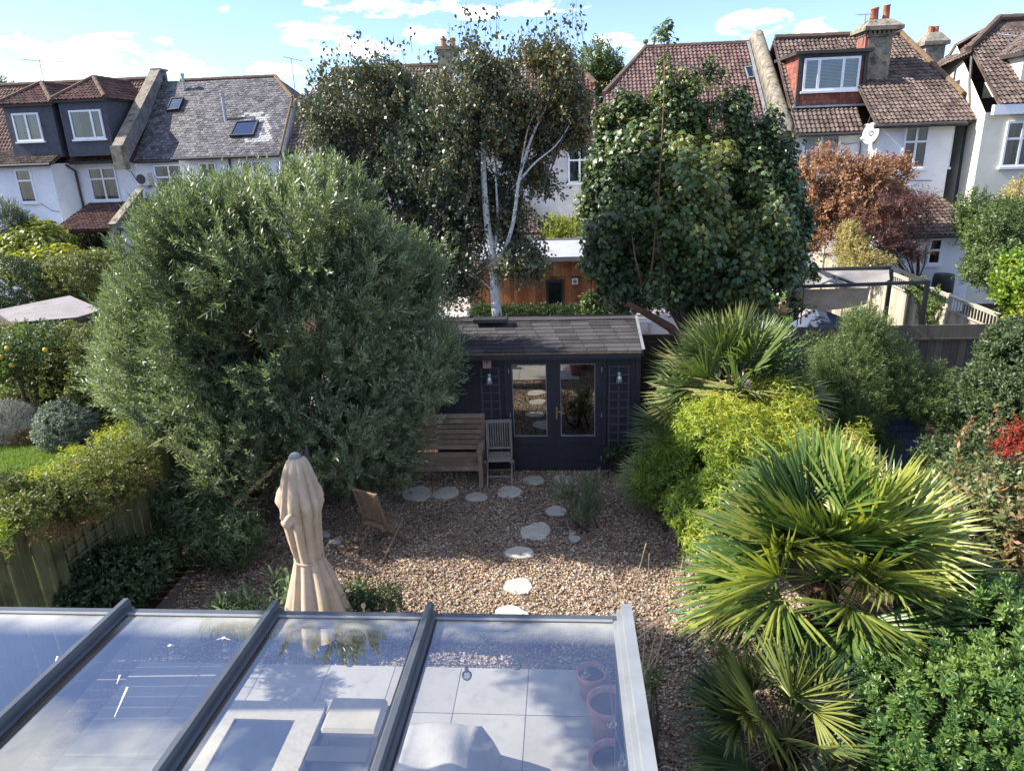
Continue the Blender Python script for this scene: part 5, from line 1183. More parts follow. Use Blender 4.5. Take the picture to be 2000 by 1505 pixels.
# ------------------------------------------------------------------ stepping stones and rocks
ST = [(814, 961, 30, 'oblong sandstone stepping stone furthest left in the row by the bench'), (872, 960, 25, 'sandstone stepping stone second from the left in the row by the bench'), (930, 968, 21, 'squarish stepping stone in front of the bench\'s right leg'),
      (995, 958, 26, 'pale stepping stone with fallen leaves just in front of the grey chair'), (1043, 935, 21, 'stepping stone close to the left summerhouse door'), (1098, 934, 22, 'stepping stone close to the right summerhouse door'),
      (1145, 963, 19, 'stepping stone half hidden behind the little olive bush'), (1086, 995, 20, 'stepping stone touching the left of the little olive bush'), (1047, 1034, 30, 'wide oval stepping stone between the bush and the middle of the path'),
      (1015, 1076, 27, 'round stepping stone with dappled shade, fourth from the glass roof side'), (1013, 1141, 30, 'large round stepping stone crossed by bands of shadow'), (998, 1198, 34, 'stepping stone half hidden behind the edge of the glass roof')]
for k, (px, py, r, lab) in enumerate(ST):
    g_ = np.random.default_rng(200+k); c0 = PZ(px, py, .04); rr = r*mpp(c0); n = 22; mb = MB(); ph = g_.uniform(0, 6.28, 4); el = g_.uniform(.82, 1.1)
    def rad(t): return rr*(1+.07*math.sin(2*t+ph[0])+.06*math.sin(3*t+ph[1])+.035*math.sin(5*t+ph[2])+.02*math.sin(9*t+ph[3]))
    ring = [(c0[0]+rad(2*math.pi*i/n)*math.cos(2*math.pi*i/n), c0[1]+rad(2*math.pi*i/n)*math.sin(2*math.pi*i/n)*el) for i in range(n)]
    V = [(x, y, -.01) for x, y in ring]+[(x, y, .020) for x, y in ring]+[(c0[0]+(x-c0[0])*.96, c0[1]+(y-c0[1])*.96, .028) for x, y in ring]
    mb.add(V, [(i, (i+1) % n, n+(i+1) % n, n+i) for i in range(n)]+[(n+i, n+(i+1) % n, 2*n+(i+1) % n, 2*n+i) for i in range(n)]+[tuple(range(2*n, 3*n))], g_.uniform(0, 1))
    props(mb.build('stepping_stone', M['stone_path']), lab, 'stepping stone', 'stepping stones set in the gravel')
def rock(px, py, r, label, seed):
    g_ = np.random.default_rng(seed); c0 = PZ(px, py, .05); V = []; F = []; n = 10; m = 6
    for j in range(m+1):
        for i in range(n):
            ph = math.pi*j/m; t = 2*math.pi*i/n; k = 1+.13*math.sin(3*t+seed)+.1*math.sin(2*ph+t*2+seed); V.append((c0[0]+r*1.2*k*math.sin(ph)*math.cos(t), c0[1]+r*k*math.sin(ph)*math.sin(t), .04+r*.6*k*math.cos(ph)))
    for j in range(m):
        for i in range(n): F.append((j*n+i, (j+1)*n+i, (j+1)*n+(i+1) % n, j*n+(i+1) % n))
    o = link('rock', V, F, M['rock'], smooth=True); props(o, label, 'rock', 'loose rocks on the gravel')
rock(1122, 1051, .085, 'pale rounded rock on the gravel below the little olive bush', 1); rock(1118, 1040, .05, 'small rock behind the pale rounded rock below the little bush', 2)
rock(632, 1043, .09, 'mossy rock on the gravel right of the parasol', 3); rock(655, 1056, .08, 'flat pale rock right of the mossy rock', 4); rock(742, 968, .09, 'pale rock behind the folding chair at the edge of the olive', 5)
rock(1360, 1095, .12, 'pale rock at the foot of the golden bush', 6); rock(1388, 1132, .13, 'large pale rock under the tip of the palm fan', 7); rock(1385, 1105, .09, 'smaller pale rock between two larger ones beside the palm', 8)

# ------------------------------------------------------------------ bench
def MT(x, y, rot): return Matrix.Translation((x, y, 0)) @ Matrix.Rotation(rot, 4, 'Z')
def bench(x, y, rot, label):
    e = empty('garden_bench', (x, y, 0), label, 'bench'); T = MT(x, y, rot); W = .66     # half width; faces -Y
    for s in (-1, 1):
        mb = MB(); mb.box(s*W-.035, s*W+.035, -.30, -.235, 0, .64, M=T, bev=.005); mb.build('leg', M['oak'], e)
        mb = MB(); mb.bar(T @ Vector((s*W, .26, 0)), T @ Vector((s*W, .24, .42)), .065, .065, up=(0, 1, 0)); mb.bar(T @ Vector((s*W, .24, .40)), T @ Vector((s*W, .40, 1.08)), .065, .06, up=(0, 1, 0)); mb.build('leg', M['oak'], e)
        mb = MB(); mb.box(s*W-.05, s*W+.05, -.33, .30, .645, .675, M=T, bev=.006); mb.build('armrest', M['oak'], e)
        mb = MB(); mb.box(s*W-.022, s*W+.022, -.234, .20, .32, .40, M=T); mb.build('side_rail', M['oak'], e)
    mb = MB()
    for i in range(5): mb.box(-W+.04, W-.04, -.29+.102*i, -.196+.102*i, .405, .432, r=random.random(), M=T, bev=.004)
    mb.build('seat', M['oak'], e)
    mb = MB(); mb.box(-W+.035, W-.035, -.30, -.27, .31, .40, M=T, bev=.004); mb.box(-W+.035, W-.035, .20, .23, .31, .40, M=T); mb.build('apron', M['oak'], e)
    mb = MB()
    for i in range(7):
        z0 = .47+.088*i; y0 = .225+(z0-.42)*.235; c_ = T @ Matrix.Translation((0, y0, z0)) @ Matrix.Rotation(-.23, 4, 'X'); mb.box(-W+.0, W-.0, -.012, .012, 0, .080, r=random.random(), M=c_, bev=.004)
    mb.build('backrest', M['oak'], e); return e
bench(-2.12, 11.0, 0, 'brown teak bench with slatted back left of the grey chair, half under the olive')
# folding slatted chairs
def folding_chair(x, y, rot, label, mat, tilt=.18):
    e = empty('folding_chair', (x, y, 0), label, 'chair', 'slatted wooden folding chairs in the garden'); T = MT(x, y, rot); W = .205
    for s in (-1, 1):
        mb = MB(); mb.bar(T @ Vector((s*W, -.30, 0)), T @ Vector((s*W, .10, .50)), .024, .045, up=(0, 1, 0)); mb.bar(T @ Vector((s*W, .10, .48)), T @ Vector((s*W, .10+.55*math.sin(tilt), .50+.55*math.cos(tilt))), .028, .045, up=(0, 1, 0)); mb.build('leg', M[mat], e)
        mb = MB(); mb.bar(T @ Vector((s*(W+.03), .30, 0)), T @ Vector((s*(W+.03), -.20, .44)), .024, .045, up=(0, 1, 0)); mb.build('leg', M[mat], e)
    mb = MB(); mb.bar(T @ Vector((-W, -.17, .15)), T @ Vector((W, -.17, .15)), .022, .03); mb.bar(T @ Vector((-W-.03, .19, .10)), T @ Vector((W+.03, .19, .10)), .022, .03); mb.build('stretcher', M[mat], e)
    mb = MB()
    for i in range(9): yy = -.235+.046*i; mb.box(-W+.02, W-.02, yy, yy+.034, .437+.008*math.cos(i*.7), .455+.008*math.cos(i*.7), r=random.random(), M=T, bev=.003)
    mb.box(-W, -W+.025, -.24, .18, .415, .436, M=T); mb.box(W-.025, W, -.24, .18, .415, .436, M=T); mb.build('seat', M[mat], e)
    mb = MB(); B0 = T @ Matrix.Translation((0, .115, .53)) @ Matrix.Rotation(-tilt, 4, 'X')
    for i in range(10): xx = -W+.026+(2*W-.052)*i/9; mb.box(xx-.0095, xx+.0095, -.008, .008, .035, .46, r=random.random(), M=B0)
    mb.box(-W, W, -.012, .012, .0, .035, M=B0, bev=.003); mb.box(-W-.02, W+.02, -.013, .013, .46, .52, M=B0, bev=.004); mb.build('backrest', M[mat], e); return e
folding_chair(-1.16, 11.0, 0.05, 'silvered slatted folding chair standing by the summerhouse doors, right of the bench', 'greywood', .10)
folding_chair(-2.66, 8.78, 2.65, 'brown slatted folding chair on the gravel, seen from behind beside the parasol', 'brownwood', .27)

# ------------------------------------------------------------------ closed parasol with tied cover
e = empty('garden_parasol', (-3.02, 6.62, 0), 'closed beige parasol tied at the waist in front of the olive', 'parasol')
pc = Vector((-2.88, 6.70, 0)); nfold = 16
gp_ = np.random.default_rng(404); FA = gp_.uniform(.35, 1.25, 9); FP = np.cumsum(gp_.uniform(.6, 1.4, 9)); FP = FP/FP[-1]*2*math.pi
def rring(z, R_, fold, ph, ox=0, oy=0, n=144):
    out = []
    for k in range(n):
        t = (2*math.pi*k/n) % (2*math.pi); i = int(np.searchsorted(FP, t)); a0 = FP[i-1] if i else 0.0; u = (t-a0)/(FP[min(i, 8)]-a0+1e-9)
        tri = abs(2*((u*1.0+.12*math.sin(z*3+i)) % 1.0)-1); f = (tri**1.6)*2-1                      # sharp creases between rounded lobes
        r_ = R_*(1-fold*FA[min(i, 8)]*f+.05*math.sin(2*t+z*2+1)+.02*math.sin(5*t+z*6)); out.append((pc.x+ox+r_*math.cos(t), pc.y+oy+r_*math.sin(t), z))
    return out
PR = [(2.38, .065, .05), (2.34, .10, .10), (2.24, .135, .16), (2.08, .175, .20), (1.94, .210, .24), (1.84, .225, .28), (1.75, .190, .32), (1.58, .178, .30), (1.40, .168, .26), (1.26, .158, .20), (1.18, .148, .15), (1.12, .156, .19), (.98, .188, .26), (.76, .240, .30), (.50, .30, .32), (.22, .36, .34)]
V = []; N_ = 144
for (z, R_, fo) in PR:
    V += rring(z+0, R_, fo, .25*math.sin(z*2.2), .015*math.sin(z*3), 0)
F = [(i*N_+k, i*N_+(k+1) % N_, (i+1)*N_+(k+1) % N_, (i+1)*N_+k) for i in range(len(PR)-1) for k in range(N_)]
V = np.array(V); V[:, 2] += np.where(V[:, 2] < .5, .10*np.sin(np.arctan2(V[:, 1]-pc.y, V[:, 0]-pc.x)*5), 0)
V[:, 2] += np.where((V[:, 2] > 1.72) & (V[:, 2] < 1.96), .07*np.sin(np.arctan2(V[:, 1]-pc.y, V[:, 0]-pc.x)*4+1), 0)
o = link('canopy', V, F, M['canvas'], e, smooth=True)
# loose flap of cloth folded over the shoulder
mb = MB(); V = []
for i in range(9):
    u = i/8; a = pc+Vector((-.17+.13*u, -.205-.02*math.sin(u*3), 1.72+.13*u)); b = a+Vector((.055, -.005, -.10)); V += [a, a+Vector((.02, -.035, -.02)), b]
mb.add(V, [(3*i+j, 3*i+3+j, 3*i+4+j, 3*i+1+j) for i in range(8) for j in range(2)]); mb.build('cloth_fold', M['canvas'], o, smooth=True)
mb = MB(); mb.tube([(pc.x+.158*math.cos(t), pc.y+.158*math.sin(t), 1.18+.02*math.sin(t)) for t in np.linspace(0, 2*math.pi, 33)], .011, 6); mb.tube([pc+Vector((.15, -.05, 1.18)), pc+Vector((.20, -.05, 1.19)), pc+Vector((.25, -.04, 1.08)), pc+Vector((.29, -.02, .92))], .007, 6); mb.build('tie', M['cord'], e)
mb = MB(); mb.tube([(pc.x, pc.y, 0), (pc.x, pc.y, 2.40)], .024, 12); mb.build('pole', M['grey_frame'], e)
MB().lathe((pc.x, pc.y, 2.36), [(.066, 0), (.068, .03), (.045, .055), (.015, .07), (0, .075)], 18).build('finial', M['grey_frame'], e, smooth=True)
mb = MB(); mb.box(pc.x-.26, pc.x+.26, pc.y-.26, pc.y+.26, 0, .07, bev=.015); mb.build('base', M['stone'], e)
a = PY(594, 850, 8.9); mb = MB(); mb.tube([(a[0], 8.9, 0), (a[0], 8.9, a[2])], .035, 10); mb.lathe((a[0], 8.9, a[2]), [(.04, 0), (.055, .01), (.05, .07), (0, .08)], 12); mb.build('garden_post', M['grey_frame'], label='dark grey upright post standing behind the beige parasol', cat='post')

# ------------------------------------------------------------------ glass roof over the terrace
SL = math.tan(math.radians(3.4)); GZ = 2.206; GY = 4.27
def gz(y): return GZ+(GY-y)*SL
h = empty('glass_veranda', (-1.9, 4.2, 0), 'glass veranda roof with grey aluminium rafters in the foreground', 'veranda')
th = math.atan(SL)
def beam(x, name, mat, prof, y0=.2, y1=GY+.06, dz=0, caps=True):
    """extrude a cross-section (x, z) list up the slope"""
    V = []; n = len(prof)
    for y in (y1, y0):
        for (a, b) in prof: V.append((x+a, y, gz(y)+b+dz))
    F = [(i, (i+1) % n, n+(i+1) % n, n+i) for i in range(n)]+[tuple(range(n-1, -1, -1)), tuple(range(n, 2*n))]
    mb = MB(); mb.add(V, F); return mb.build(name, M[mat], h)
RP = [(-.052, -.09), (-.052, .018), (-.030, .026), (-.030, .070), (-.018, .094), (.018, .094), (.030, .070), (.030, .026), (.052, .018), (.052, -.09)]
bxs = [-4.47, -3.32, -2.165, -1.01]
for x in bxs:
    b = beam(x, 'rafter', 'alu', RP)
    mb = MB(); y0, y1 = .2, GY+.02
    for s in (-1, 1):
        mb.add([(x+s*.0525, y1, gz(y1)+.0155), (x+s*.064, y1, gz(y1)+.0155), (x+s*.064, y0, gz(y0)+.0155), (x+s*.0525, y0, gz(y0)+.0155), (x+s*.0525, y1, gz(y1)+.007), (x+s*.064, y1, gz(y1)+.007)], [(0, 1, 2, 3), (4, 5, 1, 0)])
    mb.build('rubber_seal', M['rubber'], b)
SP = [(-.075, -.09), (-.075, .012), (-.045, .012), (-.045, .045), (-.012, .045), (-.012, .105), (.06, .105), (.06, -.09)]
beam(.375, 'side_beam', 'alu_side', SP)
mb = MB(); mb.box(-5.2, .43, GY-.012, GY+.028, GZ-.10, GZ+.022); mb.build('front_profile', M['alu'], h)
mb = MB(); mb.box(-5.2, .43, GY+.0285, GY+.095, GZ-.115, GZ-.028); mb.build('gutter', M['alu'], h)
mb = MB(); mb.box(-5.2, .30, GY-.040, GY-.0125, GZ+.0125, GZ+.020); mb.build('glazing_bar', M['alu_side'], h)
for i in range(4):
    xa = bxs[i]+.03; xb = (bxs[i+1]-.03) if i < 3 else .335
    y0, y1 = .2, GY-.013; V = [(xa, y0, gz(y0)+.004), (xb, y0, gz(y0)+.004), (xb, y1, gz(y1)+.004), (xa, y1, gz(y1)+.004)]
    o = link('glass_pane', V, [(0, 1, 2, 3)], M['roofglass'], h)
for x in (-4.9, .375): MB().box(x-.05, x+.05, GY-.10, GY-.045, 0, GZ-.1).build('post', M['alu'], h)
# bird droppings dried on the glass
for (px, py, qx, qy, w) in ((243, 1318, 218, 1380, .014), (228, 1293, 222, 1312, .012), (105, 1255, 100, 1268, .014)):
    mb = MB(); a = Vector(PZ(px, py, 2.35)); b = Vector(PZ(qx, qy, 2.35)); L_ = []; R_ = []
    for k in range(8):
        p = a.lerp(b, k/7); p.z = gz(p.y)+.0065; s = Vector((w/2*(1-k/9), 0, 0)); L_.append(p-s); R_.append(p+s)
    mb.poly(L_+R_[::-1]); mb.build('dried_dropping', M['paper'], h)
# festoon lights hanging under the glass
e = empty('string_light', (-1.2, 4.0, 1.8), 'festoon light string with clear round bulbs under the glass roof', 'string light')
BL = [(335, 1277, 2.16), (440, 1262, 2.16), (562, 1288, 2.14), (683, 1292, 2.14), (912, 1318, 2.14), (1010, 1298, 2.14), (1145, 1317, 2.10), (1188, 1308, 2.10), (1197, 1415, 2.02), (1215, 1490, 1.95)]
prev = None; mb = MB(); bm_ = MB()
for (px, py, z) in BL:
    p = Vector(PZ(px, py, z)); MB().lathe(p, [(0, -.034), (.018, -.030), (.030, -.016), (.034, 0), (.030, .016), (.018, .030), (.012, .034)], 16).build('bulb', M['led'], e, smooth=True)
    bm_.tube([p+Vector((0, 0, .03)), p+Vector((0, 0, .075))], .013, 8)
    if prev is not None: q = prev; m_ = q.lerp(p, .5)-Vector((0, 0, .03)); mb.tube([q+Vector((0, 0, .075)), m_+Vector((0, 0, .07)), p+Vector((0, 0, .075))], .0035, 5)
    prev = p
mb.build('cable', M['wire'], e); bm_.build('socket', M['wire'], e)
# terracotta pots by the post
for (px, py, r, z, lab) in ((1155, 1315, .155, .30, 'smaller terracotta pot at the far corner of the patio'), (1188, 1372, .20, .44, 'large terracotta pot in the middle of the row of pots'), (1196, 1482, .20, .44, 'large terracotta pot nearest the camera under the glass roof')):
    c0 = PZ(px, py, z); e = empty('terracotta_pot', (c0[0], c0[1], .03), lab, 'pot', 'terracotta pots along the side of the patio')
    MB().lathe((c0[0], c0[1], .03), [(0, 0), (r*.68, 0), (r*.92, z-.10), (r*.92, z-.07), (r*1.0, z-.07), (r*1.02, z), (r*.92, z), (r*.88, z-.06), (0, z-.06)], 28).build('pot', M['terracotta'], e, smooth=True)
    MB().lathe((c0[0], c0[1], z-.03), [(r*.86, 0), (r*.5, .01), (0, .015)], 20).build('soil', M['soil'], e)
# low cream table with dark top and covered furniture, seen through the glass
T0 = PZ(432, 1368, .45); T1 = PZ(640, 1368, .45); ty = (T0[1]+T1[1])/2
e = empty('outdoor_table', ((T0[0]+T1[0])/2, ty-.6, 0), 'low cream stone table with a dark inset, seen through the glass roof', 'table')
x0, x1, y1, y0 = T0[0]-.0, T1[0], ty, ty-1.35
mb = MB(); mb.box(x0, x1, y1-.23, y1, .39, .45); mb.box(x0, x0+.23, y0, y1-.23, .39, .45); mb.box(x1-.23, x1, y0, y1-.23, .39, .45); mb.box(x0, x1, y0-.23, y0, .39, .45); mb.build('tabletop', M['creamtop'], e)
mb = MB(); mb.box(x0+.23, x1-.23, y0, y1-.23, .37, .43); mb.build('inset_panel', M['darktop'], e)
for (x, y) in ((x0+.06, y1-.06), (x1-.06, y1-.06), (x0+.06, y0-.17), (x1-.06, y0-.17)): MB().box(x-.04, x+.04, y-.04, y+.04, .03, .39).build('leg', M['creamtop'], e)
c0 = PZ(690, 1400, .42); e = empty('outdoor_chair', (c0[0], c0[1], 0), 'cream cushioned low chair right of the low table, seen through the glass roof', 'chair')
cx, cy = c0[0], c0[1]
mb = MB(); mb.box(cx-.27, cx+.27, cy-.18, cy+.25, .34, .44, bev=.03); mb.build('cushion', M['creamfab'], e)
mb = MB(); mb.box(cx-.28, cx+.28, cy-.52, cy-.36, .40, .46, bev=.02); mb.box(cx-.30, cx-.26, cy-.5, cy+.25, .30, .335); mb.box(cx+.26, cx+.30, cy-.5, cy+.25, .30, .335); mb.build('frame', M['dark_frame'], e)
for (a, b) in ((-.28, -.48), (.28, -.48), (-.28, .23), (.28, .23)): MB().box(cx+a-.02, cx+a+.02, cy+b-.02, cy+b+.02, .03, .299).build('leg', M['dark_frame'], e)
c0 = PZ(850, 1500, .55); V = []; nx, ny = 26, 20; cx, cy = c0[0], c0[1]-.02
for j in range(ny+1):
    for i in range(nx+1):
        u, v = (i/nx-.5)*2, (j/ny-.5)*2; e_ = max(abs(u), abs(v)); k = max(0, (e_-.72)/.28); z = .62*(1-k**1.6)+.03*math.sin(u*5+v*3)+.03*math.sin(v*7-u*2)*(1-k)+.10*max(0, .5-abs(u-.35)); V.append((cx+u*.42*(1+.12*k), cy+v*.62*(1+.1*k), max(.03, z)))
o = link('furniture_cover', V, [(j*(nx+1)+i, j*(nx+1)+i+1, (j+1)*(nx+1)+i+1, (j+1)*(nx+1)+i) for j in range(ny) for i in range(nx)], M['cover'], smooth=True); props(o, 'beige fabric cover draped over furniture on the patio', 'cover')
# blue playhouse boards behind the golden bush, pale tray, post heads
a = PZ(1690, 830, 1.0); b = PZ(1790, 890, .55)
e = empty('storage_box', (5.1, 11.3, 0), 'blue slatted storage box behind the golden bush, under the feathery tree', 'storage box')
mb = MB()
for i in range(7): mb.box(4.55, 5.85, 11.28-.0, 11.32, .1+.13*i, .22+.13*i, r=random.random())
mb.build('front', M['blue'], e); mb = MB(); mb.slab([(4.5, 11.2, 1.02), (5.9, 11.2, 1.02), (5.9, 12.0, 1.12), (4.5, 12.0, 1.12)], (0, 0, 1), .05, .8); mb.build('lid', M['blue'], e)
MB().box(4.57, 5.83, 11.33, 11.95, .05, 1.0).build('body', M['blue'], e)
c0 = PZ(1545, 705, 1.3); MB().slab([Vector(c0)+Vector(q) for q in ((-.45, -.3, 0), (.45, -.35, 0), (.5, .3, .1), (-.4, .3, .1))], (0, 0, 1), .04).build('table_top', M['deck'], label='pale worn board lying behind the tall fan palm', cat='board')
a = PY(710, 1186, 6.6); 
mb = MB(); mb.tube([(a[0], 6.6, 0), (a[0], 6.6, a[2])], .011, 6); mb.lathe((a[0], 6.6, a[2]), [(0, 0), (.022, .005), (.026, .03), (.02, .05), (0, .055)], 10); mb.build('garden_stake', M['straw'], label='short straw-coloured stake with a knob just beyond the glass roof', cat='stake')
# coiled green hose hint by the palms
a = PZ(1322, 1193, .05); mb = MB(); mb.tube([(a[0]-.10, a[1], .05), (a[0]-.04, a[1]+.02, .06), (a[0]+.03, a[1]-.01, .05), (a[0]+.12, a[1]-.03, .04)], .010, 7); M['green'] = pm('green_plastic', [(.01, .22, .12), (.02, .30, .17)], 5, .5, .4); props(mb.build('garden_hose', M['green']), 'short bright green piece of garden hose beside the palm', 'hose')
# ------------------------------------------------------------------ palms
def fan(mb_unused, hub, d, s, R, g, n=34, arc=3.7, droop=.16, cup=.18):
    """pleated fan of narrow split blades around hub; d out along the stalk, s across; returns V, F, R"""
    V = []; F = []; RR = []; up = np.cross(s, d)
    if up[2] < 0: up = -up
    leafr = g.uniform(.05, .8)
    for i in range(n):
        a = -arc/2+arc*i/(n-1)+g.normal(0, .022); L = R*(.72+.28*math.cos(a*.55))*g.uniform(.93, 1.05)
        dr = d*math.cos(a)+s*math.sin(a); dr = nrm(dr+up*(cup*(abs(a)/1.8)**1.5+g.normal(0, .05))); ss = nrm(np.cross(up, dr)); w = R*.037
        r_ = float(np.clip(leafr+g.uniform(-.08, .16), .05, .97)); L *= g.uniform(.6, .9) if g.uniform() < .06 else 1; k0 = len(V); dp = droop*g.uniform(.6, 1.5)
        tw = g.uniform(-.4, .4)
        for (t, hw) in ((.03, .2), (.40, 1.0), (.74, .80)):
            c = hub+dr*L*t+np.array([0, 0, -1])*L*dp*t*t; fold = up*w*.7*hw
            V += [c-ss*w*hw*.5*1.0-fold*.5, c+fold*.5, c+ss*w*hw*.5-fold*.5]
            RR += [r_]*3
        V.append(hub+dr*L+np.array([0, 0, -1])*L*dp*1.15); RR.append(min(1, r_+.12))
        for j in (0, 3): F += [(k0+j, k0+j+1, k0+j+4, k0+j+3), (k0+j+1, k0+j+2, k0+j+5, k0+j+4)]
        F.append((k0+6, k0+7, k0+8, k0+9))
    return V, F, RR
def stalk(a, b, w, V, F, RR, sag=.0):
    a = np.array(a); b = np.array(b); d = nrm(b-a); s = nrm(np.cross(d, [0, 0, 1.])+1e-6); u = np.cross(s, d)
    k0 = len(V)
    for t in (0, .5, 1.0):
        c = a+(b-a)*t; c[2] += math.sin(t*math.pi)*sag; ww = w*(1-.5*t)
        V += [c-s*ww, c+u*ww, c+s*ww, c-u*ww]; RR += [.62]*4
    for q in (0, 4):
        for i in range(4): F.append((k0+q+i, k0+q+(i+1) % 4, k0+q+4+(i+1) % 4, k0+q+4+i))
def palm(name, label, base, top, nf, pet, R, mat, seed, elev=(-25, 80), r0=.11, fl=34, sx=1.0, azr=None, group='fan palms in the right-hand border', forced=(), dead=4):
    g = np.random.default_rng(seed); e = empty(name, tuple(base), label, 'palm', group); top = np.array(top, float)
    mb = MB(); prof = []; b = Vector(base); t = Vector(top)
    nseg = 14; V = []; F = []; N_ = 16
    for j in range(nseg+1):
        u = j/nseg; c = b.lerp(t, u)
        for k in range(N_):
            a = 2*math.pi*k/N_; rr = r0*(1.15-.25*u)*(1+.16*g.uniform(-1, 1)+.12*(j % 2)); V.append((c.x+rr*math.cos(a), c.y+rr*math.sin(a), c.z))
    F = [(j*N_+k, j*N_+(k+1) % N_, (j+1)*N_+(k+1) % N_, (j+1)*N_+k) for j in range(nseg) for k in range(N_)]
    mb.add(V, F)
    for i in range(150):                                # old leaf bases and hairy fibre
        u = g.uniform(.15, 1); a = g.uniform(0, 6.28); c = b.lerp(t, u); o = Vector((math.cos(a), math.sin(a), 0)); p = c+o*r0*.85
        q = p+o*g.uniform(.03, .12)+Vector((0, 0, g.uniform(.05, .18))); w = g.uniform(.004, .018); sd = Vector((-o.y, o.x, 0))*w
        mb.add([p-sd, p+sd, q+sd*.5, q-sd*.5], [(0, 1, 2, 3)], g.uniform(0, 1))
    mb.build('trunk', M['fibre'], e)
    for i in range(nf):
        if i < len(forced): az, el = map(math.radians, forced[i])
        else:
            az = (i*2.39996+g.normal(0, .2)) if azr is None else math.radians(g.uniform(*azr))
            q = (i+.5)/nf; el = math.radians(elev[1]+(elev[0]-elev[1])*q**1.25+g.normal(0, 9))
        o = np.array([math.cos(az)*math.cos(el), math.sin(az)*math.cos(el), math.sin(el)])
        pl = pet*g.uniform(.8, 1.15); h = top+o*pl+np.array([0, 0, -.06*pl]); dd = nrm(o+np.array([0, 0, g.uniform(-.25, .12)])+g.normal(0, .08, 3))
        s = np.cross(dd, [0, 0, 1.]); s = nrm(s+g.normal(0, .50, 3)); s = nrm(s-dd*np.dot(s, dd))
        V, F, RR = fan(None, h, dd, s, R*g.uniform(.85, 1.1), g, fl, arc=g.uniform(2.2, 3.5), droop=g.uniform(.02, .13), cup=g.uniform(.0, .6))
        stalk(top+o*.03, h, .011, V, F, RR, .02)
        link('frond', V, np.array(F), mat, e, rnd=RR)
    for i in range(dead):
        az = g.uniform(0, 6.28); el = math.radians(g.uniform(-78, -50)); o = np.array([math.cos(az)*math.cos(el), math.sin(az)*math.cos(el), math.sin(el)])
        h = top-np.array([0, 0, .15])+o*.34; dd = nrm(o+g.normal(0, .12, 3)); s = nrm(np.cross(dd, [0, 0, 1.])+g.normal(0, .4, 3)); s = nrm(s-dd*np.dot(s, dd))
        V, F, RR = fan(None, h, dd, s, R*.62, g, 22, arc=1.9, droop=.3, cup=.6); stalk(top-np.array([0, 0, .12]), h, .010, V, F, RR)
        link('dead_frond', V, np.array(F), LM['dead'], e, rnd=RR)
    return e
def P0(px, py, z): return PZ(px, py, z)
bp = (2.52, 6.20)
palm('fan_palm', 'largest fan palm, its yellow-green fans filling the right foreground', (bp[0], bp[1], 0), (bp[0], bp[1], 1.30), 54, .70, .88, LM['palm'], 5, elev=(-14, 84), r0=.13, fl=38,
     forced=((178, -6), (186, -14), (250, -30), (275, -38), (300, -20), (345, -16), (0, -5)))
palm('fan_palm', 'low fan palm with shade-tinted leaves at the bottom, in front of the largest palm', (1.82, 4.95, 0), (1.82, 4.9, .55), 26, .48, .62, LM['palm_shade_tint'], 6, elev=(-15, 80), r0=.08, forced=((270, 0), (300, 5), (200, -5)))
palm('fan_palm', 'tall pale fan palm behind the golden bush, right of the summerhouse', (2.55, 10.9, 0), (2.60, 10.75, 1.66), 38, .66, .84, LM['palm2'], 7, elev=(-8, 78), r0=.11, forced=((180, 5), (190, -5), (200, 10)))
palm('fan_palm', 'half-hidden pale fan palm between the summerhouse and the golden bush', (1.95, 10.4, 0), (1.95, 10.3, .95), 20, .50, .62, LM['palm2'], 8, elev=(-12, 70), r0=.07, forced=((185, 10), (200, -5), (215, -12)))
palm('fan_palm', 'lowest small fan palm with drooping pale fans by the summerhouse corner', (1.55, 9.9, 0), (1.52, 9.85, .52), 13, .38, .48, LM['palm2'], 9, elev=(0, 65), r0=.05, forced=((180, 20), (200, 0), (165, 5)))
a = P0(1560, 790, 1.2); palm('fan_palm', 'small dark fan palm behind the golden bush, below the pale board', (a[0], a[1], 0), (a[0], a[1], .9), 12, .3, .5, LM['palm'], 10, elev=(20, 80), r0=.05)
palm('fan_palm', 'small dark fan palm on the soil at the bottom edge, left of the laurel', (2.15, 4.15, 0), (2.15, 4.1, .12), 9, .22, .4, LM['palm'], 12, elev=(5, 70), r0=.04)

# ------------------------------------------------------------------ olive tree
OY = .35
ob = [B(a_, b_, y_+OY, *r_) for a_, b_, y_, *r_ in ((565, 490, 9.3, 195, 110, 1.5), (445, 570, 9.3, 165, 135, 1.4), (700, 570, 9.5, 135, 125, 1.25), (565, 640, 9.5, 240, 180, 1.5), (775, 705, 10.2, 112, 150, 1.0),
      (350, 720, 9.7, 130, 150, 1.3), (480, 820, 9.4, 190, 135, 1.3), (640, 800, 9.5, 170, 160, 1.2), (350, 865, 9.1, 95, 70, .85), (720, 890, 9.9, 105, 95, .8), (630, 415, 8.9, 95, 55, .9), (420, 455, 8.9, 90, 70, .9), (290, 640, 9.9, 60, 85, .7))]
e = empty('olive_tree', (-3.9, 10.1, 0), 'large bushy olive tree with silvery green leaves filling the left middle of the garden', 'olive tree')
foliage('crown', LM['olive'], ob, 16500, 'olive', .36, (.70, 1.0, .40), shell=.20, amp=.16, freq=3.2, gap=-.72, seed=11, parent=e, huefreq=1.2, zmin=.35)
o_ = MB(); g_ = np.random.default_rng(12)
limbs((-3.9, 10.3, 0), (-3.9, 10.2, .9), ob, .16, g_, 14, sub=4, mb=o_); o_.build('trunk', M['bark'], e, smooth=True)

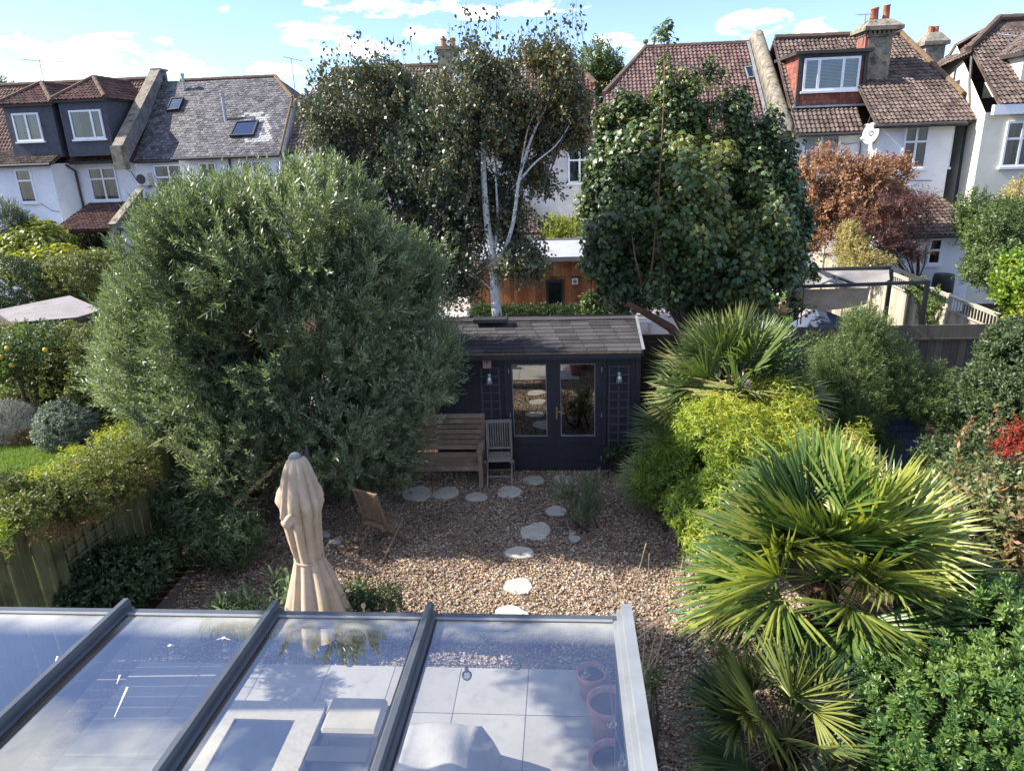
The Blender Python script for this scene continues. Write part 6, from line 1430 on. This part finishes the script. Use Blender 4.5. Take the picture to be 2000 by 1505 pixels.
# ------------------------------------------------------------------ birches
def birch(label, Y, base, trunks, blobs, n, seed, wisps, size=.34):
    g = np.random.default_rng(seed); b0 = PY(*base, Y); e = empty('birch_tree', (b0[0], Y, 0), label, 'birch tree', 'birch trees behind the summerhouse')
    mb = MB()
    for (pts, r0, r1) in trunks:
        P = [Vector(PY(px, py, Y+dy)) for (px, py, dy) in pts]
        n_ = len(P); Q = []
        for i in range(n_-1):
            for k in range(4): 
                t = k/4; pm1 = P[max(i-1, 0)]; p2 = P[min(i+2, n_-1)]; a, b = P[i], P[i+1]
                Q.append(.5*((2*a)+(b-pm1)*t+(2*pm1-5*a+4*b-p2)*t*t+(3*a-pm1-3*b+p2)*t**3))
        Q.append(P[-1]); m = len(Q); mb.tube(Q, [r0+(r1-r0)*i/(m-1) for i in range(m)], 10)
    g0 = Vector(b0); mb.tube([(g0.x+.05, Y, -.1), (g0.x, Y, g0.z)], [.16, trunks[0][1]], 12)
    tw = MB(); tops = [Vector(PY(t[0][-1][0], t[0][-1][1], Y+t[0][-1][2])) for t in trunks]
    for i in range(46):
        c, R_ = blobs[g.integers(len(blobs))]; t = Vector(c+nrm(g.normal(size=3))*R_*.7); s = min(tops, key=lambda q: (q-t).length); s = s.lerp(Vector((b0[0], Y, 2.5)), g.uniform(0, .35)); tw.tube([s, s.lerp(t, .5)+Vector((0, 0, .2)), t], [.014, .009, .003], 5)
    mb.build('trunk', M['birchbark'], e, smooth=True); tw.build('twigs', M['bark'], e)
    # fine upright twigs with scattered leaves standing above the crown
    V = []; F = []; R = []
    for (px, py, h) in wisps:
        p = PY(px, py, Y+g.uniform(-.5, .5)); hh = h*mpp(p); lean = g.normal(0, .12, 2)
        nl = int(hh/.055)+3; k0 = len(V); w = .004; q = p+np.array([lean[0]*hh, 0, hh])
        V += [p-[w, 0, 0], p+[w, 0, 0], q+[w*.4, 0, 0], q-[w*.4, 0, 0]]; F.append((k0, k0+1, k0+2, k0+3)); R += [0]*4
        for i in range(nl):
            t = g.uniform(.0, 1); b = p+(q-p)*t+np.array([g.normal(0, .035+.09*(1-t)), g.normal(0, .05), 0]); d = nrm(np.array([g.normal(0, .5), g.normal(0, .5), -g.uniform(.2, 1)])); s = nrm(np.cross(d, g.normal(size=3)))
            k0 = len(V); r_ = g.uniform(.1, .7); V += leaf_quad(b, d, s, g.uniform(.075, .10), g.uniform(.048, .065), .38, .05); F.append((k0, k0+1, k0+2, k0+3)); R += [r_]*4
    foliage('crown', LM['birch'], blobs, n, 'birch', size, (.35, .55, .35), shell=.42, amp=.18, freq=2.6, gap=-.7, seed=seed, parent=e, huefreq=1.0, huew=.35, extra=(np.array(V), np.array(F), np.array(R)))
    return e
YB = 13.6
gw = np.random.default_rng(99)
w1 = [(x, y+gw.uniform(-8, 14), gw.uniform(35, 80)) for x, y in ((880, 110), (895, 95), (905, 100), (918, 90), (930, 80), (945, 85), (960, 80), (975, 95), (990, 105), (1005, 110), (1020, 120), (1035, 115), (1050, 100), (1065, 85), (1080, 75), (1095, 80), (1108, 70), (1118, 62), (1128, 75), (1140, 90), (1150, 110), (870, 130), (858, 140), (1125, 60), (925, 75), (970, 75))]
birch('multi-stemmed white-barked birch rising directly behind the summerhouse ridge', YB, (972, 630),
      [([(972, 632, 0), (966, 560, 0), (964, 510, 0), (952, 440, 0), (945, 350, .05), (943, 240, .1), (935, 150, .1), (928, 90, .1)], .105, .016), ([(965, 515, 0), (985, 490, 0), (1003, 430, -.1), (1014, 350, -.15), (1038, 270, -.1), (1070, 200, 0), (1100, 110, 0)], .050, .010),
       ([(1013, 355, -.15), (1045, 318, -.2), (1085, 285, -.2), (1112, 245, -.2)], .022, .006), ([(964, 500, 0), (972, 430, .1), (968, 330, .2), (975, 220, .2)], .032, .008), ([(1015, 345, -.12), (1030, 255, -.1), (1060, 190, -.1)], .020, .007), ([(964, 570, 0), (945, 552, -.1), (918, 530, -.2)], .014, .006)],
      [B(900, 215, YB+.2, 105, 100, 1.1), B(1010, 200, YB+.3, 95, 90, 1.0), B(1105, 170, YB+.1, 60, 95, .8), B(870, 330, YB+.3, 110, 110, 1.1), B(985, 310, YB+.7, 70, 85, .6), B(895, 450, YB+.4, 85, 95, .8), B(1010, 455, YB+.25, 62, 60, .5), B(1020, 510, YB-.1, 50, 28, .4), B(930, 120, YB, 65, 50, .6), B(1060, 110, YB, 60, 50, .6), B(1125, 250, YB, 35, 60, .5), B(850, 520, YB+.3, 60, 60, .6), B(1075, 250, YB+.3, 60, 60, .6), B(1060, 330, YB+.5, 40, 40, .4), B(975, 260, YB-.3, 45, 60, .35), B(990, 400, YB+.4, 45, 40, .4), B(930, 390, YB+.6, 60, 70, .6), B(1120, 200, YB+.2, 40, 60, .5), B(900, 545, YB+.4, 40, 40, .5)], 6600, 21, w1)
w2 = [(x, y+gw.uniform(-8, 12), gw.uniform(25, 60)) for x, y in ((605, 190), (615, 165), (630, 145), (645, 125), (660, 115), (675, 110), (690, 105), (705, 100), (720, 105), (735, 110), (750, 120), (790, 115), (805, 105), (820, 115), (600, 225), (592, 250), (770, 130), (840, 150))]
birch('second birch with a hidden white trunk, between the olive and the multi-stemmed birch', 14.6, (805, 600),
      [([(805, 600, 0), (806, 520, 0), (797, 420, 0), (785, 320, 0), (765, 230, .1), (750, 150, .1)], .10, .015), ([(800, 480, 0), (785, 420, -.1), (770, 380, -.1), (745, 300, -.1)], .045, .012), ([(785, 320, 0), (820, 250, 0), (830, 170, 0)], .03, .01)],
      [B(690, 210, 14.6, 95, 80, 1.1), B(800, 210, 14.7, 80, 85, 1.0), B(650, 290, 14.4, 80, 80, 1.0), B(760, 320, 14.6, 105, 95, 1.2), B(690, 390, 14.5, 75, 70, .9), B(830, 420, 14.6, 70, 90, .9), B(620, 240, 14.6, 40, 60, .7), B(740, 150, 14.6, 90, 45, .7), B(820, 500, 14.7, 60, 70, .7), B(860, 300, 14.8, 60, 80, .8)], 4600, 22, w2)

# ------------------------------------------------------------------ sycamore
YM = 15.4
mbl = [B(1240, 330, YM, 50, 50, .7), B(1330, 320, YM, 60, 50, .8), B(1410, 330, YM+.1, 55, 55, .8), B(1470, 360, YM+.1, 42, 42, .7), B(1195, 370, YM, 40, 55, .6), B(1290, 410, YM-.2, 115, 90, 1.4), B(1420, 420, YM, 100, 90, 1.3),
       B(1505, 430, YM, 45, 85, .9), B(1190, 460, YM-.1, 42, 75, .7), B(1330, 520, YM-.4, 150, 80, 1.4), B(1460, 540, YM-.2, 95, 65, 1.2), B(1240, 560, YM-.3, 55, 50, .8), B(1535, 520, YM, 32, 50, .6)]
e = plant('sycamore_tree', 'big dark green sycamore with lobed leaves behind the right end of the summerhouse', 'sycamore', LM['maple'], mbl, 5600, 'maple', .34,
      trunk=((3.1, YM-.9, 0), (2.6, YM-.6, 1.3), .12, 16, .35, 4), part='crown', dirs=(.6, .8, .4), shell=.34, amp=.24, freq=3.4, gap=-.12, seed=31, huefreq=1.8, huew=.6, zmin=1.0)
tops = [B(x_, y_, YM+.1, rx_, rz_, .3) for x_, y_, rx_, rz_ in ((1297, 110, 8, 40), (1297, 190, 20, 40), (1240, 240, 26, 50), (1215, 220, 10, 40), (1335, 230, 34, 50), (1345, 185, 14, 30), (1390, 205, 24, 50), (1385, 165, 10, 25), (1435, 250, 24, 45), (1440, 215, 8, 30), (1475, 290, 22, 35), (1508, 270, 8, 35), (1530, 320, 12, 50), (1190, 290, 18, 40), (1180, 250, 8, 30), (1265, 250, 24, 45), (1300, 260, 30, 40), (1365, 260, 34, 40), (1540, 380, 20, 40), (1150, 430, 16, 50), (1155, 520, 16, 40), (1165, 350, 16, 35), (1562, 450, 16, 45), (1572, 545, 16, 35), (1560, 600, 24, 22), (1210, 600, 26, 20), (1390, 610, 60, 16))]
foliage('top_shoots', LM['maple'], tops, 1900, 'maple', .27, (.5, 1.1, .3), shell=.5, amp=.2, freq=4, gap=-.3, seed=33, parent=e, huew=.3)
gt_ = np.random.default_rng(34)
for c_, r_ in tops: MB().tube([Vector(c_)-Vector((0, 0, r_[2]+.6)), Vector(c_), Vector(c_)+Vector((0, 0, r_[2]))], [.016, .010, .003], 5).build('branch', M['bark_red'], e)
mb = MB()
for pts in (((1262, 600), (1276, 500), (1285, 400), (1292, 290), (1297, 190), (1298, 120)), ((1300, 590), (1296, 520), (1278, 440)), ((1255, 560), (1240, 500), (1232, 440))):
    P = [PY(px, py, YM-1.25) for px, py in pts]; mb.tube(P, [.028-.02*i/(len(P)-1) for i in range(len(P))], 6)
mb.tube([PY(1225, 592, YM-1.1), PY(1262, 612, YM-1.1), PY(1310, 640, YM-1.0), (3.0, YM-.9, .6)], [.05, .07, .09, .11], 8)
props(mb.build('sycamore_sapling', M['bark_red'], smooth=True), 'thin reddish bare stems standing in front of the dark sycamore', 'sapling')

# ------------------------------------------------------------------ other plants
S = plant
S('ash_tree', 'small tree top between the birch and the tiled house roof', 'tree', LM['mid'], [B(1170, 135, 36, 38, 42), B(1195, 160, 36, 28, 35), B(1160, 190, 36, 40, 50)], 900, 'oval', .5, trunk=((4.4, 36, 0), (4.4, 36, 6), .2, 5), part='crown', seed=41)
S('distant_tree', 'dark tree behind the roof at the far left edge', 'tree', LM['dark'], [B(5, 215, 38, 40, 45), B(-30, 260, 38, 60, 70)], 700, 'oval', .55, trunk=((-32, 38, 0), (-32, 38, 6), .2, 5), part='crown', seed=42)
S('side_tree', 'dark leafy tree in the gap between the two white houses', 'tree', LM['dark'], [B(1185, 330, 24, 26, 90, .8), B(1180, 450, 23, 30, 110, .8), B(1175, 560, 22, 35, 60, .8)], 1500, 'broad', .34, trunk=((1.7, 23, 0), (1.7, 23, 2), .1, 5), part='crown', seed=43)
S('golden_shrub', 'yellow-green shrub behind the flat roof of the cedar room', 'shrub', LM['yellow'], [B(1118, 455, 24.5, 40, 24, .8), B(1085, 450, 24.6, 30, 26, .7)], 700, 'oval', .26, seed=44, trunk=((.4, 24.6, 0), (.4, 24.6, 1.6), .05, 5))
S('plum_shrub', 'dark purple-leaved shrub behind the birches, left of the cedar room', 'shrub', LM['plum'], [B(870, 480, 24.5, 60, 45, .9), B(830, 520, 24, 50, 50, .8), B(900, 525, 25, 40, 40, .8)], 1100, 'oval', .28, seed=45)
S('clipped_hedge', 'low dark clipped box hedge between the summerhouse roof and the cedar room', 'hedge', LM['dark'], [B(1000+30*i, 624, 17.2, 22, 24, .28) for i in range(-1, 5)]+[B(938, 622, 17.3, 22, 22, .3), B(960, 624, 17.2, 20, 20, .3)], 3800, 'box', .13, shell=.12, amp=.03, seed=46, dirs=(.9, .6, .3))
S('potted_shrub', 'leafy shrub in a terracotta pot at the right end of the clipped hedge', 'shrub', LM['mid'], [B(1160, 612, 16.6, 14, 20, .25), B(1150, 592, 16.6, 8, 16, .15)], 110, 'broad', .20, seed=47)
c0 = PY(1150, 632, 16.6); MB().lathe((c0[0], 16.6, 0), [(0, 0), (.16, 0), (.22, .85), (.24, .85), (.24, .95), (.19, .95), (0, .9)], 20).build('tall_planter', M['terracotta'], smooth=True, label='terracotta planter at the right end of the clipped hedge', cat='planter')
# copper tree group
S('copper_tree', 'coppery orange-leaved tree in front of the white house with the boxy dormer', 'tree', LM['redmaple'], [B(1640, 370, 22.5, 85, 60, 1.2), B(1600, 420, 22.3, 60, 70, 1.0), B(1720, 360, 22.5, 50, 45, .9), B(1575, 350, 22.4, 40, 40, .7), B(1660, 330, 22.5, 50, 25, .8), B(1680, 430, 22.3, 80, 50, 1.0), B(1560, 460, 22.0, 45, 50, .8), B(1750, 400, 22.4, 40, 30, .6)], 3000, 'oval', .34, trunk=((9.0, 22.4, 0), (9.0, 22.4, 2.0), .10, 8), part='crown', seed=51, gap=-.4, amp=.24, freq=2.6, dirs=(.6, .6, .5), huefreq=1.1)
S('plum_tree', 'thin purple-leaved tree with bare twigs against the tiled lean-to', 'tree', LM['plum'], [B(1740, 430, 21.4, 65, 50, .8), B(1700, 470, 21.2, 50, 40, .7), B(1780, 470, 21.2, 45, 45, .7), B(1800, 410, 21.4, 22, 26, .4)], 1500, 'fine', .34, trunk=((10.2, 21.4, 0), (10.2, 21.4, 1.2), .05, 12, .35, 4), part='crown', seed=52, gap=-.3, dirs=(.8, .5, .4))
S('variegated_shrub', 'pale yellow-green shrub spilling over the far pale fence', 'shrub', LM['bronze'], [B(1670, 490, 20.4, 28, 35, .45), B(1690, 512, 20.0, 48, 14, .4), B(1660, 455, 20.6, 14, 20, .3)], 900, 'oval', .20, seed=53, trunk=((8.9, 20.5, 0), (8.9, 20.5, 1.3), .05, 6))
S('climbing_ivy', 'green ivy patch growing over the lattice top of the pale fence', 'climber', LM['mid'], [(np.array([8.42, 16.9, 1.55]), np.array([.1, .5, .40])), (np.array([8.42, 17.6, 1.85]), np.array([.12, .45, .2]))], 260, 'broad', .16, seed=54)
S('laurel_bush', 'dark green bush filling the passage between the two right-hand houses', 'shrub', LM['mid'], [B(1935, 470, 19.5, 50, 55, .9), B(1900, 430, 21, 24, 50, .6), B(1975, 440, 20, 50, 40, .9), B(1925, 530, 18.8, 45, 30, .7)], 2300, 'oval', .27, seed=55, trunk=((13.2, 19.8, 0), (13.2, 19.8, .8), .07, 6), part='crown')
S('white_flowered_shrub', 'loose pale shrub below the windows of the cream house', 'shrub', LM['bronze'], [B(1990, 400, 21, 22, 45, .5)], 260, 'oval', .24, seed=56)
S('yellow_shrub', 'bright yellow-green shrub at the right edge above the dark creeper', 'shrub', LM['gold'], [B(1985, 530, 12.6, 26, 26, .35), B(1972, 570, 12.4, 22, 30, .35), B(1995, 600, 12.3, 24, 40, .4)], 520, 'broad', .18, seed=57, trunk=((8.6, 12.6, 0), (8.6, 12.6, 1.6), .06, 6), part='crown')
S('creeper_bush', 'tall dark green creeper-covered bush at the right edge of the garden', 'shrub', LM['dark'], [B(1985, 700, 10.2, 50, 75, .7), B(1950, 770, 10.0, 50, 70, .7), B(1990, 800, 9.8, 50, 95, .8), B(1890, 850, 10.4, 50, 55, .7), B(1850, 900, 10.0, 50, 38, .7)], 5200, 'oval', .17, seed=58, trunk=((7.0, 10.2, 0), (7.0, 10.2, 1.2), .06, 8), part='crown', gap=-1.0)
S('feathery_tree', 'feathery fine-leaved green tree in front of the dark back fence', 'tree', LM['mid'], [B(1685, 650, 11.8, 38, 50, .5), B(1645, 720, 11.6, 58, 58, .7), B(1730, 725, 11.8, 50, 50, .6), B(1765, 790, 11.6, 68, 55, .8), B(1660, 800, 11.3, 68, 60, .7), B(1750, 845, 11.2, 60, 38, .6), B(1825, 760, 11.6, 28, 40, .45), B(1695, 615, 11.8, 16, 28, .3)], 7600, 'fine', .23, seed=59, trunk=((5.6, 11.8, 0), (5.5, 11.7, .8), .07, 9), part='crown', gap=-.8, dirs=(.7, .8, .4), huefreq=1.6)
S('golden_bush', 'bright golden-green mounded bush spilling onto the gravel in front of the pale palms', 'shrub', LM['gold'], [B(1300, 930, 9.4, 40, 50, .4), B(1620, 860, 9.6, 60, 55, .5), B(1440, 850, 9.5, 85, 65, .7), B(1520, 810, 9.8, 70, 45, .6), B(1370, 900, 9.2, 80, 70, .7), B(1570, 880, 9.4, 80, 70, .7), B(1335, 980, 8.9, 42, 55, .5), B(1430, 990, 8.7, 90, 80, .7), B(1385, 1055, 8.3, 42, 48, .45), B(1480, 900, 9.0, 70, 60, .6)], 6800, 'bamboo', .25, dirs=(.7, .55, .5), shell=.20, amp=.19, freq=4.2, gap=-1.0, seed=60, huefreq=2.0)
S('buff_shrub', 'buff-leaved shrub between the golden bush and the largest palm', 'shrub', LM['bronze'], [B(1640, 900, 9.3, 55, 50, .5), B(1680, 920, 9.1, 40, 40, .4)], 1100, 'bamboo', .18, dirs=(.7, .6, .4), seed=61)
S('glossy_laurel', 'glossy bright green laurel bush in the bottom right corner', 'shrub', LM['laurel'], [B(1850, 1405, 4.75, 140, 105, .65), B(1960, 1290, 5.2, 110, 120, .6), B(1770, 1470, 4.55, 80, 90, .5), B(1975, 1420, 4.5, 90, 130, .6), B(1940, 1190, 5.9, 60, 45, .4)], 2300, 'rosette', .135, sj=.42, dirs=(.75, .75, .3), shell=.16, amp=.10, freq=4, seed=62, huefreq=3)
S('red_tipped_shrub', 'upright shrub with reddish shoot tips at the right edge behind the largest palm', 'shrub', LM['photinia'], [B(1935, 1020, 7.6, 62, 70, .6), B(1985, 980, 7.9, 40, 75, .6), B(1885, 975, 8.0, 34, 30, .5), B(1970, 1120, 7.2, 60, 70, .6), B(1870, 1060, 7.4, 50, 60, .5)], 1500, 'oval', .26, dirs=(.45, 1.0, .3), shell=.25, seed=63, gap=-.9)
for k, (px, py, h_, lab) in enumerate(((1862, 930, 105, 'upright reddish shoot standing left above the red-tipped shrub'), (1925, 920, 120, 'tallest reddish shoot standing right above the red-tipped shrub'))):
    p = PY(px, py, 7.9); hh = h_*mpp(p); g_ = np.random.default_rng(70+k); base = np.array([p[0], 7.9, 0]); e = empty('leafy_shoot', (p[0], 7.9, 0), lab, 'shoot', 'reddish upright shoots')
    q = p+np.array([.05*(-1)**k, 0, hh]); MB().tube([base, p, q], [.012, .009, .004], 6).build('stem', M['bark_red'], e)
    PP = np.array([p+(q-p)*t for t in np.linspace(-.3, 1, 9)]); V, F, R = scatter('broad', PP, nrm(np.array([[0, 0, 1.]]*9)+g_.normal(0, .35, (9, 3))), np.linspace(.24, .14, 9), g_, np.linspace(.3, 1, 9)); link('foliage', V, F, LM['photinia'], e, rnd=R)
S('scarlet_shrub', 'scarlet-leaved shrub at the right edge behind the red-tipped shoots', 'shrub', LM['red'], [B(1988, 850, 9.0, 20, 32, .25), B(1965, 880, 9.0, 20, 18, .25), B(1992, 885, 8.9, 16, 24, .25)], 230, 'oval', .13, seed=64, gap=-.1)
# left side
S('round_bush', 'large rounded clipped bush with yellow-green top left of the olive', 'shrub', LM['hedge'], [B(155, 548, 21.5, 72, 48, 1.1), B(200, 535, 22, 50, 38, .9), B(115, 570, 21, 35, 30, .6)], 2600, 'oval', .24, dirs=(.8, .6, .3), shell=.1, amp=.05, seed=81)
S('dark_bush', 'dark rounded bush at the left edge above the shed roof', 'shrub', LM['dark'], [B(35, 560, 20.5, 52, 45, 1.0), B(-10, 550, 20.5, 40, 45, 1.0)], 1500, 'oval', .22, dirs=(.8, .6, .3), shell=.1, amp=.06, seed=82)
S('fig_bush', 'large-leaved yellow-green bush under the white bay at the left', 'shrub', LM['yellow'], [B(85, 480, 24.5, 45, 35, .9), B(30, 500, 24.2, 35, 25, .8), B(110, 515, 23.5, 40, 20, .6), B(50, 525, 23, 50, 16, .6)], 900, 'maple', .45, dirs=(.8, .6, .4), seed=83)
S('conifer_shrub', 'dark feathery shrub hanging at the left edge beneath the white bay', 'shrub', LM['dark'], [B(10, 425, 24.5, 32, 25, .6), B(40, 440, 24.8, 26, 14, .5)], 420, 'fine', .4, seed=84, trunk=((-21.5, 24.5, 0), (-21.5, 24.5, 2.4), .08, 5))
S('ivy_hedge', 'dark ivy hedge with yellowing top along the lawn of the garden to the left', 'hedge', LM['hedge'], [B(40, 690, 14.6, 65, 50, .7), B(130, 690, 14.6, 70, 48, .7), B(205, 700, 14.4, 45, 60, .7), B(90, 760, 14.4, 90, 60, .7), B(190, 780, 14.0, 45, 60, .6), B(20, 770, 14.5, 50, 50, .6)], 5600, 'oval', .20, dirs=(.8, .5, .4), shell=.16, amp=.08, freq=2, seed=85, huefreq=.9)
qb = [B(30, 690, 13.2, 42, 40, .5), B(75, 670, 13.3, 38, 28, .5), B(-5, 730, 13.1, 30, 45, .5)]
q0 = PZ(72, 814, 0); e = S('quince_tree', 'small leaning quince tree with yellow fruit in front of the ivy hedge', 'fruit tree', LM['mid'], qb, 420, 'oval', .24, trunk=(tuple(q0), tuple(PY(38, 742, 13.2)), .045, 6), part='crown', seed=86)
for (px, py) in ((22, 713), (88, 683), (2, 697), (14, 680)):
    p = PY(px, py, 12.75); MB().lathe(p, [(0, -.05), (.032, -.038), (.045, 0), (.035, .035), (0, .05)], 12).build('fruit', M['gold'], e, smooth=True)
S('lavender_bush', 'silvery mound of lavender at the left edge of the lawn', 'shrub', LM['silver'], [B(10, 830, 13.0, 35, 28, .45)], 1300, 'fine', .16, dirs=(.8, .6, .2), shell=.1, seed=87)
S('sage_bush', 'grey-green bush on the lawn edge, between the silver mound and the olive', 'shrub', LM['sage'], [B(128, 840, 12.7, 44, 34, .5), B(112, 815, 12.8, 25, 20, .35)], 1400, 'oval', .15, dirs=(.7, .7, .3), shell=.15, seed=88)
S('groundcover_bed', 'low pinkish groundcover between the silver and the grey-green bushes', 'plant', LM['rusty'], [B(60, 858, 12.9, 50, 14, .4), B(20, 872, 12.7, 30, 10, .3)], 700, 'fine', .11, seed=89)
fb = [B(25, 1010, 5.8, 60, 32, .28), B(100, 975, 6.4, 62, 34, .3), B(175, 935, 7.2, 62, 36, .35), B(245, 905, 8.1, 50, 38, .4), B(10, 960, 6.2, 40, 26, .3), B(150, 985, 6.5, 60, 22, .2), B(235, 955, 7.2, 45, 18, .2)]
S('fence_climber', 'tangled yellow-green climber heaped over the top of the left fence', 'climber', LM['hedge'], fb, 2300, 'oval', .13, dirs=(.7, .6, .5), shell=.3, amp=.22, freq=4, seed=90, huefreq=2.5, trunk=((-5.95, 6.4, 0), (-5.95, 6.4, 1.3), .03, 16, .35, 4), tmat='bark_red')
S('golden_climber', 'golden-yellow sprays rising from the climber at the top of the left fence', 'climber', LM['gold'], [B(215, 868, 8.8, 38, 20, .3), B(165, 895, 8.0, 40, 12, .25), B(243, 845, 9.3, 20, 18, .22), B(80, 945, 6.6, 50, 9, .2), B(0, 1045, 5.4, 12, 34, .15)], 420, 'bamboo', .17, dirs=(.5, .9, .4), seed=91, trunk=((-5.9, 8.4, 0), (-5.9, 8.4, 1.4), .03, 8))
S('twiggy_climber', 'rusty dry climber stems hanging down the left fence above the trellis', 'climber', LM['rusty'], [B(185, 975, 6.95, 60, 22, .12), B(110, 1005, 6.3, 50, 24, .12), B(260, 940, 7.6, 40, 26, .15)], 480, 'fine', .2, dirs=(.4, -.5, .5), seed=92, gap=-.4, trunk=((-5.75, 6.9, 0), (-5.75, 6.9, 1.4), .015, 12, .35, 4), tmat='bark_red')
S('rounded_shrub', 'dark rounded broad-leaved shrub in front of the left fence trellis', 'shrub', LM['dark'], [B(205, 1140, 7.0, 75, 55, .5), B(265, 1110, 7.2, 50, 40, .4), B(160, 1160, 6.8, 40, 35, .35)], 1500, 'broad', .15, dirs=(.8, .5, .3), shell=.14, amp=.08, seed=93)
S('bamboo_clump', 'shady clump of narrow-leaved bamboo below the left side of the olive', 'bamboo', LM['strap'], [B(400, 1030, 8.3, 60, 60, .5), B(460, 1050, 8.2, 50, 55, .5), B(350, 985, 8.5, 50, 45, .4)], 1300, 'bamboo', .26, dirs=(.6, .0, .5), shell=.25, seed=94)
def spiky(px, py, Y, label, seed, n=46, L=.42, mat='strap'):
    p = PY(px, py, Y); z0 = max(.0, p[2]-.25); g = np.random.default_rng(seed); e = empty('lily_plant', (p[0], Y, 0), label, 'plant', 'strap-leaved plants near the parasol'); V = []; F = []; R = []
    nst = 7
    for s_ in range(nst):
        c = np.array([p[0]+g.normal(0, .13), Y+g.normal(0, .1), 0.0]); hgt = max(.15, p[2]-.1+g.normal(0, .05))
        k0 = len(V); V += [c-[.006, 0, 0], c+[.006, 0, 0], c+[.005, 0, hgt], c+[-.005, 0, hgt]]; F.append((k0, k0+1, k0+2, k0+3)); R += [.3]*4
        for i in range(16):
            a = i*2.4+g.normal(0, .2); el = g.uniform(.1, 1.2); t = i/16; b = c+[0, 0, hgt*(.35+.65*t)]; d = np.array([math.cos(a)*math.cos(el), math.sin(a)*math.cos(el), math.sin(el)]); s = nrm(np.cross(d, [0, 0, 1.])); l = L*g.uniform(.35, .62); w = .014; r_ = g.uniform(.1, 1)
            m1 = b+d*l*.45; m2 = b+d*l*.8-np.array([0, 0, .05*l]); tp = b+d*l-np.array([0, 0, .22*l]); k0 = len(V)
            V += [b-s*w*.4, b+s*w*.4, m1+s*w, m1-s*w, m2+s*w*.7, m2-s*w*.7, tp, tp+s*.001]; F += [(k0, k0+1, k0+2, k0+3), (k0+3, k0+2, k0+4, k0+5), (k0+5, k0+4, k0+7, k0+6)]; R += [r_]*8
    link('foliage', V, np.array(F), LM[mat], e, rnd=R); return e
spiky(420, 1158, 6.9, 'strap-leaved plant furthest left near the glass roof edge', 1); spiky(480, 1140, 7.0, 'strap-leaved plant in the middle, left of the parasol', 2); spiky(540, 1125, 7.0, 'tallest pale strap-leaved plant touching the left of the parasol', 3, L=.5)
spiky(512, 1170, 6.6, 'low strap-leaved plant against the glass roof edge, left of the parasol', 5); spiky(670, 1140, 6.9, 'small strap-leaved plant right behind the parasol foot', 4, L=.32)
S('low_shrub', 'low dark ground shrub right of the parasol foot', 'shrub', LM['dark'], [B(730, 1185, 6.9, 60, 26, .3), B(690, 1175, 7.0, 36, 26, .3)], 420, 'oval', .14, seed=95)
S('olive_bush', 'little young olive bush growing in the gravel among the stepping stones', 'shrub', LM['olive'], [B(1148, 985, 9.35, 26, 30, .2), B(1105, 965, 9.5, 24, 22, .18), B(1140, 1005, 9.3, 28, 18, .2), B(1155, 955, 9.4, 12, 20, .12)], 230, 'olive', .20, dirs=(.5, 1.0, .3), seed=96)
S('ivy_clump', 'small dark ivy clump at the foot of the summerhouse corner', 'shrub', LM['dark'], [B(1212, 895, 11.1, 20, 22, .2)], 130, 'broad', .12, seed=97)
S('shade_hedge', 'deep green hedge behind the pale fan palms and the slatted fence', 'hedge', LM['dark'], [B(1500, 690, 12.9, 60, 60, .4), B(1400, 700, 13.0, 60, 50, .3), B(1590, 700, 12.8, 45, 50, .4), B(1480, 640, 13.6, 70, 22, .3)], 1900, 'oval', .2, seed=98)
# dry grass stalks beside the glass roof
mb = MB()
for (pts) in (((1258, 1335), (1275, 1260), (1300, 1160), (1312, 1110)), ((1250, 1330), (1290, 1265), (1320, 1160), (1335, 1085)), ((1240, 1250), (1310, 1195), (1345, 1150)), ((1268, 1345), (1292, 1250), (1296, 1190)), ((1252, 1340), (1262, 1200), (1268, 1080)), ((1240, 1200), (1246, 1120), (1262, 1060))):
    P = [PY(px, py, 5.6+.1*i) for i, (px, py) in enumerate(pts)]; mb.tube(P, [.006, .005, .004, .002][:len(P)], 5)
    b = P[0]; mb.tube([(b[0], 5.5, 0), b], [.007, .006], 5)
props(mb.build('dry_grass', M['straw']), 'tall dry straw-coloured stalks beside the right edge of the glass roof', 'grass stalks')
S('weed_tuft', 'small green weeds in the gravel along the veranda side', 'plant', LM['mid'], [B(1275, 1340, 5.2, 14, 40, .08)], 60, 'oval', .08, seed=99)
# fallen leaves on the gravel and roof
g_ = np.random.default_rng(55); n = 900; Pq = np.stack([g_.uniform(-4.5, 2.2, n), g_.uniform(6.4, 11.2, n), g_.uniform(.035, .05, n)], 1); V = []; F = []; R = []
for p in Pq:
    d = nrm(np.array([g_.normal(), g_.normal(), .1])); s = nrm(np.cross(d, [0, 0, 1.])+g_.normal(0, .3, 3)); k0 = len(V); V += leaf_quad(p, d, s, .045, .022, .5, .1); F.append((k0, k0+1, k0+2, k0+3)); R += [g_.uniform(.3, 1)]*4
o = link('fallen_leaves', V, np.array(F), LM['rusty'], rnd=R); props(o, 'small brown fallen leaves scattered over the gravel', 'fallen leaves', None, 'stuff')

S('ash_tree', 'added unseen tree beyond the left fence, placed to shade the patio', 'tree', LM['mid'], [(np.array([-7.25, 5.7, 6.6]), np.array([.95, .95, .6])), (np.array([-6.9, 4.7, 6.9]), np.array([.9, .8, .6]))], 1700, 'oval', .34, trunk=((-9.4, 4.8, 0), (-8.6, 5.0, 6.2), .12, 0), part='crown', seed=120, gap=-.5)  # added tree, out of view to the left, only there to shade the patio
